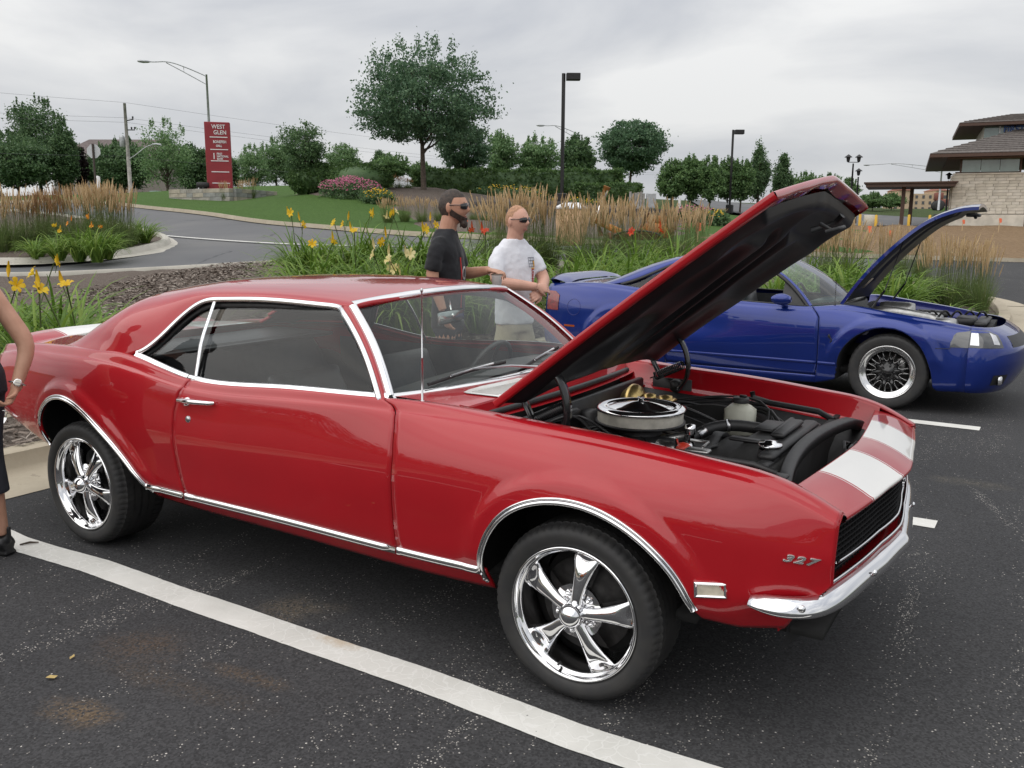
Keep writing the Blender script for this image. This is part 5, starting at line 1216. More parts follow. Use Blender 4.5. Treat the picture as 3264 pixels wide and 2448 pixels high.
for sgn in (-1, 1):
    e = UW[:, 0 if sgn < 0 else -1]; t = np.linspace(0, 1, 9)[:, None]
    out = np.array([.17, .59*sgn, 1.252])*(1-t)+np.array([.70, .815*sgn, .874])*t+np.array([.035, .0, .03])*np.sin(PI*t)
    b = MB(); b.grid(np.array([e+np.array([-.04, -.03*sgn, -.02]), e+np.array([0, 0, .004]), (e+out)/2+np.array([.01, .012*sgn, .01]), out, out+np.array([-.03, -.04*sgn, -.01])]), flip=sgn > 0); b.build('windscreen_pillar', BLUE, blue)
    rail = spl(US, URR, np.linspace(0, 5.6, 30)); rail[:, 1] *= sgn
    P = smooth_path(polyline(np.concatenate([out[::-1][:-1]+np.array([-.012, 0, -.01]), rail+np.array([0, .002*sgn, -.012])]), 26), 60)
    b = MB(); b.tube(P, 1, 6, flat=(.016, .012), up=(0, 1, .3*sgn)); b.build('window_seal', BLACK_M, blue)
    def ug(x, t):
        zt = np.interp(x, [-1.28, -1.1, -.85, -.58, -.28, 0, .17, .42, .66], [1.01, 1.05, 1.16, 1.255, 1.28, 1.27, 1.245, 1.10, .90])-.008; zb = np.interp(x, [-1.28, -.95, -.5, 0, .45, .7], [.985, .955, .905, .883, .868, .868]); zb = min(zb, zt-.004)
        wt, wb_ = np.interp(zt, [.88, 1.25], [.81, .60]), .812
        return (x, (wb_+(wt-wb_)*t-.012)*sgn, zb+(zt-zb)*t)
    MB().grid(np.array([[ug(x, t) for t in (0, .5, 1)] for x in np.linspace(-1.26, -.66, 14)]), flip=sgn > 0).build('quarter_window', GLASS_S, blue)
    b = MB(); b.grid(np.array([[ug(x, t) for t in (0, .5, 1)] for x in np.linspace(-.70, -.60, 4)]), flip=sgn > 0); b.build('window_pillar', BLACK_M, blue)
    b = MB(); b.grid(np.array([[ug(x, t) for t in (0, .5, 1)] for x in np.linspace(.43, .66, 6)]), flip=sgn > 0); b.build('mirror_sail', BLACK_M, blue)
    # door mirror
    b = MB(); G2 = []
    for t in np.linspace(0, 1, 10):
        r = math.sin(PI*min(.06+t*.86, 1))**.6; G2.append([(.385+.175*t, (.955-.02*t+.055*r*math.cos(a)*.9)*sgn, .935+.055*r*math.sin(a)) for a in np.linspace(0, 2*PI, 16, endpoint=False)])
    b.grid(np.array(G2), close_v=True, flip=sgn < 0); b.F += [tuple(range(16)), tuple(len(b.V)-16+j for j in range(15, -1, -1))]; b.I += [0, 0]
    b.tube([(.47, .82*sgn, .875), (.49, .90*sgn, .885), (.48, .94*sgn, .90)], 1, 8, flat=(.03, .02)); b.build('door_mirror', BLUE, blue)
# deck, tail
DXm = np.linspace(-2.12, -1.5, 10)
b = MB(); b.grid(np.array([[(x, w*kc(MT, np.array(x))[0], kc(MT, np.array(x))[1]+.02*(1-w*w)) for w in np.linspace(-1, 1, 15)] for x in DXm])); b.build('trunk_lid', BLUE, blue)
b = MB(); xs = np.linspace(-1, 1, 25)
b.grid(np.array([[(-1.98-.06*(1-a*a)+dx, .72*a, z-.05*abs(a)**5) for dx, z in ((.10, 1.012), (.05, 1.050), (-.06, 1.075), (-.12, 1.068), (-.09, 1.03), (-.05, 1.0))] for a in xs])); b.build('rear_spoiler', BLUE, blue)
vt = np.linspace(0, 7, 24); E1 = SM.body(np.full(24, -2.10), vt); rows = []
for t in np.linspace(-1, 1, 31):
    s_ = math.sin(t*PI/2); c_ = math.cos(t*PI/2)
    rows.append([(x-.10*abs(c_)**.8*(1.0 if z < .68 else .35), w*np.sign(s_)*abs(s_)**.8, z) for x, w, z in E1])
MB().grid(np.array(rows)).build('rear_bumper', BLUE, blue)
TAIL = M('tail_lens', (.17, .006, .006), rough=.12, coat=1., var=.3, scale=30)
for sgn in (-1, 1):
    b = MB(); G2 = []
    for x in np.linspace(-2.09, -1.93, 6):
        z0, z1 = .70, np.interp(x, [-2.09, -1.99, -1.93], [.90, .90, .86]); row = []
        for z in np.linspace(z0, z1, 5):
            q = SM.body(np.array([x]), SM.v_at(np.array([x]), np.array([z])))[0]; row.append((q[0], (q[1]+.006)*sgn, q[2]))
        G2.append(row)
    b.grid(np.array(G2), flip=sgn > 0); b.build('tail_lamp', TAIL, blue)
    b = MB(); G2 = []
    for x in np.linspace(-1.84, -1.70, 4):
        G2.append([(lambda q: (q[0], (q[1]+.004)*sgn, q[2]))(SM.body(np.array([x]), SM.v_at(np.array([x]), np.array([z])))[0]) for z in (.535, .555)])
    b.grid(np.array(G2), flip=sgn > 0); b.build('side_reflector', M('amber_lens', (.35, .07, .01), rough=.2, coat=.8), blue)
# fuel door outline, badge, aerial
def msurf(x, z, off=.003, sgn=-1):
    q = SM.body(np.array([x]), SM.v_at(np.array([x]), np.array([z])))[0]; return np.array([q[0], (q[1]+off)*sgn, q[2]])
b = MB(); b.tube([msurf(-1.72+.085*math.cos(a), .745+.085*math.sin(a), .0) for a in np.linspace(0, 2*PI, 30, endpoint=False)], .003, 5, closed=True); b.build('fuel_door', BLUE_D, blue)
b = MB(); b.tube([msurf(.925+.012*math.sin(t*5.5), .565+.075*t, .003) for t in np.linspace(0, 1, 12)], [.004, .005, .006, .006, .007, .007, .007, .009, .012, .013, .010, .004], 6); b.build('snake_badge', BLACK_M, blue)
for x0, x1, z0, z1 in ((1.79, 1.90, .575, .578), (1.90, 1.93, .58, .70)):
    b = MB(); b.tube([msurf(x0+(x1-x0)*t, z0+(z1-z0)*t, .0) for t in np.linspace(0, 1, 8)], .003, 5); b.build('panel_seam', BLACK_M, blue)
b = MB(); b.lathe([(.022, 0), (.020, .006), (.010, .02), (.006, .035), (0, .036)], 12, c=(.92, -.80, .877)); b.tube([(.92, -.80, .90), (.917, -.80, 1.12)], .0025, 6); b.build('aerial', BLACK_M, blue)
# raised hood
hp_ = smooth_path([(.935,.90),(1.09,1.135),(1.244,1.325),(1.43,1.515),(1.604,1.655),(1.76,1.73),(1.888,1.765),(1.985,1.772)], 26)
hw = np.interp(np.linspace(0, 1, 26), [0, .5, .8, 1], [.66, .655, .60, .48]); tg = np.gradient(hp_, axis=0); tg /= np.linalg.norm(tg, axis=1)[:, None]; nm_ = np.stack([-tg[:, 1], tg[:, 0]], 1)
def mh(i, a, off): return (hp_[i, 0]+nm_[i, 0]*(off+.035*(1-a*a)), hw[i]*a, hp_[i, 1]+nm_[i, 1]*(off+.035*(1-a*a)))
aa = np.linspace(-1, 1, 21)
b = MB(); b.grid(np.array([[mh(i, a, 0) for a in aa] for i in range(26)])); o = b.build('hood', BLUE, blue)
b = MB(); 
for a in (-1, 1): b.grid(np.array([[mh(i, a, -.028*k) for k in (0, 1)] for i in range(26)]), flip=a < 0)
b.grid(np.array([[mh(25, a, -.03*k) for k in (0, 1)] for a in aa])); b.build('folded_edge', BLUE, o)
b = MB(); b.grid(np.array([[mh(i, a*.97, -.03-.03*(1 if (.15 < abs(a) < .85 and 3 < i < 22) else 0)) for a in aa] for i in range(26)]), flip=True); b.build('inner_frame', BLACK_M, o)
b = MB(); b.box((1.92, -.1, 1.705), (.10, .3, .03), bev=.008); b.tube([(1.88, -.3, 1.70), (1.96, -.32, 1.71), (1.95, -.28, 1.68)], .015, 6); b.build('hood_latch', BLACK_M, o)
b = MB(); b.box((1.10, -.30, 1.075), (.12, .10, .006), mat=Matrix.Rotation(R(-50), 3, 'Y')); b.build('hood_label', M('label_cream', (.5, .42, .33), rough=.6), o)
for y in (-.60, .60):
    b = MB(); b.tube([(1.20, y, .87), (1.30, y*.98, 1.03)], .010, 8); b.tube([(1.30, y*.98, 1.03), (1.42, y*.96, 1.47)], .005, 8); b.build('gas_strut', BLACK_M, blue)
# engine bay
for sgn in (-1, 1):
    xs = np.linspace(.95, 2.04, 20); G2 = []
    for x in xs:
        t = kc(MT, np.array(x)); G2.append([(x, (t[0]-.002)*sgn, t[1]-.003), (x, (t[0]-.02)*sgn, t[1]-.05), (x, (t[0]-.10)*sgn, t[1]-.07), (x, (t[0]-.16)*sgn, t[1]-.22), (x, (t[0]-.2)*sgn, t[1]-.4)])
    MB().grid(np.array(G2), flip=sgn > 0).build('inner_wing', BLUE_D, blue)
b = MB(); b.box((1.02, 0, .66), (.04, 1.35, .36)); b.box((1.55, 0, .48), (1.1, 1.3, .1)); b.box((2.13, 0, .62), (.06, 1.1, .2)); b.build('bay_floor', UNDER, blue)
b = MB(); b.box((1.45, 0, .66), (.55, .42, .26), bev=.03); b.lathe([(0, .16), (.09, .15), (.10, .1), (.10, -.1), (.09, -.15), (0, -.16)], 18, 'x', (1.35, -.12, .80)); b.tube(smooth_path([(1.15, -.3, .80), (1.3, -.42, .83), (1.55, -.40, .80), (1.7, -.35, .77)], 12), .05, 10); b.lathe([(0, .05), (.09, .045), (.11, .0), (.10, -.1)], 20, c=(1.80, -.35, .74)); b.build('engine', ALU, blue)
b = MB(); b.box((1.95, -.2, .765), (.16, .32, .07), bev=.012); b.box((2.08, -.1, .755), (.10, .7, .04), bev=.01); b.box((1.25, .30, .78), (.2, .2, .1), bev=.02); b.box((1.16, -.5, .80), (.14, .14, .09), bev=.02); b.box((1.60, .35, .76), (.3, .16, .07), bev=.02)
for i in range(10): b.tube(smooth_path([(1.1+.1*i, -.45+.06*i, .76), (1.15+.1*i, -.4+.05*i, .83), (1.2+.1*i, -.3+.05*i, .77)], 8), .010, 6)
b.build('engine_covers', BLACK_M, blue)
# interior
b = MB(); b.box((-.1, 0, .3), (2.9, 1.5, .05)); b.box((.95, 0, .55), (.04, 1.5, .5)); b.build('floor_pan', UNDER, blue)
b = MB()
for y in (-.36, .36):
    b = MB(); b.box((-.25, y, .72), (.16, .5, .62), bev=.06, mat=Matrix.Rotation(R(-12), 3, 'Y')); b.box((-.31, y, 1.06), (.10, .26, .16), bev=.04); b.box((.05, y, .46), (.5, .5, .16), bev=.05); b.build('front_seat', VINYL, blue)
b = MB(); b.box((-1.05, 0, .72), (.16, 1.1, .45), bev=.06); b.build('rear_seat', VINYL, blue)
b = MB(); b.box((.66, 0, .80), (.34, 1.46, .14), bev=.05); b.tube([np.array([.36, .36, .84])+.18*np.array([-.3*math.sin(a), math.cos(a), .95*math.sin(a)]) for a in np.linspace(0, 2*PI, 24, endpoint=False)], .013, 6, closed=True); b.build('dashboard', VINYL, blue)
for sgn in (-1, 1):
    b = MB(); b.grid(np.array([[(x, .79*sgn, z) for z in (.35, .86)] for x in (-1.2, .8)]), flip=sgn < 0); b.build('door_trim', VINYL, blue)
b = MB(); b.box((-.34, -.30, .96), (.002, .08, .05)); 
# wheels: black mesh centres with bright lips
LIP = M('polished_lip', (.78, .78, .78), rough=.16, metal=1, var=.08, scale=14)
def mesh_spoke(w, rot0):
    k = None
    for i in range(10):
        a = rot0+2*PI*i/10
        if k is None:
            b = MB()
            def pt(r, an, h): return (r*math.sin(an), -h, r*math.cos(an))
            b.tube([pt(.05, 0, -.045), pt(.125, 0, -.038)], 1, 6, flat=(.020, .012), up=(0, 1, 0))
            for s_ in (-1, 1): b.tube([pt(.115, .0, -.038), pt(.15, .10*s_, -.036), pt(.192, .17*s_, -.040)], 1, 6, flat=(.009, .010), up=(0, 1, 0))
            o = b.build('spoke', BLACK_G, w); k = o.data
            b = MB(); b.tube(smooth_path([pt(.190, .13, -.028), pt(.15, .15, -.026), pt(.118, .20, -.026), pt(.106, .314, -.026), pt(.118, .43, -.026), pt(.15, .478, -.026), pt(.190, .498, -.028)], 20), .0019, 5); o2 = b.build('milled_edge', LIP, w); k2 = o2.data
        else: o = link('spoke', k, w); o2 = link('milled_edge', k2, w)
        o.rotation_euler = (0, a, 0); o2.rotation_euler = (0, a, 0); o.scale = o2.scale = (.92, 1, .92)
    b = MB(); b.lathe([(0, -.018), (.028, -.02), (.034, -.03), (.06, -.034), (.085, -.04), (.09, -.06)], 28, 'y'); b.build('centre_cap', BLACK_G, w)
    for i in range(5):
        a = 2*PI*(i+.3)/5; b = MB(); b.lathe([(0, .012), (.009, .010), (.010, -.01)], 8, 'y', (.058*math.sin(a), .032, .058*math.cos(a))); b.build('lug_nut', BLACK_M, w)
    b = MB(); b.box((.10, .11, .06), (.07, .05, .12), bev=.01); b.build('brake_caliper', ALU, w)
LIPP = [(.236, -.004), (.237, .006), (.233, .011), (.227, .009), (.222, -.002), (.214, -.008), (.205, -.012), (.196, -.018), (.186, -.026), (.179, -.032), (.177, -.05), (.176, -.07), (.195, -.15), (.205, -.205), (.23, -.215)]
for x in (1.42, -1.153):
    road_wheel('wheel', blue, (x, -.905, .335), 0, mesh_spoke, Rt=.335, Rr=.236, width=.24, rim_mat=LIP, rot0=.2, slots=40, rim_prof=LIPP)
    road_wheel('wheel', blue, (x, .905, .335), PI, mesh_spoke, Rt=.335, Rr=.236, width=.24, rim_mat=LIP, rot0=.1, slots=40, rim_prof=LIPP)
# ================================================================== people
SKIN = M('skin', (.44, .235, .155), rough=.5, var=.10, scale=14, spec=.35, col2=(.52, .29, .20), bump=.06, bscale=120, dist=.002)
SKIN_F = M('fair_skin', (.55, .315, .235), rough=.5, var=.10, scale=14, spec=.35, col2=(.62, .35, .265), bump=.06, bscale=120, dist=.002)
HAIR_D = M('dark_hair', (.038, .025, .018), rough=.6, var=.5, scale=60, bump=.6, bscale=180, dist=.006)
HAIR_L = M('cropped_fair_hair', (.40, .22, .13), rough=.75, var=.2, scale=70, bump=.4, bscale=260, dist=.003)
TEE_B = M('black_cotton', (.010, .011, .014), rough=.9, var=.2, scale=8, bump=.5, bscale=9, dist=.02, sheen=.1)
TEE_W = M('white_cotton', (.72, .73, .78), rough=.9, var=.03, scale=6, bump=.55, bscale=8, dist=.025)
KHAKI = M('khaki_cotton', (.42, .37, .27), rough=.9, var=.08, scale=10, bump=.4, bscale=12, dist=.02)
DENIM = M('dark_denim', (.02, .024, .035), rough=.9, var=.2, scale=20, bump=.3, bscale=60, dist=.005)
LEGGING = M('charcoal_jersey', (.022, .024, .032), rough=.85, var=.15, scale=12, bump=.3, bscale=14, dist=.01)
SHOE = M('shoe_black', (.014, .014, .015), rough=.5, var=.2)
SHADE = M('sunglass_lens', (.008, .008, .009), rough=.08, coat=1., var=.1)
def V3(*a): return np.array(a, float)
def limb(b, pts, rad, n=12, k=14):
    P = np.asarray(pts, float); d = np.r_[0, np.cumsum(np.linalg.norm(np.diff(P, axis=0), axis=1))]; q = np.linspace(0, d[-1], k)
    PP = np.stack([np.interp(q, d, P[:, i]) for i in range(3)], 1); PS = PP.copy()
    for _ in range(2): PS[1:-1] = (PS[:-2]+2*PS[1:-1]+PS[2:])/4
    rr = np.interp(q, np.linspace(0, d[-1], len(rad)), rad); b.tube(PS, rr, n, up=(.13, .27, .95)); return b
def rings(b, rows, n=28, ex=2.4):
    """stack of rounded rings: (z, centre x, half depth, half width[, centre y])"""
    G = []
    for r in rows:
        z, cx, a, w = r[:4]; cy = r[4] if len(r) > 4 else 0
        G.append([(cx+a*np.sign(math.cos(t))*abs(math.cos(t))**(2/ex), cy+w*np.sign(math.sin(t))*abs(math.sin(t))**(2/ex), z) for t in np.linspace(0, 2*PI, n, endpoint=False)])
    b.grid(np.array(G), close_v=True); m = len(b.V); b.F += [tuple(m-len(rows)*n+j for j in range(n-1, -1, -1)), tuple(m-n+j for j in range(n))]; b.I += [0, 0]; return b
def head_mesh(b, c, yaw, s=1., jaw=1.):
    """head with brow, eyes, nose, mouth, chin and ears; returns the map from head to body space"""
    cy, sy = math.cos(yaw), math.sin(yaw)
    def mp(p): p = np.array(p)*s; return c+V3(p[0]*cy-p[1]*sy, p[0]*sy+p[1]*cy, p[2])
    n, m = 44, 34; G = []
    for j in range(m):
        f = PI*j/(m-1); z = .122*math.cos(f); row = []
        for i in range(n):
            a = 2*PI*i/n; sx, sy_ = math.sin(f)*math.cos(a), math.sin(f)*math.sin(a); lo = np.clip(-z/.12, 0, 1)
            dx = .100*(1-.22*lo**1.5) if sx > 0 else .100*(1-.38*lo); dy = .077*(1-.30*lo**1.4*(1 if jaw == 1 else jaw))
            x, y = dx*sx+(.006 if sx > 0 else -.004)*math.sin(f), dy*sy_
            fr = max(0, math.cos(a))**2
            def ga(y0, z0, ry, rz): return math.exp(-((y-y0)/ry)**2-((z-z0)/rz)**2)*fr
            x += .022*ga(0, -.022, .012, .016)+.011*ga(0, -.002, .009, .022)+.006*ga(0, .026, .045, .012)-.010*(ga(.031, .008, .017, .012)+ga(-.031, .008, .017, .012))
            x += .006*(ga(0, -.058, .020, .006)+ga(0, -.071, .018, .006))-.003*ga(0, -.0645, .024, .0025)+.010*ga(0, -.098, .024, .016)+.004*(ga(.04, -.03, .02, .02)+ga(-.04, -.03, .02, .02))
            row.append(mp((x, y, z)))
        G.append(row)
    b.grid(np.array(G), close_v=True, flip=True)
    for sg in (-1, 1):
        e = MB(); e.lathe([(0, .012), (.6, .011), (1., .006), (1.05, .0), (.9, -.008), (0, -.010)], 16); 
        for p in e.V: pass
        V = [mp((-.006+p[0]*.017-.35*p[2], sg*(.076+p[2]+.25*abs(p[0])*.01), -.004+p[1]*.032)) for p in e.V]; b.add(V, e.F if sg > 0 else [f[::-1] for f in e.F])
    return mp
def hand(b, w, d, nrm, side, curl=(20, 30, 25), s=1., spread=4., thumb_curl=20):
    """w wrist, d pointing direction, nrm palm normal, side +1/-1: which way the thumb lies (along d x nrm)"""
    d = d/np.linalg.norm(d); nrm = nrm-d*np.dot(nrm, d); nrm /= np.linalg.norm(nrm); t = np.cross(d, nrm)*side
    P = [w+d*.00, w+d*.03*s, w+d*.06*s, w+d*.088*s]
    G = []
    for p, (a, c) in zip(P, ((.026, .020), (.034, .017), (.042, .015), (.042, .012))):
        G.append([p+t*a*s*math.cos(q)+nrm*c*s*math.sin(q) for q in np.linspace(0, 2*PI, 14, endpoint=False)])
    b.grid(np.array(G), close_v=True); m = len(b.V); b.F += [tuple(m-56+j for j in range(13, -1, -1)), tuple(m-14+j for j in range(14))]; b.I += [0, 0]
    for k, (off, L_) in enumerate(((.031, .074), (.0105, .082), (-.0105, .077), (-.030, .060))):
        p = w+d*.078*s+t*off*s; ang = 0.; dd = d+t*math.tan(R(spread))*(off/.03); dd /= np.linalg.norm(dd); pts = [p-d*.02*s, p+d*.006*s]
        for j, fr in enumerate((.44, .31, .25)):
            ang += R(curl[j]*(1+.12*k)); v = dd*math.cos(ang)+nrm*math.sin(ang); pts.append(pts[-1]+v*L_*fr*s)
        b.tube(pts, [.0095*s, .0092*s, .0088*s, .008*s, .0062*s], 8)
    p = w+d*.022*s+t*.022*s; v1 = d*.72+t*.62+nrm*.25; v1 /= np.linalg.norm(v1); v2 = d*.92+t*.25+nrm*(.2+thumb_curl/60); v2 /= np.linalg.norm(v2)
    b.tube([p, p+v1*.034*s, p+v1*.034*s+v2*.030*s, p+v1*.034*s+v2*.030*s+(v2+nrm*.3)*.022*s], [.014*s, .012*s, .0105*s, .007*s], 8)
def soft(o, voxel, it=3, fac=.5):
    r = o.modifiers.new('join', 'REMESH'); r.mode = 'VOXEL'; r.voxel_size = voxel; r.use_smooth_shade = True
    if it: q = o.modifiers.new('smooth', 'SMOOTH'); q.factor = fac; q.iterations = it
    return o
FOLD = bpy.data.textures.new('cloth_folds', 'CLOUDS'); FOLD.noise_scale = .085; FOLD.noise_depth = 2
def folds(o, st=.016):
    d = o.modifiers.new('folds', 'DISPLACE'); d.texture = FOLD; d.strength = st; d.mid_level = .5; d.texture_coords = 'LOCAL'; return o
def glasses(mp, parent, wrap=.0, k=1.):
    g = MB()
    for sg in (-1, 1):
        G = []
        for u in np.linspace(0, 1, 10):
            y = sg*(.008+.058*u); x = .112-.030*(u**2.2)-.004; hh = .0175*k*(1-.35*u**3)*(1 if u > .0 else 1); G.append([mp((x+.003*math.sin(v*PI), y, .010+(v-.5)*2*hh-.004*u)) for v in np.linspace(0, 1, 6)])
        g.grid(np.array(G), flip=sg < 0); g.grid(np.array(G)-np.array([.002, .0, 0]), flip=sg > 0)
        g.tube([mp((.080, sg*.068, .014)), mp((.045, sg*.082, .015)), mp((-.01, sg*.083, .013))], .0035, 6)
    g.tube([mp((.112, -.010, .012)), mp((.116, 0, .013)), mp((.112, .010, .012))], .003, 6)
    return g.build('sunglasses', SHADE, parent)
def legs(b, H, hipw=.082, foot=True, r=(.072, .062, .055, .045, .040), sh=0):
    for sg in (-1, 1):
        limb(b, [(0, sg*hipw, .92*H/1.78), (.012, sg*(hipw+.01), .50*H/1.78), (-.012, sg*(hipw+.018), .09)], [r[0], .075, r[1], r[2], r[3], r[4]], 14, 16)
        limb(b, [(-.05, sg*(hipw+.018), .045), (.06, sg*(hipw+.025), .045), (.17, sg*(hipw+.035), .03)], [.042, .045, .035], 12, 8)

LIPS = M('lips', (.36, .15, .115), rough=.5, var=.1)
def face(mp, parent, brow):
    for sg in (-1, 1):
        b = MB(); b.tube([mp((.094, sg*.016, .030)), mp((.092, sg*.030, .034)), mp((.078, sg*.046, .030))], [.0035, .0045, .002], 6); b.build('eyebrow', brow, parent)
    for z, r in ((-.060, .0034), (-.069, .0045)):
        b = MB(); b.tube([mp((.080, -.024, z-.002)), mp((.0945, -.010, z)), mp((.097, 0, z-.001)), mp((.0945, .010, z)), mp((.080, .024, z-.002))], [.001, r, r, r, .001], 6); b.build('lip', LIPS, parent)
def person(label, x, y, rz, H, group=None): return thing('person', label, 'person', (x, y, 0), rz, group)

# ---- man in black, in profile, holding a cup
p1 = person('bearded man in a black t-shirt and sunglasses standing behind the red coupe holding a cup', -1.17, 1.90, R(20), 1.84)
b = MB(); k = 1.84/1.80
hc = V3(.045, 0, 1.715); mp1 = head_mesh(b, hc, R(-4), 1.03)
limb(b, [(-.015, 0, 1.46), (.005, 0, 1.57), (.030, 0, 1.67)], [.075, .064, .062], 14, 8)
rings(b, [(.90, 0, .105, .155), (1.05, .005, .095, .14), (1.29, .0, .10, .15), (1.42, -.012, .085, .12), (1.50, -.012, .07, .075)])
limb(b, [(-.015, -.14, 1.455), (-.03, -.19, 1.38), (-.058, -.215, 1.23), (.03, -.23, .995)], [.036, .045, .047, .043, .038, .029], 12, 14)
hand(b, V3(.03, -.23, .985), V3(.25, .05, -.9), V3(.6, .7, 0), 1, (15, 20, 15))
limb(b, [(-.01, .14, 1.455), (.015, .19, 1.38), (.055, .218, 1.225), (.285, .10, 1.265)], [.036, .045, .047, .046, .040, .030], 12, 14)
hand(b, V3(.285, .10, 1.265), V3(.88, -.30, -.10), V3(.1, .05, -1), 1, (18, 42, 30), thumb_curl=45)
legs(b, 1.84)
soft(b.build('body', SKIN, p1), .0052, 1)
b = MB(); rings(b, [(.84, .0, .112, .165), (.95, .0, .112, .162), (1.10, .008, .115, .162), (1.29, .002, .120, .172), (1.40, -.006, .115, .182), (1.47, -.012, .098, .170), (1.515, -.012, .082, .135), (1.545, -.012, .078, .100), (1.565, -.006, .072, .078)], 32, 2.5)
limb(b, [(-.015, -.12, 1.475), (-.03, -.19, 1.40), (-.055, -.215, 1.265)], [.058, .066, .064], 14, 8); limb(b, [(-.01, .12, 1.475), (.015, .19, 1.39), (.045, .215, 1.275)], [.058, .066, .064], 14, 8)
t1 = folds(soft(b.build('t_shirt', TEE_B, p1), .011, 14))
b = MB(); legs(b, 1.84, r=(.080, .080, .073, .066, .062)); rings(b, [(.82, 0, .108, .158), (.90, 0, .106, .155), (.97, 0, .10, .15)]); soft(b.build('trousers', DENIM, p1), .013, 4)
def cap_hair(mp, parent, mat, name, th, front, low, vox=.006, sides=1.):
    b = MB(); G = []; n = 36
    for j, f in enumerate(np.linspace(0, 1, 16)):
        row = []
        for i in range(n):
            a = 2*PI*i/n; ca = math.cos(a); lim = front if ca > .35 else (low if ca < -.2 else front+(low-front)*np.clip((.35-ca)/.55, 0, 1)); ff = f*lim*PI
            z = (.122+th)*math.cos(ff); lo = np.clip(-z/.12, 0, 1); dx = (.100+th)*(1-.30*lo); dy = (.077+th*sides)*(1-.25*lo); row.append(mp((dx*math.sin(ff)*ca-.002, dy*math.sin(ff)*math.sin(a), z)))
        G.append(row)
    G = np.array(G); inn = []
    b.grid(G, close_v=True, flip=True); c0 = mp((0, 0, -.01)); G2 = G*.90+c0*.10; b.grid(G2, close_v=True); b.grid(np.array([G[-1], G2[-1]]), close_v=True, flip=True)
    return b.build(name, mat, parent)
cap_hair(mp1, p1, HAIR_D, 'hair', .006, .325, .58, sides=.3); cap_hair(mp1, p1, HAIR_D, 'side_hair', .0045, .30, .665, sides=.8); face(mp1, p1, HAIR_D)
G = []
for a in np.linspace(-1.62, 1.62, 27):
    q = min(1, abs(a)/1.62); row = []; ch = math.exp(-(a/.55)**2)
    for v in np.linspace(0, 1, 9):
        top = -.072*ch-.066*(1-ch)+.066*q**2.2; bot = -.106-.034*ch+.050*q**1.6; z = top+(bot-top)*v; lo = np.clip(-z/.12, 0, 1)
        th_ = (.004+.020*ch*math.sin(PI*min(1, v*.75+.1)))*(1-.6*q**4); x = (.100*(1-.20*lo**1.5)+th_)*math.sqrt(max(.05, 1-min(.92, (z/.150)**2)))*math.cos(a)+.012*ch; y = (.078*(1-.28*lo**1.4)+th_*.6)*math.sin(a)*math.sqrt(max(.2, 1-(z/.19)**2)); row.append(mp1((x+.004, y, z)))
    G.append(row)
b = MB(); b.grid(np.array(G), flip=True); b.grid(np.array(G)*.94+mp1((.01, 0, -.06))*.06); b.build('beard', HAIR_D, p1)
b = MB(); b.lathe([(0, .040)]+[(.030*math.sin(a), .040*math.cos(a)) for a in np.linspace(.3, 2.8, 9)]+[(0, -.040)], 14); b.V = [tuple(mp1((.078+v[0]*.9-.15*v[2], v[1]*1.05, -.104+v[2]))) for v in b.V]; b.build('goatee', HAIR_D, p1)
glasses(mp1, p1, k=1.25)
b = MB(); b.lathe([(0, 0), (.030, 0), (.040, .105), (.042, .108), (.040, .112), (.0, .112)], 24); cup = b.build('cup', M('paper_cup', (.78, .77, .74), rough=.6, var=.04), None)
tag(cup, 'white paper cup under the hand of the man in black', 'cup'); cup.matrix_world = Matrix.Translation((-1.17, 1.90, 0)) @ Matrix.Rotation(R(20), 4, 'Z') @ Matrix.Translation((.355, .065, 1.125))
b = MB(); b.lathe([(0, .118), (.034, .118), (.043, .114), (.0435, .108)], 24); b.build('lid', M('cup_lid', (.10, .07, .05), rough=.4), cup)
PRT = M('print_white', (.72, .70, .68), rough=.8); PRR = M('print_red', (.55, .03, .03), rough=.8); PRB = M('print_ink', (.06, .07, .10), rough=.8); PRY = M('print_amber', (.70, .36, .05), rough=.8)
def wrap(o, target, off=.004, ax='x'):
    s = o.modifiers.new('wrap', 'SHRINKWRAP'); s.target = target; s.wrap_method = 'PROJECT'; setattr(s, 'use_project_'+ax, True); s.use_negative_direction = True; s.use_positive_direction = False; s.offset = off; s.wrap_mode = 'ABOVE_SURFACE'; return o
o = text('shirt_print', 'OO', .13, PRT, p1, (.20, -.045, 1.30), (0, 0, -1), (0, 1, 0), .0005, bold=.002); wrap(o, t1, ax='z')
b = MB(); b.grid(np.array([[(.2, y, z) for y in (-.065, -.052)] for z in np.linspace(1.36, 1.0, 12)])); wrap(b.build('shirt_print', PRR, p1), t1)

# ---- man in white, arms folded in front
p2 = person('man in a white t-shirt, sunglasses and khaki shorts with his hands clasped in front', -1.12, 2.75, R(-22), 1.75)
b = MB(); hc = V3(.03, .0, 1.625); mp2 = head_mesh(b, hc, R(14), 1.0)
limb(b, [(-.02, 0, 1.38), (.0, 0, 1.48), (.02, 0, 1.575)], [.080, .068, .066], 14, 8)
rings(b, [(.86, 0, .11, .16), (1.0, .005, .10, .145), (1.2, .0, .104, .15), (1.34, -.012, .098, .13), (1.42, -.012, .07, .075)])
limb(b, [(-.015, -.14, 1.375), (.015, -.19, 1.30), (.085, -.245, 1.145), (.275, .015, 1.115)], [.040, .050, .052, .050, .044, .031], 14, 16)
hand(b, V3(.275, .015, 1.115), V3(.22, .95, -.12), V3(-.85, .15, -.5), -1, (25, 35, 28))
limb(b, [(-.015, .14, 1.375), (.015, .19, 1.30), (.07, .25, 1.160), (.245, .085, 1.065)], [.040, .050, .052, .050, .044, .031], 14, 16)
hand(b, V3(.245, .085, 1.065), V3(.35, -.9, -.20), V3(-.8, -.2, -.5), 1, (35, 45, 35))
legs(b, 1.75)
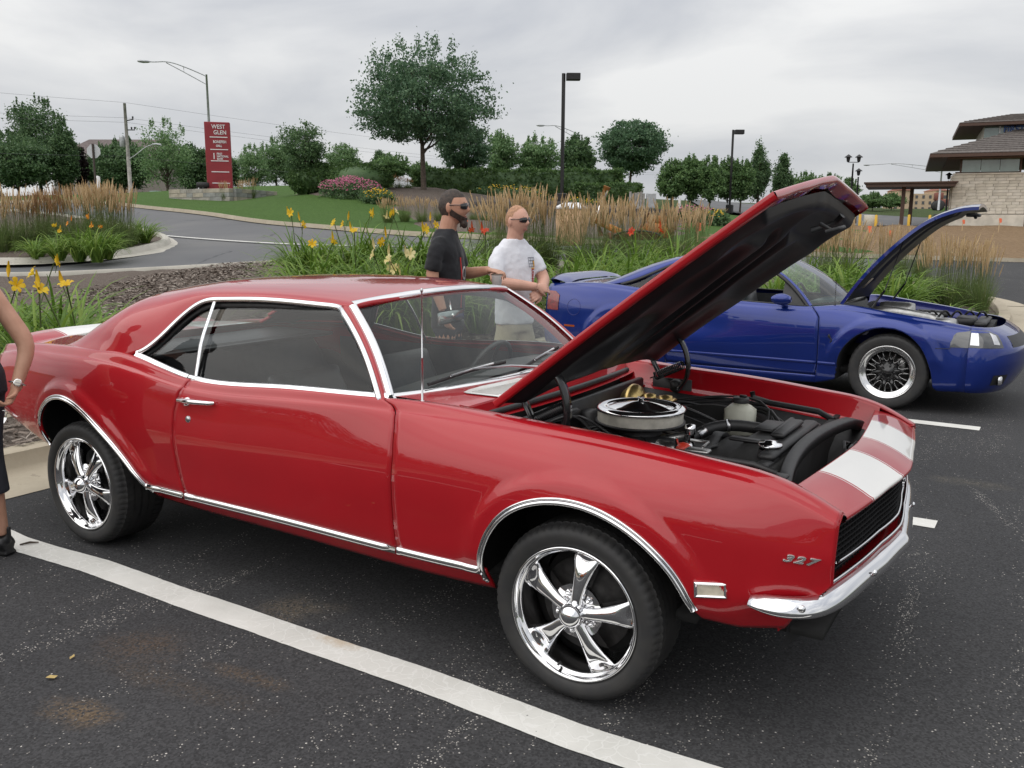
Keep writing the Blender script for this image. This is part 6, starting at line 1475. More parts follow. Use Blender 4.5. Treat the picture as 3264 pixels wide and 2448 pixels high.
soft(b.build('body', SKIN_F, p2), .0052, 1)
b = MB(); rings(b, [(.80, .0, .120, .168), (.90, .0, .120, .165), (1.02, .008, .122, .162), (1.20, .004, .122, .170), (1.32, -.004, .116, .178), (1.39, -.012, .100, .168), (1.435, -.012, .085, .132), (1.466, -.012, .082, .106), (1.486, -.006, .076, .084)], 32, 2.5)
limb(b, [(-.015, -.12, 1.395), (.015, -.188, 1.315), (.055, -.222, 1.205)], [.058, .070, .070], 14, 8); limb(b, [(-.015, .12, 1.395), (.010, .188, 1.315), (.045, .224, 1.215)], [.058, .070, .070], 14, 8)
t2 = folds(soft(b.build('t_shirt', TEE_W, p2), .011, 12), .020)
b = MB()
for sg in (-1, 1): limb(b, [(0, sg*.070, .80), (.01, sg*.10, .62), (.005, sg*.11, .47)], [.085, .100, .10], 14, 8)
rings(b, [(.74, 0, .114, .160), (.84, 0, .110, .154), (.90, 0, .104, .145)]); soft(b.build('shorts', KHAKI, p2), .013, 4)
cap_hair(mp2, p2, HAIR_L, 'hair', .0035, .30, .60, sides=.4); face(mp2, p2, HAIR_L); glasses(mp2, p2, k=1.15)
o = text('shirt_print', 'LONGB', .040, PRR, p2, (.20, .085, 1.248), (0, 0, -1), (0, 1, 0), .0005, bold=.002); wrap(o, t2, ax='z')
b = MB()
for i in range(4): b.grid(np.array([[(.2, y, z) for y in np.linspace(.055, .125, 6)] for z in (1.262+.024*i, 1.266+.024*i)])); b.grid(np.array([[(.2, y, z) for y in (.055+.0225*i, .0585+.0225*i)] for z in np.linspace(1.262, 1.336, 6)]))
wrap(b.build('shirt_emblem', PRB, p2), t2)
b = MB(); b.grid(np.array([[(.2, y, z) for y in np.linspace(.107, .125, 3)] for z in np.linspace(1.262, 1.31, 4)])); b.grid(np.array([[(.2, y, z) for y in np.linspace(.08, .12, 3)] for z in np.linspace(1.248, 1.257, 2)])); wrap(b.build('shirt_emblem', PRY, p2), t2)

# ---- woman at the left edge, walking past the tail of the red coupe
p3 = person('woman with a wristwatch, charcoal capri trousers and black shoes at the left edge', -1.58, -1.293, R(195), 1.68)
WX = Matrix.Translation((-1.58, -1.293, 0)) @ Matrix.Rotation(R(195), 4, 'Z'); WI = np.array(WX.inverted())
def wl(p): return (WI @ np.array([*p, 1.]))[:3]
b = MB(); mp3 = head_mesh(b, V3(.02, 0, 1.56), 0, .94)
limb(b, [(-.02, 0, 1.29), (0, 0, 1.40), (.012, 0, 1.50)], [.055, .047, .046], 14, 8)
rings(b, [(.84, 0, .10, .165), (1.0, .0, .085, .13), (1.15, .0, .10, .145), (1.30, -.015, .085, .15), (1.345, -.015, .06, .09)])
sh, el, wr, hd = [wl(p) for p in ((-1.605, -1.145, 1.29), (-1.43, -1.067, 1.022), (-1.413, -1.157, .827), (-1.39, -1.22, .751))]
limb(b, [sh, el, wr], [.047, .043, .042, .034, .025], 12, 14); hand(b, wr, hd-wr, V3(.3, .9, .2) if el[1] < 0 else V3(.3, -.9, .2), -1, (35, 50, 40), s=.9)
so = sh*np.array([1, -1, 1]); eo, wo = so+V3(.0, -.05 if so[1] < 0 else .05, -.28), so+V3(.1, 0, -.52)
limb(b, [so, eo, wo], [.047, .043, .042, .034, .025], 12, 14); hand(b, wo, V3(.2, 0, -1), V3(.5, .8, 0), 1, (20, 30, 25), s=.9)
for sg in (-1, 1): limb(b, [(0, sg*.085, .86), (.012, sg*.088, .46), (-.02, sg*.09, .10)], [.085, .07, .055, .052, .042, .034], 14, 16); limb(b, [(-.04, sg*.09, .055), (.06, sg*.095, .045), (.15, sg*.10, .025)], [.034, .036, .026], 12, 8)
soft(b.build('body', SKIN, p3), .007, 2)
b = MB()
for sg in (-1, 1): limb(b, [(0, sg*.085, .88), (.012, sg*.088, .50), (-.012, sg*.09, .305)], [.103, .09, .072, .066, .064], 14, 16)
rings(b, [(.80, -.01, .12, .178), (.90, -.01, .115, .172), (.98, 0, .098, .145)]); soft(b.build('capri_trousers', LEGGING, p3), .011, 4)
b = MB(); rings(b, [(.93, 0, .105, .155), (1.02, .0, .10, .145), (1.16, .006, .112, .156), (1.28, -.012, .098, .165), (1.325, -.015, .075, .12), (1.35, -.01, .062, .075)], 28, 2.4); soft(b.build('top', TEE_B, p3), .011, 4)
for sg in (-1, 1):
    b = MB(); limb(b, [(-.062, sg*.09, .062), (.06, sg*.095, .050), (.165, sg*.10, .030)], [.040, .042, .030], 12, 8); b.box((.05, sg*.095, .012), (.24, .07, .024), bev=.008); b.tube([(-.066, sg*.09, .07), (-.070, sg*.09, .15)], .012, 6); soft(b.build('shoe', SHOE, p3), .009, 2)
cap_hair(mp3, p3, HAIR_D, 'hair', .02, .34, .74)
ax = (el-wr)/np.linalg.norm(el-wr); wc = wr+ax*.028
b = MB(); u = np.cross(ax, (0, 0, 1.)); u /= np.linalg.norm(u); v = np.cross(ax, u)
b.tube([wc+.0295*(math.cos(t)*u+math.sin(t)*v) for t in np.linspace(0, 2*PI, 22, endpoint=False)], 1, 6, flat=(.010, .003), closed=True, up=tuple(ax)); wt_ = b.build('wristwatch', BRUSH, None); wt_.matrix_world = WX
tag(wt_, 'steel wristwatch with a pale dial on the arm at the left edge', 'watch')
camd = (WI @ np.array([*CAM_LOC, 1.]))[:3]-wc; camd -= ax*np.dot(camd, ax); camd /= np.linalg.norm(camd); sd = np.cross(ax, camd)
def disc(c, r, h, mat, name):
    b = MB(); n = 24; ring = [(r, 0), (r, h*.7), (r*.86, h), (0, h)]
    b.grid(np.array([[c+rr*(math.cos(t)*ax+math.sin(t)*sd)+camd*hh for rr, hh in ring] for t in np.linspace(0, 2*PI, n, endpoint=False)]), close_u=True); return b.build(name, mat, wt_)
disc(wc+camd*.026, .0185, .008, CHROME, 'watch_case'); disc(wc+camd*.0345, .0145, .0008, M('watch_dial', (.62, .60, .52), rough=.3, var=.05), 'watch_dial')
b = MB(); b.tube([wr+(hd-wr)*1.15+sd*.012*math.cos(t)+camd*.012*math.sin(t) for t in np.linspace(0, 2*PI, 14, endpoint=False)], .0018, 5, closed=True); rg = b.build('ring', CHROME, p3)
# ================================================================== planting
def leafmat(name, c1, c2, c3=None, rough=.5, trans=.35, scale=3.):
    m = bpy.data.materials.new(name); m.use_nodes = True; t = m.node_tree; t.nodes.clear()
    o = t.nodes.new('ShaderNodeOutputMaterial'); tc = t.nodes.new('ShaderNodeTexCoord'); gi = t.nodes.new('ShaderNodeNewGeometry')
    n = noise(t, tc, scale, 4, .6); mx = mth(t, 'ADD', mth(t, 'MULTIPLY', n, .55), mth(t, 'MULTIPLY', gi.outputs['Random Per Island'], .45))
    c = ramp(t, mx, [(.28, c1), (.72, c2)] if c3 is None else [(.25, c1), (.55, c2), (.8, c3)])
    b = t.nodes.new('ShaderNodeBsdfPrincipled'); b.inputs['Roughness'].default_value = rough; b.inputs['Specular IOR Level'].default_value = .3; t.links.new(c, b.inputs['Base Color'])
    tr = t.nodes.new('ShaderNodeBsdfTranslucent'); t.links.new(c, tr.inputs['Color']); ms = t.nodes.new('ShaderNodeMixShader'); ms.inputs['Fac'].default_value = trans
    t.links.new(b.outputs[0], ms.inputs[1]); t.links.new(tr.outputs[0], ms.inputs[2]); t.links.new(ms.outputs[0], o.inputs['Surface']); return m
LM_LILY = leafmat('daylily_leaf', (.085, .165, .024), (.175, .29, .045), (.28, .36, .08))
LM_REED = leafmat('reed_leaf', (.095, .160, .045), (.165, .235, .075), (.24, .26, .11))
LM_STALK = leafmat('reed_stalk', (.13, .19, .06), (.24, .26, .10))
LM_PLUME = leafmat('reed_plume', (.50, .345, .18), (.66, .49, .28), (.78, .62, .40), rough=.9)
LM_PLUME_B = leafmat('brown_plume', (.30, .17, .08), (.43, .26, .13), (.55, .37, .20), rough=.9)
LM_DARK = leafmat('dark_leaf', (0.060, 0.117, 0.056), (0.111, 0.189, 0.081), (0.169, 0.260, 0.112))  # tree leaf colours from here are raised in place of distance haze
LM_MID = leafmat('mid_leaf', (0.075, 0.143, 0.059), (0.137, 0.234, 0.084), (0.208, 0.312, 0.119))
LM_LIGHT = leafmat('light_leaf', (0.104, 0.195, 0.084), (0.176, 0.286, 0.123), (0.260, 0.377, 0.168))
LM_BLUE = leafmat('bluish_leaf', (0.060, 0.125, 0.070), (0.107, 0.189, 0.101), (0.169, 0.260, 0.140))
LM_PLUM = leafmat('plum_leaf', (.018, .013, .014), (.034, .022, .022), (.05, .034, .03))
LM_HEDGE = leafmat('hedge_leaf', (.046, .098, .032), (.085, .155, .046), (.135, .215, .066))
BARK = M('bark', (.085, .065, .05), rough=.95, var=.35, scale=14, bump=.6, bscale=30, dist=.03)
PETAL_Y = leafmat('yellow_petal', (.72, .42, .015), (.80, .55, .03), trans=.3); PETAL_C = leafmat('cream_petal', (.70, .58, .24), (.80, .70, .38), trans=.3)
PETAL_O = leafmat('orange_petal', (.75, .22, .015), (.80, .34, .03), trans=.3); PETAL_R = leafmat('red_petal', (.50, .035, .015), (.62, .10, .03), trans=.3); PETAL_P = leafmat('pink_petal', (.46, .10, .20), (.60, .20, .32), trans=.3)
SCAPE = M('flower_stem', (.07, .10, .025), rough=.6)

def strap(rng, n, L0, L1, e0, e1, bend, w0, seg=6, r0=.06, spread=1.):
    """n arching strap leaves: vertices and faces"""
    V = []; F = []
    for i in range(n):
        az = rng.uniform(0, 2*PI); L_ = rng.uniform(L0, L1); e = R(rng.uniform(e0, e1)); bd = R(rng.uniform(*bend)); w = w0*rng.uniform(.7, 1.2)
        p = np.array([math.cos(az)*r0*rng.uniform(0, 1), math.sin(az)*r0*rng.uniform(0, 1), 0.]); tw = rng.uniform(-.5, .5); az2 = az+rng.uniform(-.5, .5)
        b0 = len(V)
        for k in range(seg+1):
            t = k/seg; ee = e-bd*t**1.4; aa = az2+tw*t; d = np.array([math.cos(aa)*math.cos(ee), math.sin(aa)*math.cos(ee), math.sin(ee)])
            s_ = np.array([-math.sin(aa), math.cos(aa), 0]); ww = w*(1-t**2.2)*(.75+.5*min(t*4, 1))*.8+.001; up = np.cross(s_, d)
            V += [p-s_*ww+up*ww*.35, p, p+s_*ww+up*ww*.35]
            p = p+d*L_/seg
        for k in range(seg):
            a = b0+3*k; F += [(a, a+1, a+4, a+3), (a+1, a+2, a+5, a+4)]
    return V, F
def flower(b, p, ax, r, rng, mi=0):
    ax = np.array(ax, float); ax /= np.linalg.norm(ax); u = np.cross(ax, (.3, .2, 1)); u /= np.linalg.norm(u); v = np.cross(ax, u)
    for k in range(6):
        a = 2*PI*k/6+rng.uniform(-.1, .1); d = math.cos(a)*u+math.sin(a)*v; s_ = -math.sin(a)*u+math.cos(a)*v; w = r*(.36 if k % 2 else .26)
        pts = [(0., .0, .06), (.45, .42, .8), (.85, .62, 1.), (1.1, .48, .3)]; n0 = len(b.V); V = []
        for rr, hh, ww in pts: c = p+d*r*rr+ax*r*hh; V += [c-s_*w*ww, c+s_*w*ww]
        b.add(V, [(0, 1, 3, 2), (2, 3, 5, 4), (4, 5, 7, 6)], mi)
LILY = []
for k in range(5):
    rng = np.random.default_rng(40+k); V, F = strap(rng, 120, .48, .86, 52, 86, (70, 150), .0135, 6, .10)
    LILY.append(mesh('daylily_foliage', V, F, LM_LILY))
FL = {}
for c, mt in (('y', PETAL_Y), ('o', PETAL_O), ('r', PETAL_R), ('c', PETAL_C), ('p', PETAL_C)):
    L_ = []
    for k in range(3):
        rng = np.random.default_rng(90+k); b = MB(); s_ = MB()
        n = 2 if c in 'yp' else (2 if c != 'c' else 4)
        for i in range(n):
            az = rng.uniform(0, 2*PI); h = rng.uniform(.58, .76) if c != 'c' else rng.uniform(.5, .7); q = np.array([math.cos(az)*rng.uniform(.15, .42), math.sin(az)*rng.uniform(.15, .42), h])
            s_.tube(smooth_path([(q[0]*.1, q[1]*.1, 0), (q[0]*.5, q[1]*.5, h*.55), tuple(q)], 6), .0045, 4)
            flower(b, q, (math.cos(az)*rng.uniform(.2, 1), math.sin(az), rng.uniform(.2, .7)), .042 if c != 'c' else .042, rng)
            if rng.uniform() < .8: b2 = q+np.array([rng.uniform(-.06, .06), rng.uniform(-.06, .06), rng.uniform(-.05, .05)]); b.tube([b2, b2+np.array([.005, .005, .035]), b2+np.array([.01, .012, .085])], [.005, .013, .004], 5); s_.tube([q-np.array([0, 0, .08]), b2], .003, 4)
        L_.append((mesh('flowers', b.V, b.F, mt), mesh('flower_stems', s_.V, s_.F, SCAPE)))
    FL[c] = L_
def daylily(x, y, zt, c, label, group, k):
    g0 = g1(x, y)+.10; h = max(.35, min(1.25, zt-g0)); s_ = h/.60
    t = thing('daylily', label, 'daylily', (x, y, g0), RNG.uniform(0, 6), group); wd = min(1.15, max(.85, s_)); t.scale = (wd*1.25, wd*1.25, s_)
    link('foliage', LILY[k % 5], t)
    if c: f, st = FL[c][k % 3]; link('flowers', f, t)['kind'] = 'stuff'; link('flower_stems', st, t)['kind'] = 'stuff'
    return t
REED_M = []
for k in range(4):
    rng = np.random.default_rng(140+k)
    V, F = strap(rng, 260, .55, 1.0, 58, 88, (20, 95), .0048, 5, .22)
    base = mesh('reed_leaves', V, F, LM_REED)
    st = MB(); pl = MB(); 
    for i in range(64):
        az = rng.uniform(0, 2*PI); r = .20*rng.uniform(0, 1)**.5; lean = rng.uniform(.02, .22)*(.35+r/.2); h0 = rng.uniform(.80, 1.24); hp = rng.uniform(.24, .36)
        p0 = np.array([r*math.cos(az), r*math.sin(az), 0]); d = np.array([math.cos(az)*lean, math.sin(az)*lean, 1.]); 
        q0 = p0+d*h0*.5; q1 = p0+d*h0+np.array([d[0], d[1], 0])*.05; d2 = d+np.array([d[0]*.6+rng.uniform(-.03, .03), d[1]*.6+rng.uniform(-.03, .03), 0]); 
        st.tube([p0, q0, q1], .0028, 3, caps=False); q2 = q1+d2*hp*.5; q3 = q1+d2*hp
        pl.tube([q1, q1+d2*hp*.25, q2, q1+d2*hp*.8, q3], [.003, .0115, .012, .007, .001], 4, caps=False)
        for j in range(5):
            f_ = rng.uniform(.05, .85); a2 = rng.uniform(0, 2*PI); c = q1+d2*hp*f_; e_ = c+np.array([math.cos(a2)*.014, math.sin(a2)*.014, .045]); pl.tube([c, (c+e_)/2+np.array([0, 0, .002]), e_], [.002, .006, .001], 3, caps=False)
    REED_M.append((base, mesh('reed_stalks', st.V, st.F, LM_STALK), mesh('reed_plumes', pl.V, pl.F, LM_PLUME), mesh('reed_plumes', pl.V, pl.F, LM_PLUME_B)))
def reed(x, y, zt, dens, label, group, k, brown=False):
    g0 = g1(x, y)+.08; h = max(.6, zt-g0); s_ = h/1.50; w = min(1.15, max(.75, s_))*(1.0 if dens >= .9 else .85)
    t = thing('feather_reed_grass', label, 'grass clump', (x, y, g0), RNG.uniform(0, 6), group); t.scale = (w, w, s_)
    a = REED_M[k % 4]; link('leaves', a[0], t); link('stalks', a[1], t); link('plumes', a[3] if brown else a[2], t); return t

# ---------------- trees
def cards(C, S, rng, per, size, aspect=.55, flat=0.):
    """leaf cards scattered round clump centres C with spread S (n,3)"""
    n = len(C)*per; idx = np.repeat(np.arange(len(C)), per)
    P = C[idx]+rng.normal(0, 1, (n, 3))*S[idx]
    N = rng.normal(0, 1, (n, 3)); N[:, 2] = np.abs(N[:, 2])+flat; N /= np.linalg.norm(N, axis=1)[:, None]
    U = np.cross(N, rng.normal(0, 1, (n, 3))); U /= np.linalg.norm(U, axis=1)[:, None]; W_ = np.cross(N, U)
    s_ = (size*rng.uniform(.6, 1.3, n))[:, None]
    V = np.stack([P-U*s_, P-W_*s_*aspect+N*s_*.15, P+U*s_, P+W_*s_*aspect+N*s_*.15], 1).reshape(-1, 3)
    F = np.arange(4*n).reshape(n, 4); return V, F
def big_mesh(name, V, F, mat):
    me = bpy.data.meshes.new(name); n = len(F); me.vertices.add(len(V)); me.vertices.foreach_set('co', np.asarray(V, np.float32).ravel())
    me.loops.add(n*4); me.loops.foreach_set('vertex_index', np.asarray(F, np.int32).ravel()); me.polygons.add(n); me.polygons.foreach_set('loop_start', np.arange(0, 4*n, 4, dtype=np.int32)); 
    me.materials.append(mat); me.update(calc_edges=True); me.validate(); return me
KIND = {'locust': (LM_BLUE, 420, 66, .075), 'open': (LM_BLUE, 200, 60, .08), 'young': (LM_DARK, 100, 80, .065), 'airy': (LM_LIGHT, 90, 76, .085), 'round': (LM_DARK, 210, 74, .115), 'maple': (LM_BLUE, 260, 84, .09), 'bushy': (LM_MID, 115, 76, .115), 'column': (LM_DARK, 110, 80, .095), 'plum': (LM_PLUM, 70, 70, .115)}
def tree(x, y, zt, zb, hw, kind, label, group, seed):
    rng = np.random.default_rng(seed); g0 = g1(x, y)-.05; mat, nc, per, size = KIND[kind]
    if kind in ('bushy', 'column', 'plum', 'round'): zb = max(g0+.25, min(zb, g0+1.0)) if kind != 'round' or zb-g0 < 1.5 else zb
    t = thing('tree', label, 'tree', (x, y, g0), 0, group); H_ = zt-g0; b_ = zb-g0; cz = (H_+b_)/2; hz = (H_-b_)/2
    u = rng.normal(0, 1, (nc, 3)); u /= np.linalg.norm(u, axis=1)[:, None]; rad = rng.uniform(.28, 1., nc)**.6
    C = u*rad[:, None]*np.array([hw, hw, hz])*.90; zn = C[:, 2]/hz
    if kind in ('column',): f = np.clip(1.05-.75*(zn*.5+.5)**1.3, .15, 1); C[:, 0] *= f*1.25; C[:, 1] *= f*1.25
    elif kind == 'plum': f = np.clip(1.0-.8*(zn*.5+.5), .1, 1); C[:, 0] *= f*1.4; C[:, 1] *= f*1.4
    elif kind == 'locust': C[:, :2] *= (1.0+.10*np.sin(np.arctan2(C[:, 1], C[:, 0])*3+1)[:, None]); C[:, 2] -= .18*hz*(np.hypot(C[:, 0], C[:, 1])/hw)**2
    elif kind in ('airy',): C *= rng.uniform(.75, 1.12, (nc, 1))
    lobes = rng.normal(0, 1, (7, 3)); lobes /= np.linalg.norm(lobes, axis=1)[:, None]; k = np.max((u@lobes.T), 1); C *= (.86+.20*k)[:, None]
    C[:, 2] += cz; C[:, 2] = np.maximum(C[:, 2], b_*.9)
    sp_ = {'locust': .075, 'open': .09, 'airy': .13, 'young': .13, 'maple': .085}.get(kind, .12)
    S = np.tile(np.array([hw, hw, hz*.75])*sp_*np.array([1.15, 1.15, .8]), (nc, 1))*rng.uniform(.7, 1.4, (nc, 1)); S = np.minimum(S, .55)
    sz = size*(.9+.1*min(2, hw/2)); V, F = cards(C, S, rng, per, sz)
    if kind in ('airy', 'bushy', 'round', 'locust'):
        m_ = 14 if kind != 'locust' else 26; a = rng.uniform(0, 2*PI, m_); r = hw*rng.uniform(.1, .85, m_); top = cz+hz*np.sqrt(np.clip(1-(r/hw)**2, 0, 1)); rows_ = []; T_ = []
        for i in range(m_):
            for j in range(5): rows_.append((r[i]*math.cos(a[i]), r[i]*math.sin(a[i]), top[i]*(1 if kind != 'x' else 1)+.10*hz*j/3)); T_.append((.07*(1-j/6), .07*(1-j/6), .12))
        V2, F2 = cards(np.array(rows_), np.array(T_)*(1 if kind != 'locust' else 1.8), rng, 9, sz*.85); F2 = F2+len(V); V = np.r_[V, V2]; F = np.r_[F, F2]
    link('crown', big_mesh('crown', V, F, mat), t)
    b = MB(); r0 = max(.06, .022*H_); nst = 1
    top = np.array([rng.uniform(-.2, .2), rng.uniform(-.2, .2), b_+(H_-b_)*.55]); b.tube(smooth_path([(0, 0, 0), (.02*H_*rng.uniform(-.5, .5), .0, max(b_, .4)), tuple(top)], 10), np.linspace(r0, r0*.25, 10), 8)
    for i in rng.choice(nc, min(nc, 16), replace=False):
        s0 = np.array([0, 0, b_*.92+rng.uniform(0, .35)*(H_-b_)]); e_ = C[i]; m_ = s0*.5+e_*.5+np.array([0, 0, -.06*H_*.5]); b.tube(smooth_path([s0, m_, e_], 7), np.linspace(r0*.42, .012, 7), 5)
    b.build('trunk', BARK, t)
    return t
def leafy_box(name, c, d, rz, n, size, mat, label, cat, group=None, round_=.3, seed=1, kindr='box'):
    """clipped shrub: dense leaf cards on a rounded body, darker core inside"""
    rng = np.random.default_rng(seed); t = thing(name, label, cat, (c[0], c[1], g1(c[0], c[1])-.03), rz, group); d = np.array(d)/2.
    u = rng.normal(0, 1, (n, 3)); 
    if kindr == 'box':
        p = np.sign(u)*np.abs(u/np.linalg.norm(u, axis=1)[:, None])**.32; q = p*d
        f = rng.integers(0, 5, n); uv = rng.uniform(-1, 1, (n, 2)); q = np.where((f == 0)[:, None], np.c_[uv*d[:2], np.full(n, d[2])], np.where((f < 3)[:, None], np.c_[uv[:, 0]*d[0], np.where(f == 1, 1, -1)*d[1], uv[:, 1]*d[2]], np.c_[np.where(f == 3, 1, -1)*d[0], uv[:, 0]*d[1], uv[:, 1]*d[2]]))
        area = np.array([d[0]*d[1], d[0]*d[2], d[0]*d[2], d[1]*d[2], d[1]*d[2]]); 
    else: q = u/np.linalg.norm(u, axis=1)[:, None]*d*np.where(u[:, 2:3] < 0, np.array([1, 1, .9]), 1.)
    q = q*(1+rng.normal(0, .025, (n, 1)))+.10*np.sin(q[:, [1, 2, 0]]*2.3)*min(d[2], 1)*.5; q[:, 2] += d[2]; q[:, 2] = np.maximum(q[:, 2], .02)
    V, F = cards(q, np.full((n, 3), size*.7), rng, 3, size); link('foliage', big_mesh('foliage', V, F, mat), t)
    b = MB()
    if kindr == 'box': b.box((0, 0, d[2]*.94), tuple(d*2*np.array([.96, .93, .94])), bev=min(d)*.2)
    else: b.lathe([(0, d[2]*1.9)]+[(d[0]*.93*math.sin(a), d[2]+d[2]*.92*math.cos(a)) for a in np.linspace(.15, 2.6, 10)], 16)
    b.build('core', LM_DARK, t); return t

# places: x, y, height of the top, ...
LILY_NEAR = [
  (-5.33, 0.7, 1.07, 'y'),
  (-5.54, 1.05, 1.08, ''),
  (-4.52, 0.73, 1.07, 'y'),
  (-5.44, 1.47, 1.04, ''),
  (-4.57, 1.15, 0.96, 'y'),
  (-5.54, 1.97, 0.88, ''),
  (-6.76, 1.84, 1.02, 'y'),
]
LILY_MID = [
  (-8.7, 7.82, 1.6, 'y'),
  (-8.41, 7.99, 1.56, ''),
  (-8.12, 8.16, 1.52, ''),
  (-7.84, 8.35, 1.61, 'y'),
  (-7.55, 8.53, 1.57, 'p'),
  (-7.26, 8.7, 1.53, ''),
  (-6.98, 8.89, 1.61, 'y'),
  (-6.69, 9.06, 1.57, ''),
  (-6.74, 6.1, 1.34, 'y'),
  (-6.45, 6.28, 1.3, ''),
  (-6.16, 6.47, 1.35, 'y'),
  (-5.86, 6.64, 1.3, ''),
  (-5.58, 6.83, 1.35, 'y'),
  (-5.28, 7.01, 1.31, ''),
  (-5.51, 4.69, 1.21, ''),
  (-5.24, 4.85, 1.18, ''),
  (-4.97, 5.02, 1.15, ''),
  (-4.71, 5.19, 1.21, ''),
  (-4.43, 5.36, 1.18, 'c'),
  (-4.16, 5.52, 1.15, 'c'),
  (-4.69, 7.04, 1.41, ''),
  (-3.93, 6.4, 1.26, ''),
  (-5.02, 8.14, 1.35, 'r'),
  (-6.14, 9.15, 1.51, 'r'),
  (-4.42, 7.79, 1.34, ''),
  (-3.64, 6.81, 1.22, ''),
  (-7.0, 9.82, 1.56, ''),
]
LILY_RIGHT = [
  (-3.47, 7.91, 1.36, ''),
  (-3.12, 7.9, 1.41, ''),
  (-3.24, 8.8, 1.49, ''),
  (-2.76, 8.49, 1.43, ''),
  (-2.79, 9.32, 1.49, ''),
  (-2.37, 9.09, 1.45, ''),
  (-2.43, 10.02, 1.47, ''),
  (-4.0, 10.01, 1.52, ''),
  (-3.57, 10.77, 1.56, 'r'),
  (-3.17, 11.49, 1.54, ''),
]
LILY_BACK = [
  (-1.16, 10.49, 1.09, ''),
  (-1.06, 11.4, 1.14, ''),
  (-0.59, 10.72, 1.07, ''),
  (-0.6, 12.05, 1.15, ''),
  (-0.17, 11.35, 1.11, ''),
  (0.01, 12.19, 1.14, ''),
  (0.43, 11.36, 1.05, ''),
  (0.58, 12.27, 0.98, ''),
  (-0.69, 13.44, 1.18, ''),
  (-1.26, 13.07, 1.15, ''),
  (1.13, 10.97, 0.58, ''),
  (1.42, 10.55, 0.55, ''),
]
LILY_ISLAND = [
  (-19.93, 10.75, 1.61, 'o'),
  (-19.26, 10.82, 1.67, ''),
  (-19.56, 11.32, 1.53, 'o'),
  (-20.67, 10.61, 1.41, 'y'),
  (-21.93, 13.76, 1.89, ''),
  (-21.95, 14.21, 1.86, ''),
  (-21.57, 10.51, 1.32, ''),
]
REED = [
  (-6.98, 11.42, 2.26, 1.0),
  (-6.51, 11.24, 2.31, 1.0),
  (-6.29, 11.64, 2.37, 1.0),
  (-6.13, 12.08, 2.31, 1.0),
  (-5.29, 11.71, 2.07, 0.8),
  (-5.16, 12.3, 2.2, 0.9),
  (-5.11, 13.06, 2.26, 0.9),
  (-4.57, 12.78, 2.14, 0.9),
  (-4.63, 14.28, 2.07, 0.9),
  (-4.18, 14.1, 2.15, 1.0),
  (-4.06, 14.88, 2.07, 0.9),
  (-1.15, 13.26, 1.71, 1.0),
  (-0.98, 13.87, 1.8, 1.0),
  (-0.6, 13.49, 1.73, 1.0),
  (-0.42, 15.87, 1.69, 0.35),
  (-0.06, 15.61, 1.66, 0.35),
  (0.2, 16.0, 1.64, 0.3),
  (0.81, 12.99, 1.43, 0.55),
  (1.14, 12.73, 1.51, 0.65),
  (1.36, 13.34, 1.47, 0.6),
  (1.61, 12.63, 1.37, 0.4),
]
REED_FAR = [
  (-19.22, 22.79, 2.66, 1.0),
  (-19.0, 23.55, 2.75, 1.0),
  (-18.12, 23.49, 2.69, 1.0),
  (-18.17, 24.64, 2.66, 1.0),
  (-18.16, 27.0, 2.44, 0.5),
  (-17.78, 27.25, 2.53, 0.5),
  (-31.97, 34.4, 4.56, 1.0),
  (-31.23, 34.88, 4.67, 1.0),
  (-30.48, 35.34, 4.62, 1.0),
  (-29.8, 35.74, 4.51, 1.0),
  (-27.45, 33.55, 4.2, 1.0),
  (-27.02, 33.8, 4.1, 1.0),
  (-35.23, 29.85, 4.01, 0.7),
  (-35.21, 30.49, 4.14, 0.7),
  (-35.19, 28.66, 3.89, 0.7),
  (-12.45, 32.87, 2.06, 0.6),
  (-14.84, 48.18, 2.26, 0.5),
]
REED_ISLAND = [
  (-23.53, 10.51, 2.59, 1.0),
  (-23.57, 10.99, 2.7, 1.0),
  (-23.81, 11.52, 2.52, 0.7),
  (-23.76, 11.93, 2.61, 0.7),
  (-23.31, 12.1, 2.66, 0.7),
  (-22.76, 12.22, 2.73, 0.8),
  (-22.26, 12.3, 2.78, 1.0),
  (-21.57, 12.26, 2.82, 1.0),
  (-21.08, 12.33, 2.84, 1.0),
  (-21.16, 12.75, 2.79, 1.0),
  (-21.31, 13.12, 2.72, 0.8),
  (-22.78, 13.2, 2.91, 1.0),
  (-24.8, 12.73, 2.7, 0.7),
]
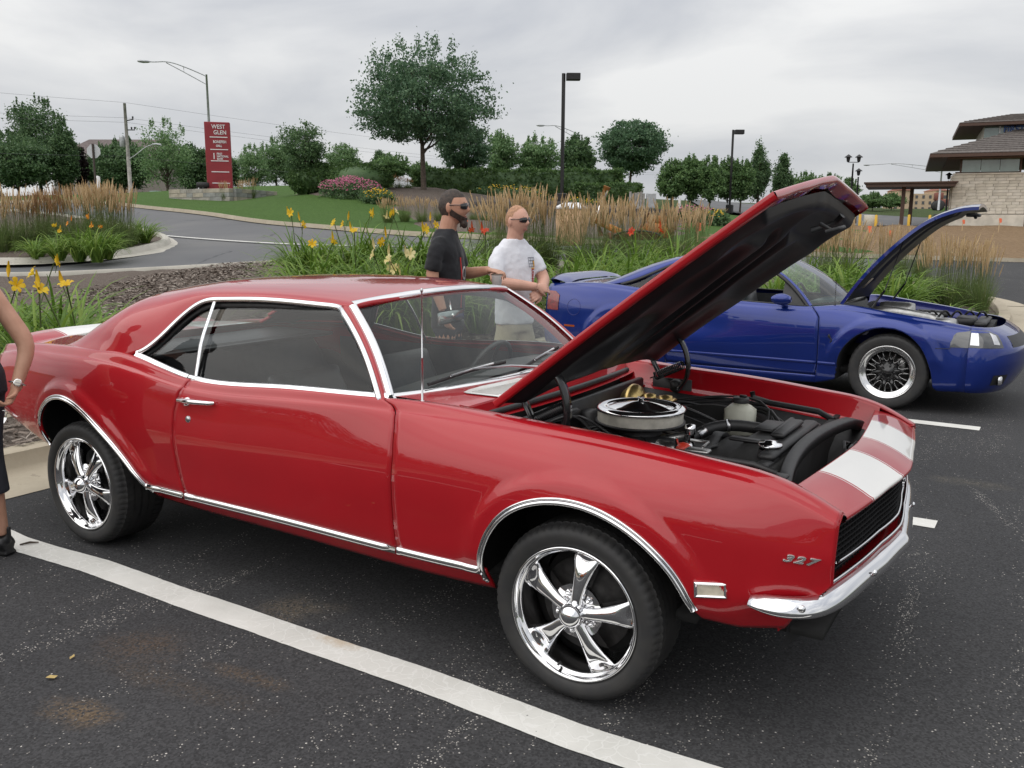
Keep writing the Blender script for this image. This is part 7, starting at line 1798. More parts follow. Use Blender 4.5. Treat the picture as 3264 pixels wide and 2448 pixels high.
TREES = [
  (-25.83, 33.62, 10.54, 5.42, 3.58, 'locust'),
  (-28.08, 40.4, 8.01, 4.47, 1.72, 'open'),
  (-31.61, 30.95, 7.16, 4.17, 1.24, 'young'),
  (-28.44, 45.04, 7.37, 4.8, 1.04, 'airy'),
  (-26.49, 46.24, 7.09, 4.78, 1.45, 'airy'),
  (-25.19, 49.45, 7.3, 4.78, 1.17, 'round'),
  (-23.06, 53.23, 8.98, 5.08, 2.43, 'maple'),
  (-24.42, 64.07, 6.67, 3.7, 1.26, 'bushy'),
  (-23.51, 65.84, 7.05, 3.74, 1.15, 'bushy'),
  (-21.81, 65.67, 6.88, 3.6, 1.21, 'bushy'),
  (-21.29, 68.41, 6.97, 3.66, 1.16, 'bushy'),
  (-20.38, 69.0, 6.85, 3.8, 1.16, 'bushy'),
  (-19.78, 71.78, 8.83, 3.86, 0.96, 'column'),
  (-18.65, 74.9, 8.34, 3.94, 0.93, 'column'),
  (-25.83, 111.35, 8.27, 5.01, 1.97, 'bushy'),
  (-23.63, 115.14, 8.25, 5.09, 2.01, 'bushy'),
  (-21.56, 116.39, 7.67, 4.9, 1.61, 'bushy'),
  (-16.41, 104.9, 5.51, 3.32, 1.51, 'bushy'),
  (-15.28, 110.41, 5.54, 3.41, 1.42, 'bushy'),
  (-70.83, 37.63, 8.77, 4.19, 2.97, 'round'),
  (-75.33, 42.13, 12.24, 4.75, 2.80, 'round'),
  (-69.4, 40.98, 9.96, 4.47, 1.19, 'round'),
  (-70.28, 42.87, 8.5, 4.69, 0.71, 'plum'),
  (-65.23, 43.56, 8.49, 4.36, 2.26, 'round'),
  (-70.57, 45.08, 8.22, 4.64, 1.40, 'round'),
  (-55.17, 40.18, 9.02, 4.03, 2.18, 'airy'),
  (-61.99, 48.04, 8.23, 4.69, 1.42, 'round'),
  (-56.08, 46.91, 7.18, 4.59, 0.90, 'column'),
  (-54.33, 48.02, 7.85, 4.65, 1.60, 'airy'),
  (-54.47, 50.39, 8.56, 4.95, 1.38, 'airy'),
  (-54.86, 52.56, 8.27, 5.05, 1.09, 'bushy'),
  (-51.12, 55.07, 8.35, 5.88, 1.64, 'airy'),
  (-51.5, 62.09, 8.04, 6.25, 1.82, 'bushy'),
  (-50.36, 65.16, 7.41, 6.08, 1.21, 'bushy'),
  (-55.19, 64.63, 8.9, 6.47, 0.93, 'column'),
  (-64.43, 51.36, 8.02, 4.91, 1.44, 'bushy'),
  (-75.81, 36.95, 10.31, 4.3, 2.12, 'round'),
]
def nm(L, i, words): return words[min(i, len(words)-1)]
COLW = {'y': 'with yellow flowers', 'o': 'with orange flowers', 'r': 'with red flowers', 'c': 'with cream flowers', 'p': 'with pale yellow flowers', '': 'without flowers'}
for (L_, where, grp) in ((LILY_NEAR, 'behind the tail of the red coupe', 'daylilies behind the red coupe'), (LILY_MID, 'behind the roof of the red coupe', 'daylilies in the middle of the bed'),
                         (LILY_RIGHT, 'behind the tail of the blue coupe', 'daylilies behind the blue coupe'), (LILY_BACK, 'beyond the raised blue hood', 'daylilies beyond the blue hood'), (LILY_ISLAND, 'on the street island', 'daylilies on the street island')):
    for k, (x, y, zt, c) in enumerate(L_): daylily(x, y, zt, c, 'arching daylily clump %s %s' % (COLW[c], where), grp+' '+COLW[c], k)
for k, (x, y, zt, dn) in enumerate(REED):
    if k < 4: w, gp = 'tall tan feather reed grass standing behind the man in white', 'reed grass behind the men'
    elif k < 8: w, gp = 'tan feather reed grass in front of the tan bin and trencher', 'reed grass by the trencher'
    elif k < 11: w, gp = 'tan feather reed grass between the trencher and the red hood', 'reed grass left of the red hood'
    elif k < 14: w, gp = 'tan feather reed grass between the two raised hoods', 'reed grass between the hoods'
    elif k < 17: w, gp = 'thin sparse reed grass before the bare earth left of the blue hood', 'thin reed grass by the bare earth'
    else: w, gp = 'loose green reed grass with thin plumes right of the blue hood', 'reed grass right of the blue hood'
    t = reed(x, y, zt, dn, w, gp, k)
    if dn < .5: t.scale[0] *= .75; t.scale[1] *= .75
for k, (x, y, zt, dn) in enumerate(REED_FAR):
    w, gp = ('short tan reed grass across the street behind the man in black', 'reed grass across the street') if k < 6 else (('orange tan reed grass on top of the planting berm', 'reed grass on the berm') if k < 12 else ('tan grass tuft beside the red sign or lawn', 'grass tufts by the sign'))
    reed(x, y, zt, dn, w, gp, k, brown=6 <= k < 12)
for k, (x, y, zt, dn) in enumerate(REED_ISLAND):
    br = 2 <= k <= 5; reed(x, y, zt, dn, 'brownish reed grass in the middle of the street island' if br else 'golden reed grass on the kerbed street island', 'brown reed grass on the island' if br else 'golden reed grass on the island', k, br)
TL = ['tallest broad locust tree in the middle of the view', 'small open tree under the right side of the tall locust', 'young dark tree on the mulch left of the tall locust', 'feathery pale green tree left of the lease board', 'feathery pale green tree over the lease board', 'round small tree behind the nearer black lamp post', 'dense round maple between the two black lamp posts']
TN = {'bushy': 'mid green bushy tree in the row', 'column': 'narrow dark upright tree in the row', 'round': 'dark round tree at the far left', 'airy': 'loose pale tree', 'plum': 'dark purple conical tree behind the stop sign'}
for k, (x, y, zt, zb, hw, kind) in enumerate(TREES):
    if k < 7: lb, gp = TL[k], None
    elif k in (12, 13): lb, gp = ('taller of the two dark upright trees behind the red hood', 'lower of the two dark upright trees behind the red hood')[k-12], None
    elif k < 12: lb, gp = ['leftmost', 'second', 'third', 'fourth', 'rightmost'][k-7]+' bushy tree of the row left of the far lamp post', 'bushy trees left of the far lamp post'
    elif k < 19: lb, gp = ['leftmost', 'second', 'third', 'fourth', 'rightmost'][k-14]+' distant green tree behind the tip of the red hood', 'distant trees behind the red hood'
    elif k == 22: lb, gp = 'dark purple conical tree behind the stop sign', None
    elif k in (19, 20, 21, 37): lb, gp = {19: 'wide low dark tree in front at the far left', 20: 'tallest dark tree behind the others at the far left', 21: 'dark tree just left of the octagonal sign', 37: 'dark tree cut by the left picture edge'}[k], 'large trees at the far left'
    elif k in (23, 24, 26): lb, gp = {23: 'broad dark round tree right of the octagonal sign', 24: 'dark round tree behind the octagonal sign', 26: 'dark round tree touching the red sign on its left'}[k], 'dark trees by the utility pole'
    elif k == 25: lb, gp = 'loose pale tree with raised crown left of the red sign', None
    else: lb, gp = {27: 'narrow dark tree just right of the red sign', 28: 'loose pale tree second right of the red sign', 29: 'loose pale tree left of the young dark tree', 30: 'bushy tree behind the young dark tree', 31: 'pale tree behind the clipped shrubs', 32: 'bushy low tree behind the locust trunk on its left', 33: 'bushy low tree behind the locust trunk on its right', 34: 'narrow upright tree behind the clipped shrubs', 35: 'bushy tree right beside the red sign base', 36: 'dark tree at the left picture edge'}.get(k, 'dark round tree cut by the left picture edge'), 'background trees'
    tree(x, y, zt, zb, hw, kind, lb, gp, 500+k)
# second stem of the tall locust
# clipped shrubs and hedges
leafy_box('clipped_shrub', (-31.6, 31.6), (2.6, 2.4, 1.75), .3, 2600, .07, LM_HEDGE, 'round clipped dark shrub behind the young tree', 'shrub', None, seed=3, kindr='ball')
leafy_box('clipped_shrub', (-30.2, 32.4), (2.4, 2.4, 1.55), .3, 2400, .07, LM_HEDGE, 'round clipped shrub in the middle of the berm group', 'shrub', None, seed=4, kindr='ball')
leafy_box('clipped_shrub', (-28.6, 32.0), (3.1, 2.4, 1.5), .5, 2600, .07, LM_HEDGE, 'wide clipped shrub behind the pink coneflowers', 'shrub', None, seed=5, kindr='ball')
leafy_box('hedge', (-24.4, 40.6), (11.5, 1.8, 1.75), R(32), 6500, .085, LM_HEDGE, 'long dark clipped hedge behind the men and black lamp post', 'hedge', None, seed=6)
leafy_box('hedge', (-18.6, 40.4), (3.4, 1.6, 1.2), R(32), 2600, .08, LM_HEDGE, 'low clipped hedge block beside the black lamp post', 'hedge', None, seed=7)
# pink coneflowers and other flower drifts
def drift(cx, cy, rx, ry, n, h, mat, label, name, seed, dome=.35, big=.045):
    rng = np.random.default_rng(seed); t = thing(name, label, 'flower bed', (cx, cy, 0)); b, l, s_ = MB(), [], []
    for i in range(n):
        a, r = rng.uniform(0, 2*PI), rng.uniform(0, 1)**.5; x, y = rx*r*math.cos(a), ry*r*math.sin(a); hh = h*(1-dome*r*r)*rng.uniform(.8, 1.1); z = g1(cx+x, cy+y)
        nn = 7; u = rng.uniform(0, 1); c = np.array([x, y, z+hh]); tip = [c+np.array([big*math.cos(k*2*PI/nn+u), big*math.sin(k*2*PI/nn+u), -.02]) for k in range(nn)]
        b.add([c+np.array([0, 0, .02])]+tip, [(0, k+1, (k+1) % nn+1) for k in range(nn)])
    f = b.build('flower_heads', mat, t); f['kind'] = 'stuff'
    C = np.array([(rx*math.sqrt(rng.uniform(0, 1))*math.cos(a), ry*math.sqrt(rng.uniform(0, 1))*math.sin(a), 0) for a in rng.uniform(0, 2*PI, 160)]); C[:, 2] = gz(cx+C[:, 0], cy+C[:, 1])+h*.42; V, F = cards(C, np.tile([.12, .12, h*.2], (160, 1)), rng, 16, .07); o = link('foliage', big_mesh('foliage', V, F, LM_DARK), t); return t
drift(-27.3, 29.6, 1.9, 1.0, 520, 1.05, PETAL_P, 'drift of pink coneflowers below the clipped shrubs', 'coneflower_drift', 21)
drift(-24.9, 28.9, .9, .6, 120, .75, PETAL_Y, 'yellow orange daylily drift right of the pink coneflowers', 'flower_drift', 22)
drift(-19.6, 38.6, 1.4, .6, 90, .5, PETAL_Y, 'low yellow flowers in front of the long hedge', 'flower_drift', 23)
drift(-11.9, 36.2, 1.3, .8, 170, .8, PETAL_P, 'pink flowers behind the trencher near the far lamp post', 'coneflower_drift', 24)
drift(-10.9, 35.8, .5, .5, 60, .8, PETAL_Y, 'yellow flowers right of the far pink flowers', 'flower_drift', 25)
drift(-23.4, 38.3, 2.2, .7, 110, .85, PETAL_Y, 'yellow daylilies under the tall locust tree', 'flower_drift', 26)
# bark chips lying on the nearer mulch
def chips(n, box, seed):
    rng = np.random.default_rng(seed); x = rng.uniform(box[0], box[1], n); y = rng.uniform(box[2], box[3], n); P = np.c_[x, y]
    r = np.zeros(n, bool); poly = np.array(bed); j = len(poly)-1
    for i in range(len(poly)):
        c = ((poly[i, 1] > y) != (poly[j, 1] > y)) & (x < (poly[j, 0]-poly[i, 0])*(y-poly[i, 1])/(poly[j, 1]-poly[i, 1]+1e-12)+poly[i, 0]); r ^= c; j = i
    x, y = x[r], y[r]; n = len(x); z = gz(x, y)+.135+rng.uniform(-.01, .025, n)
    a = rng.uniform(0, PI, n); l_ = rng.uniform(.02, .055, n); w = rng.uniform(.007, .018, n); ti = rng.uniform(-.4, .4, n)
    d = np.stack([np.cos(a), np.sin(a), ti], 1)*l_[:, None]; s_ = np.stack([-np.sin(a), np.cos(a), rng.uniform(-.5, .5, n)], 1)*w[:, None]; c = np.stack([x, y, z], 1)
    V = np.stack([c-d-s_, c+d-s_*.6, c+d+s_, c-d+s_*.7], 1).reshape(-1, 3); return V, np.arange(4*n).reshape(n, 4)
V, F = chips(60000, (-14, -3.1, -4, 12), 77); CHIP = leafmat('bark_chip', (.075, .052, .040), (.19, .155, .13), (.36, .315, .275), rough=.95, trans=0.)
tag(link('bark_chips', big_mesh('bark_chips', V, F, CHIP)), kind='stuff')
# ================================================================== signs, poles, buildings and the rest
BRONZE = M('dark_bronze', (.022, .021, .022), rough=.5, metal=.3, var=.15)
GALV = M('galvanised_steel', (.42, .43, .44), rough=.5, metal=.6, var=.15, scale=6)
WOODP = M('weathered_pole', (.33, .31, .29), rough=.95, var=.25, scale=5, bump=.4, bscale=20, dist=.03)
SIGNR = M('sign_red', (.26, .022, .030), rough=.6, var=.08, scale=2); SIGNR2 = M('sign_red_side', (.22, .020, .028), rough=.6, var=.08)
SIGNW = M('sign_white', (.74, .72, .72), rough=.6, var=.03)
def slab(name, c, d, rz, mat, parent=None, bev=.0): b = MB(); b.box((0, 0, 0), d, bev=bev); return b.build(name, mat, parent, False, tuple(c), (0, 0, rz))
# ---- monument sign on its stone plinth
sx0, sy0 = -36.9, 29.9; ga = math.atan2(30.75-29.25, -36.85+37.25); face = R(-58)+R(38)
S = thing('monument_sign', 'tall red sign tower with white lettering above the stone plinth', 'sign', (-36.85, 29.75, 3.35), R(46))
# local frame: +x along the lettering, -y towards the car park
b = MB(); b.box((0, .25, 1.85), (1.32, .50, 3.75), bev=.02); b.build('slab', SIGNR, S, False)
for z, w in ((2.93, 1.0), (2.28, 1.0), (1.68, 1.0), (1.10, 1.0), (.50, 1.0)):
    b = MB(); b.box((.06, -.01, z), (.92, .02, .045)); b.build('divider', SIGNW, S, False)
for tx, sz, x, z, sx in (('WEST', .30, -.28, 3.38, .9), ('GLEN', .30, -.20, 3.08, .9), ('BONEFISH', .20, -.24, 2.62, .75), ('GRILL', .16, -.10, 2.42, .75), ('1', .46, -.33, 1.78, .9), ('FIRST', .15, -.08, 2.00, .8), ('NATIONAL', .15, -.08, 1.87, .8), ('BANK', .15, -.08, 1.74, .8)):
    text('lettering', tx, sz, SIGNW, S, (x, -.012, z), (1, 0, 0), (0, 0, 1), .006, sx=sx, bold=.004)
# ---- plinth of stone blocks
STONE = M('plinth_stone', (.30, .28, .25), rough=.95, var=.22, scale=3, bump=.5, bscale=9, dist=.03); STONE2 = M('plinth_stone_warm', (.36, .32, .26), rough=.95, var=.2, scale=3, bump=.5, bscale=9, dist=.03); STONE3 = M('plinth_stone_grey', (.25, .25, .24), rough=.95, var=.2, scale=3, bump=.5, bscale=9, dist=.03)
PL = thing('stone_plinth', 'low grey block stone wall under the red sign', 'wall', (-36.3, 30.3, 2.62))
def block_wall(t, p, q, h, courses, lmin, lmax, depth, mats, seed, base=0., limit=300, name='stone_block'):
    rs = random.Random(seed); p, q = np.array(p, float), np.array(q, float); L_ = np.linalg.norm(q-p); u = (q-p)/L_; rz = math.atan2(u[1], u[0]); ch = h/courses; ms = {}; k = 0
    for c in range(courses):
        x = 0.
        while x < L_-.02:
            l_ = min(round(rs.uniform(lmin, lmax), 1), L_-x); l_ = L_-x if L_-x-l_ < lmin*.5 else l_; mt = rs.choice(mats); key = (round(l_, 2), mt.name)
            if key not in ms:
                b = MB(); b.box((0, 0, 0), (l_-.012, depth, ch-.010), bev=.008); me = mesh(name, b.V, b.F, mt, smooth=False); ms[key] = me
            m_ = p+u*(x+l_/2); link(name, ms[key], t, (m_[0]+rs.uniform(-.008, .008)-u[1]*0, m_[1]+rs.uniform(-.012, .012), base+ch*(c+.5)), (0, 0, rz)); x += l_; k += 1
    return k
o3 = np.array([-36.3, 30.3]); a_, b_, c_ = np.array([-39.4, 28.5])-o3, np.array([-34.75, 28.7])-o3, np.array([-36.1, 33.0])-o3
block_wall(PL, a_, b_, .88, 4, .5, 1.3, .30, [STONE, STONE2, STONE3], 5); block_wall(PL, b_+np.array([0, .16]), c_, .88, 4, .5, 1.3, .30, [STONE, STONE2, STONE3], 6)
b = MB(); V = [(*a_, .86), (*b_, .86), (*c_, .86), (a_[0]+.4, a_[1]+3.8, .86)]; b.add(V, [(0, 1, 2, 3)]); b.build('planter_soil', MULCH, PL)
t = thing('sign_lamp', 'small dark floodlight box at the foot of the red sign', 'lamp', (-37.2, 28.9, 3.5)); b = MB(); b.box((0, 0, .22), (.62, .35, .28), bev=.03, rz=.7); b.box((0, 0, .05), (.3, .25, .1)); b.build('housing', BRONZE, t)
# ---- street lamps
def cobra(x, y, ztop, head, label, name='street_lamp', r=.09):
    g0 = g1(x, y); t = thing(name, label, 'street lamp', (x, y, g0)); H_ = ztop-g0; hd = np.array(head)-np.array([x, y, g0]); top = np.array([0, 0, H_])
    b = MB(); b.tube([(0, 0, 0), (0, 0, H_*.5), (0, 0, H_+.12)], [r*1.25, r, r*.72], 10); b.build('pole', GALV, t)
    b = MB(); arm = smooth_path([top, top*.55+hd*.45+np.array([0, 0, .28]), top*.28+hd*.72+np.array([0, 0, .27]), hd*.93+top*.07+np.array([0, 0, .05]), hd], 18); b.tube(arm, .035, 8)
    lo = smooth_path([top-np.array([0, 0, .55]), top*.62+hd*.38-np.array([0, 0, .12]), top*.30+hd*.70+np.array([0, 0, .22])], 10); b.tube(lo, .03, 6)
    m_ = arm[7]; b.tube([m_, m_*.995+np.array([0, 0, -.30])], .02, 6); b.build('arm', GALV, t)
    u = (hd-top); u[2] = 0; u /= np.linalg.norm(u); G = []
    for s_, w, h in ((-.10, .04, .04), (.05, .12, .09), (.35, .17, .12), (.62, .12, .09), (.72, .03, .03)): G.append([hd+u*s_+np.cross(u, (0, 0, 1))*w*math.cos(a)+np.array([0, 0, 1])*h*math.sin(a)*(.8 if math.sin(a) > 0 else 1) for a in np.linspace(0, 2*PI, 12, endpoint=False)])
    b = MB(); b.grid(np.array(G), close_v=True); b.build('lamp_head', GALV, t); return t
cobra(-48.45, 38.8, 11.64, (-50.61, 35.9, 12.35), 'nearer curved arm street lamp rising behind the red sign')
cobra(-38.7, 75.75, 10.43, (-41.46, 73.0, 11.30), 'distant curved arm street lamp behind the black lamp post')
cobra(-11.5, 122., 9.2, (-19.5, 118., 9.6), 'far street lamp with long flat arm behind the blue hood', r=.12)
def shoebox(x, y, ztop, label):
    g0 = g1(x, y); t = thing('lamp_post', label, 'lamp post', (x, y, g0)); H_ = ztop-g0; b = MB(); b.box((0, 0, H_/2), (.14, .14, H_)); b.box((0, 0, .35), (.5, .5, .7), bev=.04); b.build('pole', BRONZE, t, False)
    b = MB(); b.box((0, 0, 0), (.72, .45, .34), bev=.02); b.build('lamp_head', BRONZE, t, False, (.42, .26, H_-.17), (0, 0, R(32))); return t
shoebox(-20.03, 37.91, 9.35, 'tall black square lamp post behind the man in white'); shoebox(-20.6, 67.0, 9.27, 'farther black square lamp post behind the red hood')
def carriage(x, y, ztop, n, label):
    g0 = g1(x, y); t = thing('lamp_post', label, 'lamp post', (x, y, g0)); H_ = ztop-g0; b = MB(); b.tube([(0, 0, 0), (0, 0, H_*.5), (0, 0, H_-.6)], [.11, .08, .06], 8)
    offs = (-.42, .42) if n == 2 else (0,)
    if n == 2: b.tube([(-.36, -.22, H_-.5), (.36, .22, H_-.5)], .03, 6)
    b.build('pole', BRONZE, t)
    for q in offs:
        b = MB(); c = (q*.85, q*.53, H_-.5); b.lathe([(0, .62), (.06, .58), (.30, .40), (.30, .37), (.16, .36), (.11, .05), (.05, 0)], 8, c=c); b.build('lantern', BRONZE, t, False)
carriage(-12.3, 71.9, 7.3, 2, 'black double lantern lamp post left of the bank canopy'); carriage(-12.75, 76.6, 6.5, 1, 'black single lantern lamp post behind the double lantern'); carriage(-6.6, 84, 6.4, 1, 'black lantern lamp just left of the bank wall')
# ---- utility pole and wires
U = thing('utility_pole', 'grey wooden utility pole with transformer and lamp arm left of the red sign', 'utility pole', (-52.4, 35.1, g1(-52.4, 35.1))); HU = 9.7-g1(-52.4, 35.1)
b = MB(); b.tube([(0, 0, 0), (0, 0, HU/2), (0, 0, HU)], [.135, .12, .09], 10); b.build('pole', WOODP, U)
b = MB(); b.lathe([(0, .42), (.16, .40), (.18, .3), (.18, -.3), (.14, -.36), (0, -.36)], 12, c=(-.28, -.18, HU-2.55)); b.build('transformer', GALV, U)
b = MB(); b.tube([(0, 0, HU-1.15), (.45, .28, HU-1.05)], .04, 6); b.tube([(0, 0, HU-1.75), (.5, .3, HU-1.75)], .04, 6)
for q in ((.42, .26, HU-1.0), (.30, .2, HU-1.7), (.5, .3, HU-1.7)): b.lathe([(0, .16), (.05, .14), (.06, .08), (.04, .0)], 8, c=q)
b.build('insulator_bracket', BRONZE, U)
b = MB(); b.tube(smooth_path([(.05, .0, HU-3.7), (.5, .32, HU-3.35), (1.1, .72, HU-2.85), (1.5, .95, HU-2.7)], 12), .035, 6); b.build('lamp_arm', GALV, U)
b = MB(); b.tube([(1.45, .92, HU-2.70), (1.7, 1.08, HU-2.68), (1.95, 1.24, HU-2.72)], 1, 8, flat=(.09, .07)); b.build('lamp_head', GALV, U)
WIRE = M('wire', (.10, .10, .11), rough=.6)
up = np.array([-52.4, 35.1, 0])
for k, (zl, zu, zr) in enumerate(((11.2, 9.75, 11.9), (8.9, 8.75, 10.8), (8.65, 8.45, 10.6), (6.9, 6.2, 8.2))):
    A_, B_, C_ = np.array([-66, -6, zl]), np.array([up[0], up[1], zu]), np.array([-38, 150, zr]); pts = [A_*(1-t)+B_*t-np.array([0, 0, 1.2*4*t*(1-t)*.5]) for t in np.linspace(0, 1, 14)]+[B_*(1-t)+C_*t-np.array([0, 0, 3.*4*t*(1-t)*.5]) for t in np.linspace(0, 1, 20)][1:]
    b = MB(); b.tube(pts, .007, 4); tag(b.build('overhead_wire', WIRE), ['topmost', 'second', 'third', 'lowest'][k]+' thin overhead wire strung past the utility pole', 'wire', 'overhead wires')
# ---- stop sign seen from behind, posts, boxes
t = thing('stop_sign', 'grey back of an octagonal road sign on a dark post over the island grass', 'road sign', (-45.9, 28.3, g1(-45.9, 28.3))); hs = 5.79-g1(-45.9, 28.3)
b = MB(); b.box((0, 0, hs*.5+.2), (.09, .09, hs+.45)); b.build('post', M('rust_brown', (.06, .045, .04), rough=.8), t, False)
b = MB(); ov = [(.42*math.cos(R(22.5+45*i)), .05, hs+.42*math.sin(R(22.5+45*i))) for i in range(8)]; b.add(ov+[(x, .062, z) for x, y, z in ov], [tuple(range(8)), tuple(range(15, 7, -1))]+[(i, (i+1) % 8, 8+(i+1) % 8, 8+i) for i in range(8)]); o = b.build('sign_back', M('sign_back', (.50, .51, .52), rough=.5, metal=.2, var=.06), t, False); o.rotation_euler = (0, 0, R(32))
b = MB(); b.lathe([(0, 1.55), (.14, 1.5), (.15, 0)], 12, c=(-46.6, 28.9, 2.9)); tag(b.build('marker_post', SIGNW), 'short white marker post just right of the octagonal sign', 'post')
b = MB(); b.box((0, 0, .25), (.62, .5, .55), bev=.03); b.box((0, 0, .55), (.68, .56, .07), bev=.02); tag(b.build('utility_box', M('box_green', (.25, .34, .32), rough=.6), None, True, (-52.0, 36.8, 3.35)), 'pale green utility box on the lawn beside the utility pole', 'utility box')
b = MB(); b.lathe([(0, .62), (.12, .60), (.17, .52), (.17, 0)], 12); tag(b.build('cable_pedestal', M('box_olive', (.22, .26, .12), rough=.6), None, True, (-49.6, 36.6, 3.2)), 'small olive cable pedestal on the lawn before the stone plinth', 'utility box')
def far_car(x, y, rz, mat, label, s=1.):
    t = thing('parked_car', label, 'car', (x, y, g1(x, y)+.02), rz); xs = np.linspace(-2.25, 2.25, 19); hz = np.interp(xs, [-2.25, -2.1, -1.5, -1.0, -.3, .6, 1.2, 2.0, 2.25], [.55, .92, .98, 1.38, 1.46, 1.42, .98, .82, .50]); G = []
    for i, xx in enumerate(xs): ed = 1-.25*abs(xx/2.25)**6; G.append([(xx, w*ed*wf, z) for w, z, wf in ((-.86, .25, 1), (-.90, .55, 1), (-.86, min(.90, hz[i]*.98), 1), (-.66 if hz[i] > 1.05 else -.80, hz[i], 1), (0, hz[i]+.03, 1), (.66 if hz[i] > 1.05 else .80, hz[i], 1), (.86, min(.90, hz[i]*.98), 1), (.90, .55, 1), (.86, .25, 1))])
    b = MB(); b.grid(np.array(G)); b.build('body', mat, t)
    for sg in (-1, 1):
        b = MB(); b.grid(np.array([[(xx, sg*.80, .95), (xx, sg*.70, 1.32)] for xx in np.linspace(-1.1, .75, 6)])); o = b.build('side_window', BLACK_G, t)
        for xx in (-1.4, 1.4): b = MB(); b.lathe([(0, .1), (.19, .10), (.2, .08), (.32, .09), (.33, -.1), (0, -.1)], 18, 'y', (xx, sg*.80, .33)); b.build('wheel', RUBBER, t)
    return t
far_car(-60, 28.0, R(62), M('navy_paint', (.012, .016, .035), rough=.3, coat=1), 'dark car on the street behind the golden island grass'); far_car(-64, 24.0, R(62), M('grey_paint', (.10, .11, .12), rough=.3, coat=1), 'grey car at the far left behind the island grass')
t = thing('house', 'brown roofed house far behind the stop sign', 'house', (-84, 57, 4.0), R(30)); b = MB(); b.box((0, 0, 2), (12, 8, 4)); b.build('wall', M('taupe_wall', (.25, .22, .20), rough=.9), t, False)
b = MB(); b.add([(-6.6, -4.6, 4), (6.6, -4.6, 4), (6.6, 4.6, 4), (-6.6, 4.6, 4), (-4, 0, 6.6), (4, 0, 6.6)], [(0, 1, 5, 4), (1, 2, 5), (2, 3, 4, 5), (3, 0, 4)]); b.build('roof', M('brown_shingle', (.13, .105, .10), rough=.9, var=.2, scale=4), t, False)
# ---- letting board
t = thing('letting_board', 'white board reading FOR LEASE behind the pale green trees', 'sign', (-29.4, 51.8, g1(-29.4, 51.8)), R(32)); hz = 5.5-g1(-29.4, 51.8)
b = MB(); b.box((0, 0, hz), (1.35, .06, .95), bev=.01); b.build('panel', SIGNW, t, False)
for x in (-.55, .55): b = MB(); b.box((x, .08, hz/2), (.09, .09, hz+.8)); b.build('post', SIGNW, t, False)
BLUEL = M('letter_blue', (.03, .05, .22), rough=.6); text('lettering', 'FOR', .36, BLUEL, t, (-.08, -.045, hz+.08), (1, 0, 0), (0, 0, 1), .004, 'CENTER', bold=.01); text('lettering', 'LEASE', .36, BLUEL, t, (0, -.045, hz-.34), (1, 0, 0), (0, 0, 1), .004, 'CENTER', bold=.01)
# ---- tan bin, trencher, cabinet
TAN = M('tan_plastic', (.50, .32, .18), rough=.6, var=.08, scale=3)
t = thing('litter_bin', 'tan square bin with a white lid between the reed grasses', 'bin', (-8.9, 18.2, g1(-8.9, 18.2)+.1), R(15)); b = MB(); b.box((0, 0, .50), (.70, .60, 1.0), bev=.03); b.build('body', TAN, t); 
b = MB(); b.box((0, 0, 1.02), (.78, .68, .07), bev=.02); b.add([(-.36, -.31, 1.05), (.36, -.31, 1.05), (.36, .31, 1.05), (-.36, .31, 1.05), (-.18, -.12, 1.16), (.24, -.12, 1.16), (.24, .16, 1.16), (-.18, .16, 1.16)], [(0, 1, 5, 4), (1, 2, 6, 5), (2, 3, 7, 6), (3, 0, 4, 7), (4, 5, 6, 7)]); b.build('lid', M('lid_white', (.72, .72, .73), rough=.5), t, False)
CAT = M('machine_amber', (.36, .15, .035), rough=.6, var=.35, scale=6); RUSTY = M('rusty_steel', (.14, .06, .035), rough=.85, var=.45, scale=9)
t = thing('trencher', 'amber digging machine with raised boom half hidden by reed grass', 'digger', (-9.1, 21.6, g1(-9.1, 21.6)+.05), R(10))
b = MB(); b.box((1.25, .1, .42), (.85, .7, .45), bev=.05); b.box((1.2, .1, .75), (.5, .5, .25), bev=.04); b.build('body', CAT, t)
b = MB(); b.tube([(.15, 0, .35), (-.75, .0, .75), (-.35, 0, 1.75)], 1, 6, flat=(.09, .13)); b.build('boom', CAT, t)
b = MB(); b.tube([(-.62, -.10, .95), (-.30, -.10, 1.62)], .05, 8); b.tube([(-.72, -.1, .80), (-.62, -.10, .95)], .028, 8); b.build('cylinder', CHROME, t)
b = MB(); b.tube([(-.55, .08, .25), (-.62, .08, .75), (-.42, .08, 1.15)], 1, 6, flat=(.05, .10)); b.tube([(.75, -.35, .35), (1.05, -.4, .95)], .05, 6); b.tube([(1.0, -.4, .95), (.85, -.4, .55)], .04, 6); b.box((.55, 0, .25), (1.6, .55, .22), bev=.03); b.build('chassis', RUSTY, t)
for y in (-.42, .55):
    b = MB(); pth = [(.75+.75*math.cos(a)*(1.0), y, .22+.20*math.sin(a)) for a in np.linspace(0, 2*PI, 20, endpoint=False)]; b.tube(pth, 1, 6, flat=(.11, .03), closed=True, up=(0, 0, 1)); b.build('track', RUBBER, t)
t = thing('cabinet', 'grey electrical cabinet beside a weathered post beyond the trencher', 'utility box', (-14.6, 37.0, g1(-14.6, 37.0)), R(30)); b = MB(); b.box((0, 0, .75), (.45, .3, .7), bev=.02); b.box((0, 0, .2), (.1, .1, .5)); b.build('case', GALV, t, False)
for k in range(6): b = MB(); b.box((-.35-.13*k, .05, .55+.03*((k*7) % 4)), (.11, .03, 1.1)); b.build('fence_board', WOODP, t, False)
b = MB(); b.box((0, 0, .45), (.10, .10, .9)); tag(b.build('marker_post', SIGNW, None, False, (-13.6, 38.2, g1(-13.6, 38.2))), 'thin white post right of the grey cabinet', 'post')
FLAG = M('flag_orange', (.75, .16, .07), rough=.7); LATH = M('lath', (.50, .36, .22), rough=.9)
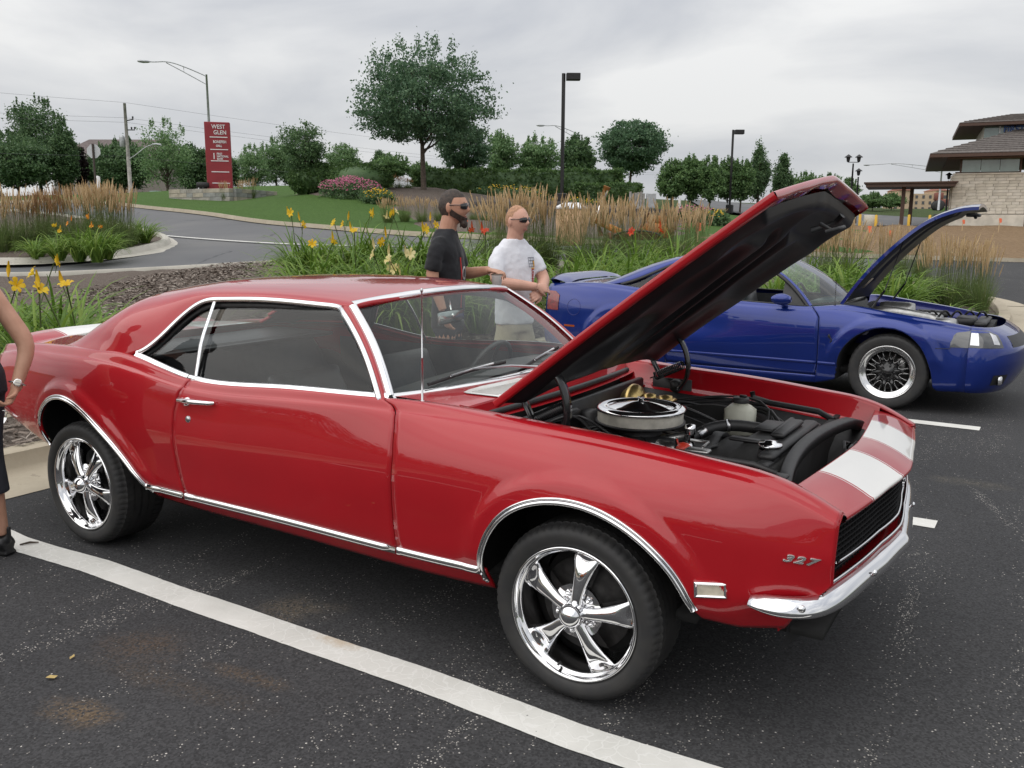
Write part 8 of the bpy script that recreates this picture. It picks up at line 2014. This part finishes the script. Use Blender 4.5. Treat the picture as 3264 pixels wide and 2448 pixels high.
for k, (x, y, h, lb) in enumerate(((-4.26, 35.38, .95, 'orange ribbon survey stake on the bare earth between the hoods'), (-3.86, 38.0, .8, 'orange survey stake just right of the ribbon stake'), (-8.09, 25.92, .8, 'orange survey stake by the bare earth left of the red hood'), (-1.0, 60.5, 1.0, 'orange survey stake in front of the bank wall'), (-3.2, 62.0, .8, 'small survey stake left of the bank wall stake'))):
    t = thing('survey_stake', lb, 'stake', (x, y, g1(x, y)), 0, 'survey stakes'); b = MB(); b.box((0, 0, h/2), (.045, .02, h)); b.build('lath', LATH, t, False); b = MB(); b.add([(0, -.015, h), (.02, -.02, h-.3), (.14, -.03, h-.26), (.12, -.02, h-.02)], [(0, 1, 2, 3)]); b.box((0, 0, h-.08), (.06, .04, .14)); b.build('ribbon', FLAG, t, False)
# retaining wall of dark blocks below the long hedge
WALLD = M('dark_block', (.075, .07, .068), rough=.95, var=.3, scale=4, bump=.5, bscale=10, dist=.03); WALLD2 = M('dark_block_two', (.10, .09, .085), rough=.95, var=.3, scale=4, bump=.5, bscale=10, dist=.03)
t = thing('retaining_wall', 'low dark block retaining wall behind the two men', 'wall', (-20.6, 31.4, 1.75)); block_wall(t, (-1.6, -1.0), (3.8, 1.6), 1.0, 6, .3, .6, .3, [WALLD, WALLD2], 8); block_wall(t, (3.8, 1.75), (8.8, 6.0), .7, 4, .3, .6, .3, [WALLD, WALLD2], 9)
# ---- bank building
BST = [M('bank_stone_%s' % n, c, rough=.95, var=.12, scale=2, bump=.4, bscale=8, dist=.03) for n, c in (('a', (.62, .57, .48)), ('b', (.68, .62, .53)), ('c', (.56, .51, .43)), ('d', (.64, .59, .51)))]
FASCIA = M('brown_fascia', (.075, .038, .025), rough=.6, var=.12); ROOFT = M('roof_tile', (.115, .10, .092), rough=.85, var=.25, scale=6); SOFF = M('soffit', (.10, .055, .035), rough=.8)
BKZ = 1.72; bk = thing('bank_building', 'pale stone bank with stepped brown hipped roofs at the right edge', 'building', (-4.95, 71.3, BKZ), R(8))
# local frame: x along the near wall to the right, y away
b = MB(); b.box((9.0, 1.4, 2.0), (17.6, 2.4, 4.0)); b.box((11, 7, 2.0), (14, 9, 4.0)); b.build('wall_core', BST[2], bk, False)
block_wall(bk, (0, 0), (4.85, 0), 2.85, 13, .35, 1.0, .22, BST, 11, base=1.0); 
b = MB(); b.box((2.42, -.03, .45), (4.95, .34, 1.0), bev=.02); b.build('stone_base', BST[1], bk, False)
b = MB(); b.box((2.42, -.02, 3.92), (4.95, .30, .12), bev=.02); b.build('stone_coping', BST[1], bk, False)
block_wall(bk, (0, .12), (0, 2.5), 2.85, 13, .9, 1.6, .22, BST, 12, base=1.0); b = MB(); b.box((-.03, 1.3, .5), (.3, 2.5, 1.0)); b.build('stone_base', BST[1], bk, False)
GL_B = M('window_sky', (.16, .22, .20), rough=.04, coat=1, spec=.8, var=.3, scale=.6); DARKG = M('dark_glazing', (.012, .014, .016), rough=.06, coat=1, spec=.8)
for k in range(3): b = MB(); b.box((.45+.08+1.25*k+.6, -.05, 4.55), (1.22, .06, 1.0)); b.build('clerestory_window', GL_B, bk, False)
b = MB(); b.box((2.2, .05, 4.03), (4.2, .25, .10)); b.box((2.2, .05, 5.10), (4.2, .25, .12)); 
for x in (.45, 4.35): b.box((x, .04, 4.55), (.12, .25, 1.1))
b.build('window_frame', FASCIA, bk, False)
b = MB(); b.box((4.95, .2, 2.6), (.28, .5, 5.2)); b.box((6.6, .35, 4.15), (3.2, .3, .2)); b.build('frame_column', FASCIA, bk, False)
b = MB(); b.box((6.6, .5, 2.0), (3.1, .06, 4.0)); b.box((6.6, .5, 4.75), (3.1, .06, .95)); b.build('entrance_glazing', DARKG, bk, False)
for x in (5.4, 6.3, 7.2): b = MB(); b.box((x, .44, 1.4), (.06, .06, 2.8)); b.build('door_mullion', FASCIA, bk, False)
b = MB(); b.tube([(5.9, .40, 1.0), (5.9, .34, 1.05), (5.9, .34, 1.5), (5.9, .40, 1.55)], .02, 6); b.build('door_handle', GALV, bk)
def hip(name, x0, x1, y0, y1, z0, z1, ins, over=.0, th=.36):
    r = link(name, None, bk); b = MB(); b.box(((x0+x1)/2, (y0+y1)/2, z0-th/2), (x1-x0, y1-y0, th)); b.build('eave_fascia', FASCIA, r, False)
    n = 12
    for k in range(n):                       # overlapping courses of tiles
        f0, f1 = k/n, (k+1)/n; a, c = ins*f0, ins*f1; za, zc = z0+(z1-z0)*f0+(.10 if k else .03), z0+(z1-z0)*f1+.03; b = MB(); lo = [(x0+a, y0+a, za), (x1-a, y0+a, za), (x1-a, y1-a, za), (x0+a, y1-a, za)]; hi = [(x0+c, y0+c, zc), (x1-c, y0+c, zc), (x1-c, y1-c, zc), (x0+c, y1-c, zc)]; un_ = [(p[0], p[1], p[2]-.08) for p in lo]
        b.add(un_+lo+hi, [(i, (i+1) % 4, 4+(i+1) % 4, 4+i) for i in range(4)]+[(4+i, 4+(i+1) % 4, 8+(i+1) % 4, 8+i) for i in range(4)]); b.build('tile_course', ROOFT, r, False)
    return r
hip('lower_roof', -1.75, 18, -1.9, 16, 5.32, 7.42, 6.2, th=.26)
b = MB(); b.box((9, 6, 5.02), (19, 15, .04)); b.build('soffit', SOFF, bk, False)
b = MB(); b.box((9.5, 8.6, 6.8), (15, 8.4, 2.4)); b.build('upper_wall', BST[3], bk, False)
for k in range(5): b = MB(); b.box((2.7+1.5*k, 4.32, 7.15), (1.35, .06, 1.15)); b.build('upper_window', GL_B if k == 0 else DARKG, bk, False)
hip('upper_roof', .2, 18, 3.1, 15, 7.95, 8.85, 4.0, th=.24)
SB = M('sign_blue', (.05, .13, .42), rough=.4, var=.05); text('lettering', '1', .72, SIGNW, bk, (2.90, 4.22, 7.22), (1, 0, 0), (0, 0, 1), .04, bold=.02); text('lettering', 'FIRST NATIONAL', .60, SB, bk, (3.32, 4.22, 7.28), (1, 0, 0), (0, 0, 1), .04, bold=.015); text('lettering', 'BANK', .44, SIGNW, bk, (3.32, 4.22, 6.88), (1, 0, 0), (0, 0, 1), .04, bold=.01)
# canopy
cn = thing('drive_canopy', 'flat brown canopy on posts left of the stone bank wall', 'canopy', (-7.85, 70.2, 1.9), R(8)); b = MB(); b.box((.10, 1.2, 2.92), (6.1, 5.2, .26)); b.box((.10, 1.2, 3.1), (6.4, 5.5, .10)); b.build('canopy_roof', FASCIA, cn, False)
for x, y in ((-.30, -.2), (.28, 2.6)): b = MB(); b.box((x, y, 1.4), (.28, .28, 2.8)); b.build('post', FASCIA, cn, False)
b = MB(); b.box((0, 0, .45), (.62, .45, .9), bev=.03); tag(b.build('teller_pylon', M('pylon_cream', (.52, .49, .42), rough=.7), None, True, (-8.9, 61.4, g1(-8.9, 61.4)), (0, 0, .5)), 'cream teller pylon at the bank drive left of the canopy', 'pylon')
YEL = M('bollard_yellow', (.60, .36, .03), rough=.6)
for x, y, lb in ((-8.4, 61.0, 'yellow bollard right of the cream pylon'), (-9.4, 60.8, 'yellow bollard left of the cream pylon'), (-5.75, 66.6, 'yellow bollard under the right part of the canopy'), (-7.1, 66.4, 'yellow bollard before the canopy posts')): b = MB(); b.lathe([(0, .95), (.09, .92), (.10, 0)], 10); tag(b.build('bollard', YEL, None, True, (x, y, g1(x, y))), lb, 'bollard', 'yellow bollards')
b = MB(); b.box((0, 0, .5), (.3, .3, 1.0), bev=.04); tag(b.build('bin', BRONZE, None, True, (-5.4, 66.9, g1(-5.4, 66.9))), 'black bin beside the yellow bollard under the canopy', 'bin')
t = thing('tractor', 'red farm machine far away under the canopy', 'tractor', (-13.6, 150, g1(-13.6, 150)), .3); b = MB(); b.box((0, 0, 1.3), (3.2, 1.4, 1.0), bev=.1); b.box((-1.2, 0, 2.2), (1.2, 1.3, 1.2), bev=.1); b.box((2.2, 0, 1.2), (1.5, 1.0, .9), bev=.1); b.build('body', M('machine_red', (.20, .07, .05), rough=.8), t)
for x, r in ((-1.2, .85), (1.5, .6)):
    for y in (-.8, .8): b = MB(); b.lathe([(0, .2), (r*.6, .2), (r, .15), (r, -.15), (0, -.2)], 16, 'y', (x, y, r)); b.build('wheel', RUBBER, t)
# distant hotel
ht = thing('hotel', 'distant tan hotel with red roof caps seen through the canopy', 'building', (-36, 286, 6.5), R(32)); HW = M('hotel_wall', (.50, .38, .26), rough=.9, var=.06); HR = M('hotel_roof', (.25, .10, .07), rough=.9)
b = MB(); b.box((0, 0, 2.6), (17, 8, 5.4)); b.box((-5.5, -.5, 3.0), (4, 8, 6.4)); b.box((5.5, -.5, 3.0), (4, 8, 6.4)); b.build('wall', HW, ht, False)
for x in (-5.5, 5.5): b = MB(); b.add([(x-2.3, -5, 6.2), (x+2.3, -5, 6.2), (x+2.3, 4, 6.2), (x-2.3, 4, 6.2), (x, -.5, 7.3)], [(0, 1, 4), (1, 2, 4), (2, 3, 4), (3, 0, 4)]); b.build('roof', HR, ht, False)
for r in range(3):
    for c in range(9): x = -8+2*c; b = MB(); b.box((x, -4.05 if abs(abs(x)-5.5) > 2 else -4.55, 1.0+1.7*r), (.7, .1, .9)); b.build('window', DARKG, ht, False)
tag(ob('hillside', [(-32, 178, 4.0), (-8, 196, 4.2), (-4, 200, 8.0), (-26, 182, 4.2), (-8, 215, 8.5), (-30, 200, 4.2)], [(0, 1, 2, 3), (3, 2, 4, 5)], LAWN), kind='structure')
# ---- what the paint and chrome mirror from behind the camera
for o_ in (None,): 
    oc = copy_tree(blue); oc.location = (.3, -9.2, 0); oc.rotation_euler = (0, 0, PI); tag(oc, 'orange coupe parked across the aisle, mirrored in the red door', 'car')
    ORANGE = M('orange_paint', (.55, .13, .012), rough=.35, coat=1, var=.04, spec=.2)
    def recol(o):
        for sl in o.material_slots:
            if sl.material in (BLUE, BLUE_D): sl.link = 'OBJECT'; sl.material = ORANGE
        for ch in o.children: recol(ch)
    recol(oc)
rng = np.random.default_rng(9); xs = rng.uniform(-70, 70, 420); C = np.c_[xs, -52+rng.normal(0, 2.5, 420), rng.uniform(.5, 1, 420)*(5.5+1.8*np.sin(xs*.21)+1.2*np.sin(xs*.53))]
V, F = cards(C, np.full((420, 3), .9), rng, 26, .42); tag(link('added_wood', big_mesh('added_wood', V, F, LM_DARK)), kind='stuff')  # unseen tree row, added to give reflections a dark horizon band

LEAFD = leafmat('fallen_leaf', (.45, .33, .12), (.60, .46, .22), trans=.1)
for k, (x, y, r, s_) in enumerate(((-.237, -1.755, .6, .022), (-.314, -1.632, 2.0, .014))):
    V = [(-s_, 0, .006), (-s_*.3, -s_*.5, .010), (s_*.6, -s_*.35, .007), (s_, 0, .013), (s_*.5, s_*.45, .008), (-s_*.4, s_*.4, .011), (0, 0, .007)]
    o = ob('fallen_leaf', V, [(6, 0, 1), (6, 1, 2), (6, 2, 3), (6, 3, 4), (6, 4, 5), (6, 5, 0)], LEAFD, loc=(x, y, .001), rot=(0, 0, r)); tag(o, ('larger', 'smaller')[k]+' pale dead leaf on the asphalt left of the long white line', 'leaf')
b = MB(); b.tube([(-1.62, -1.10, .010), (-1.60, -1.06, .014), (-1.575, -1.03, .010)], [.004, .006, .003], 6); tag(b.build('twig', BARK), 'dark twig lying on the white line near the rear wheel', 'twig')
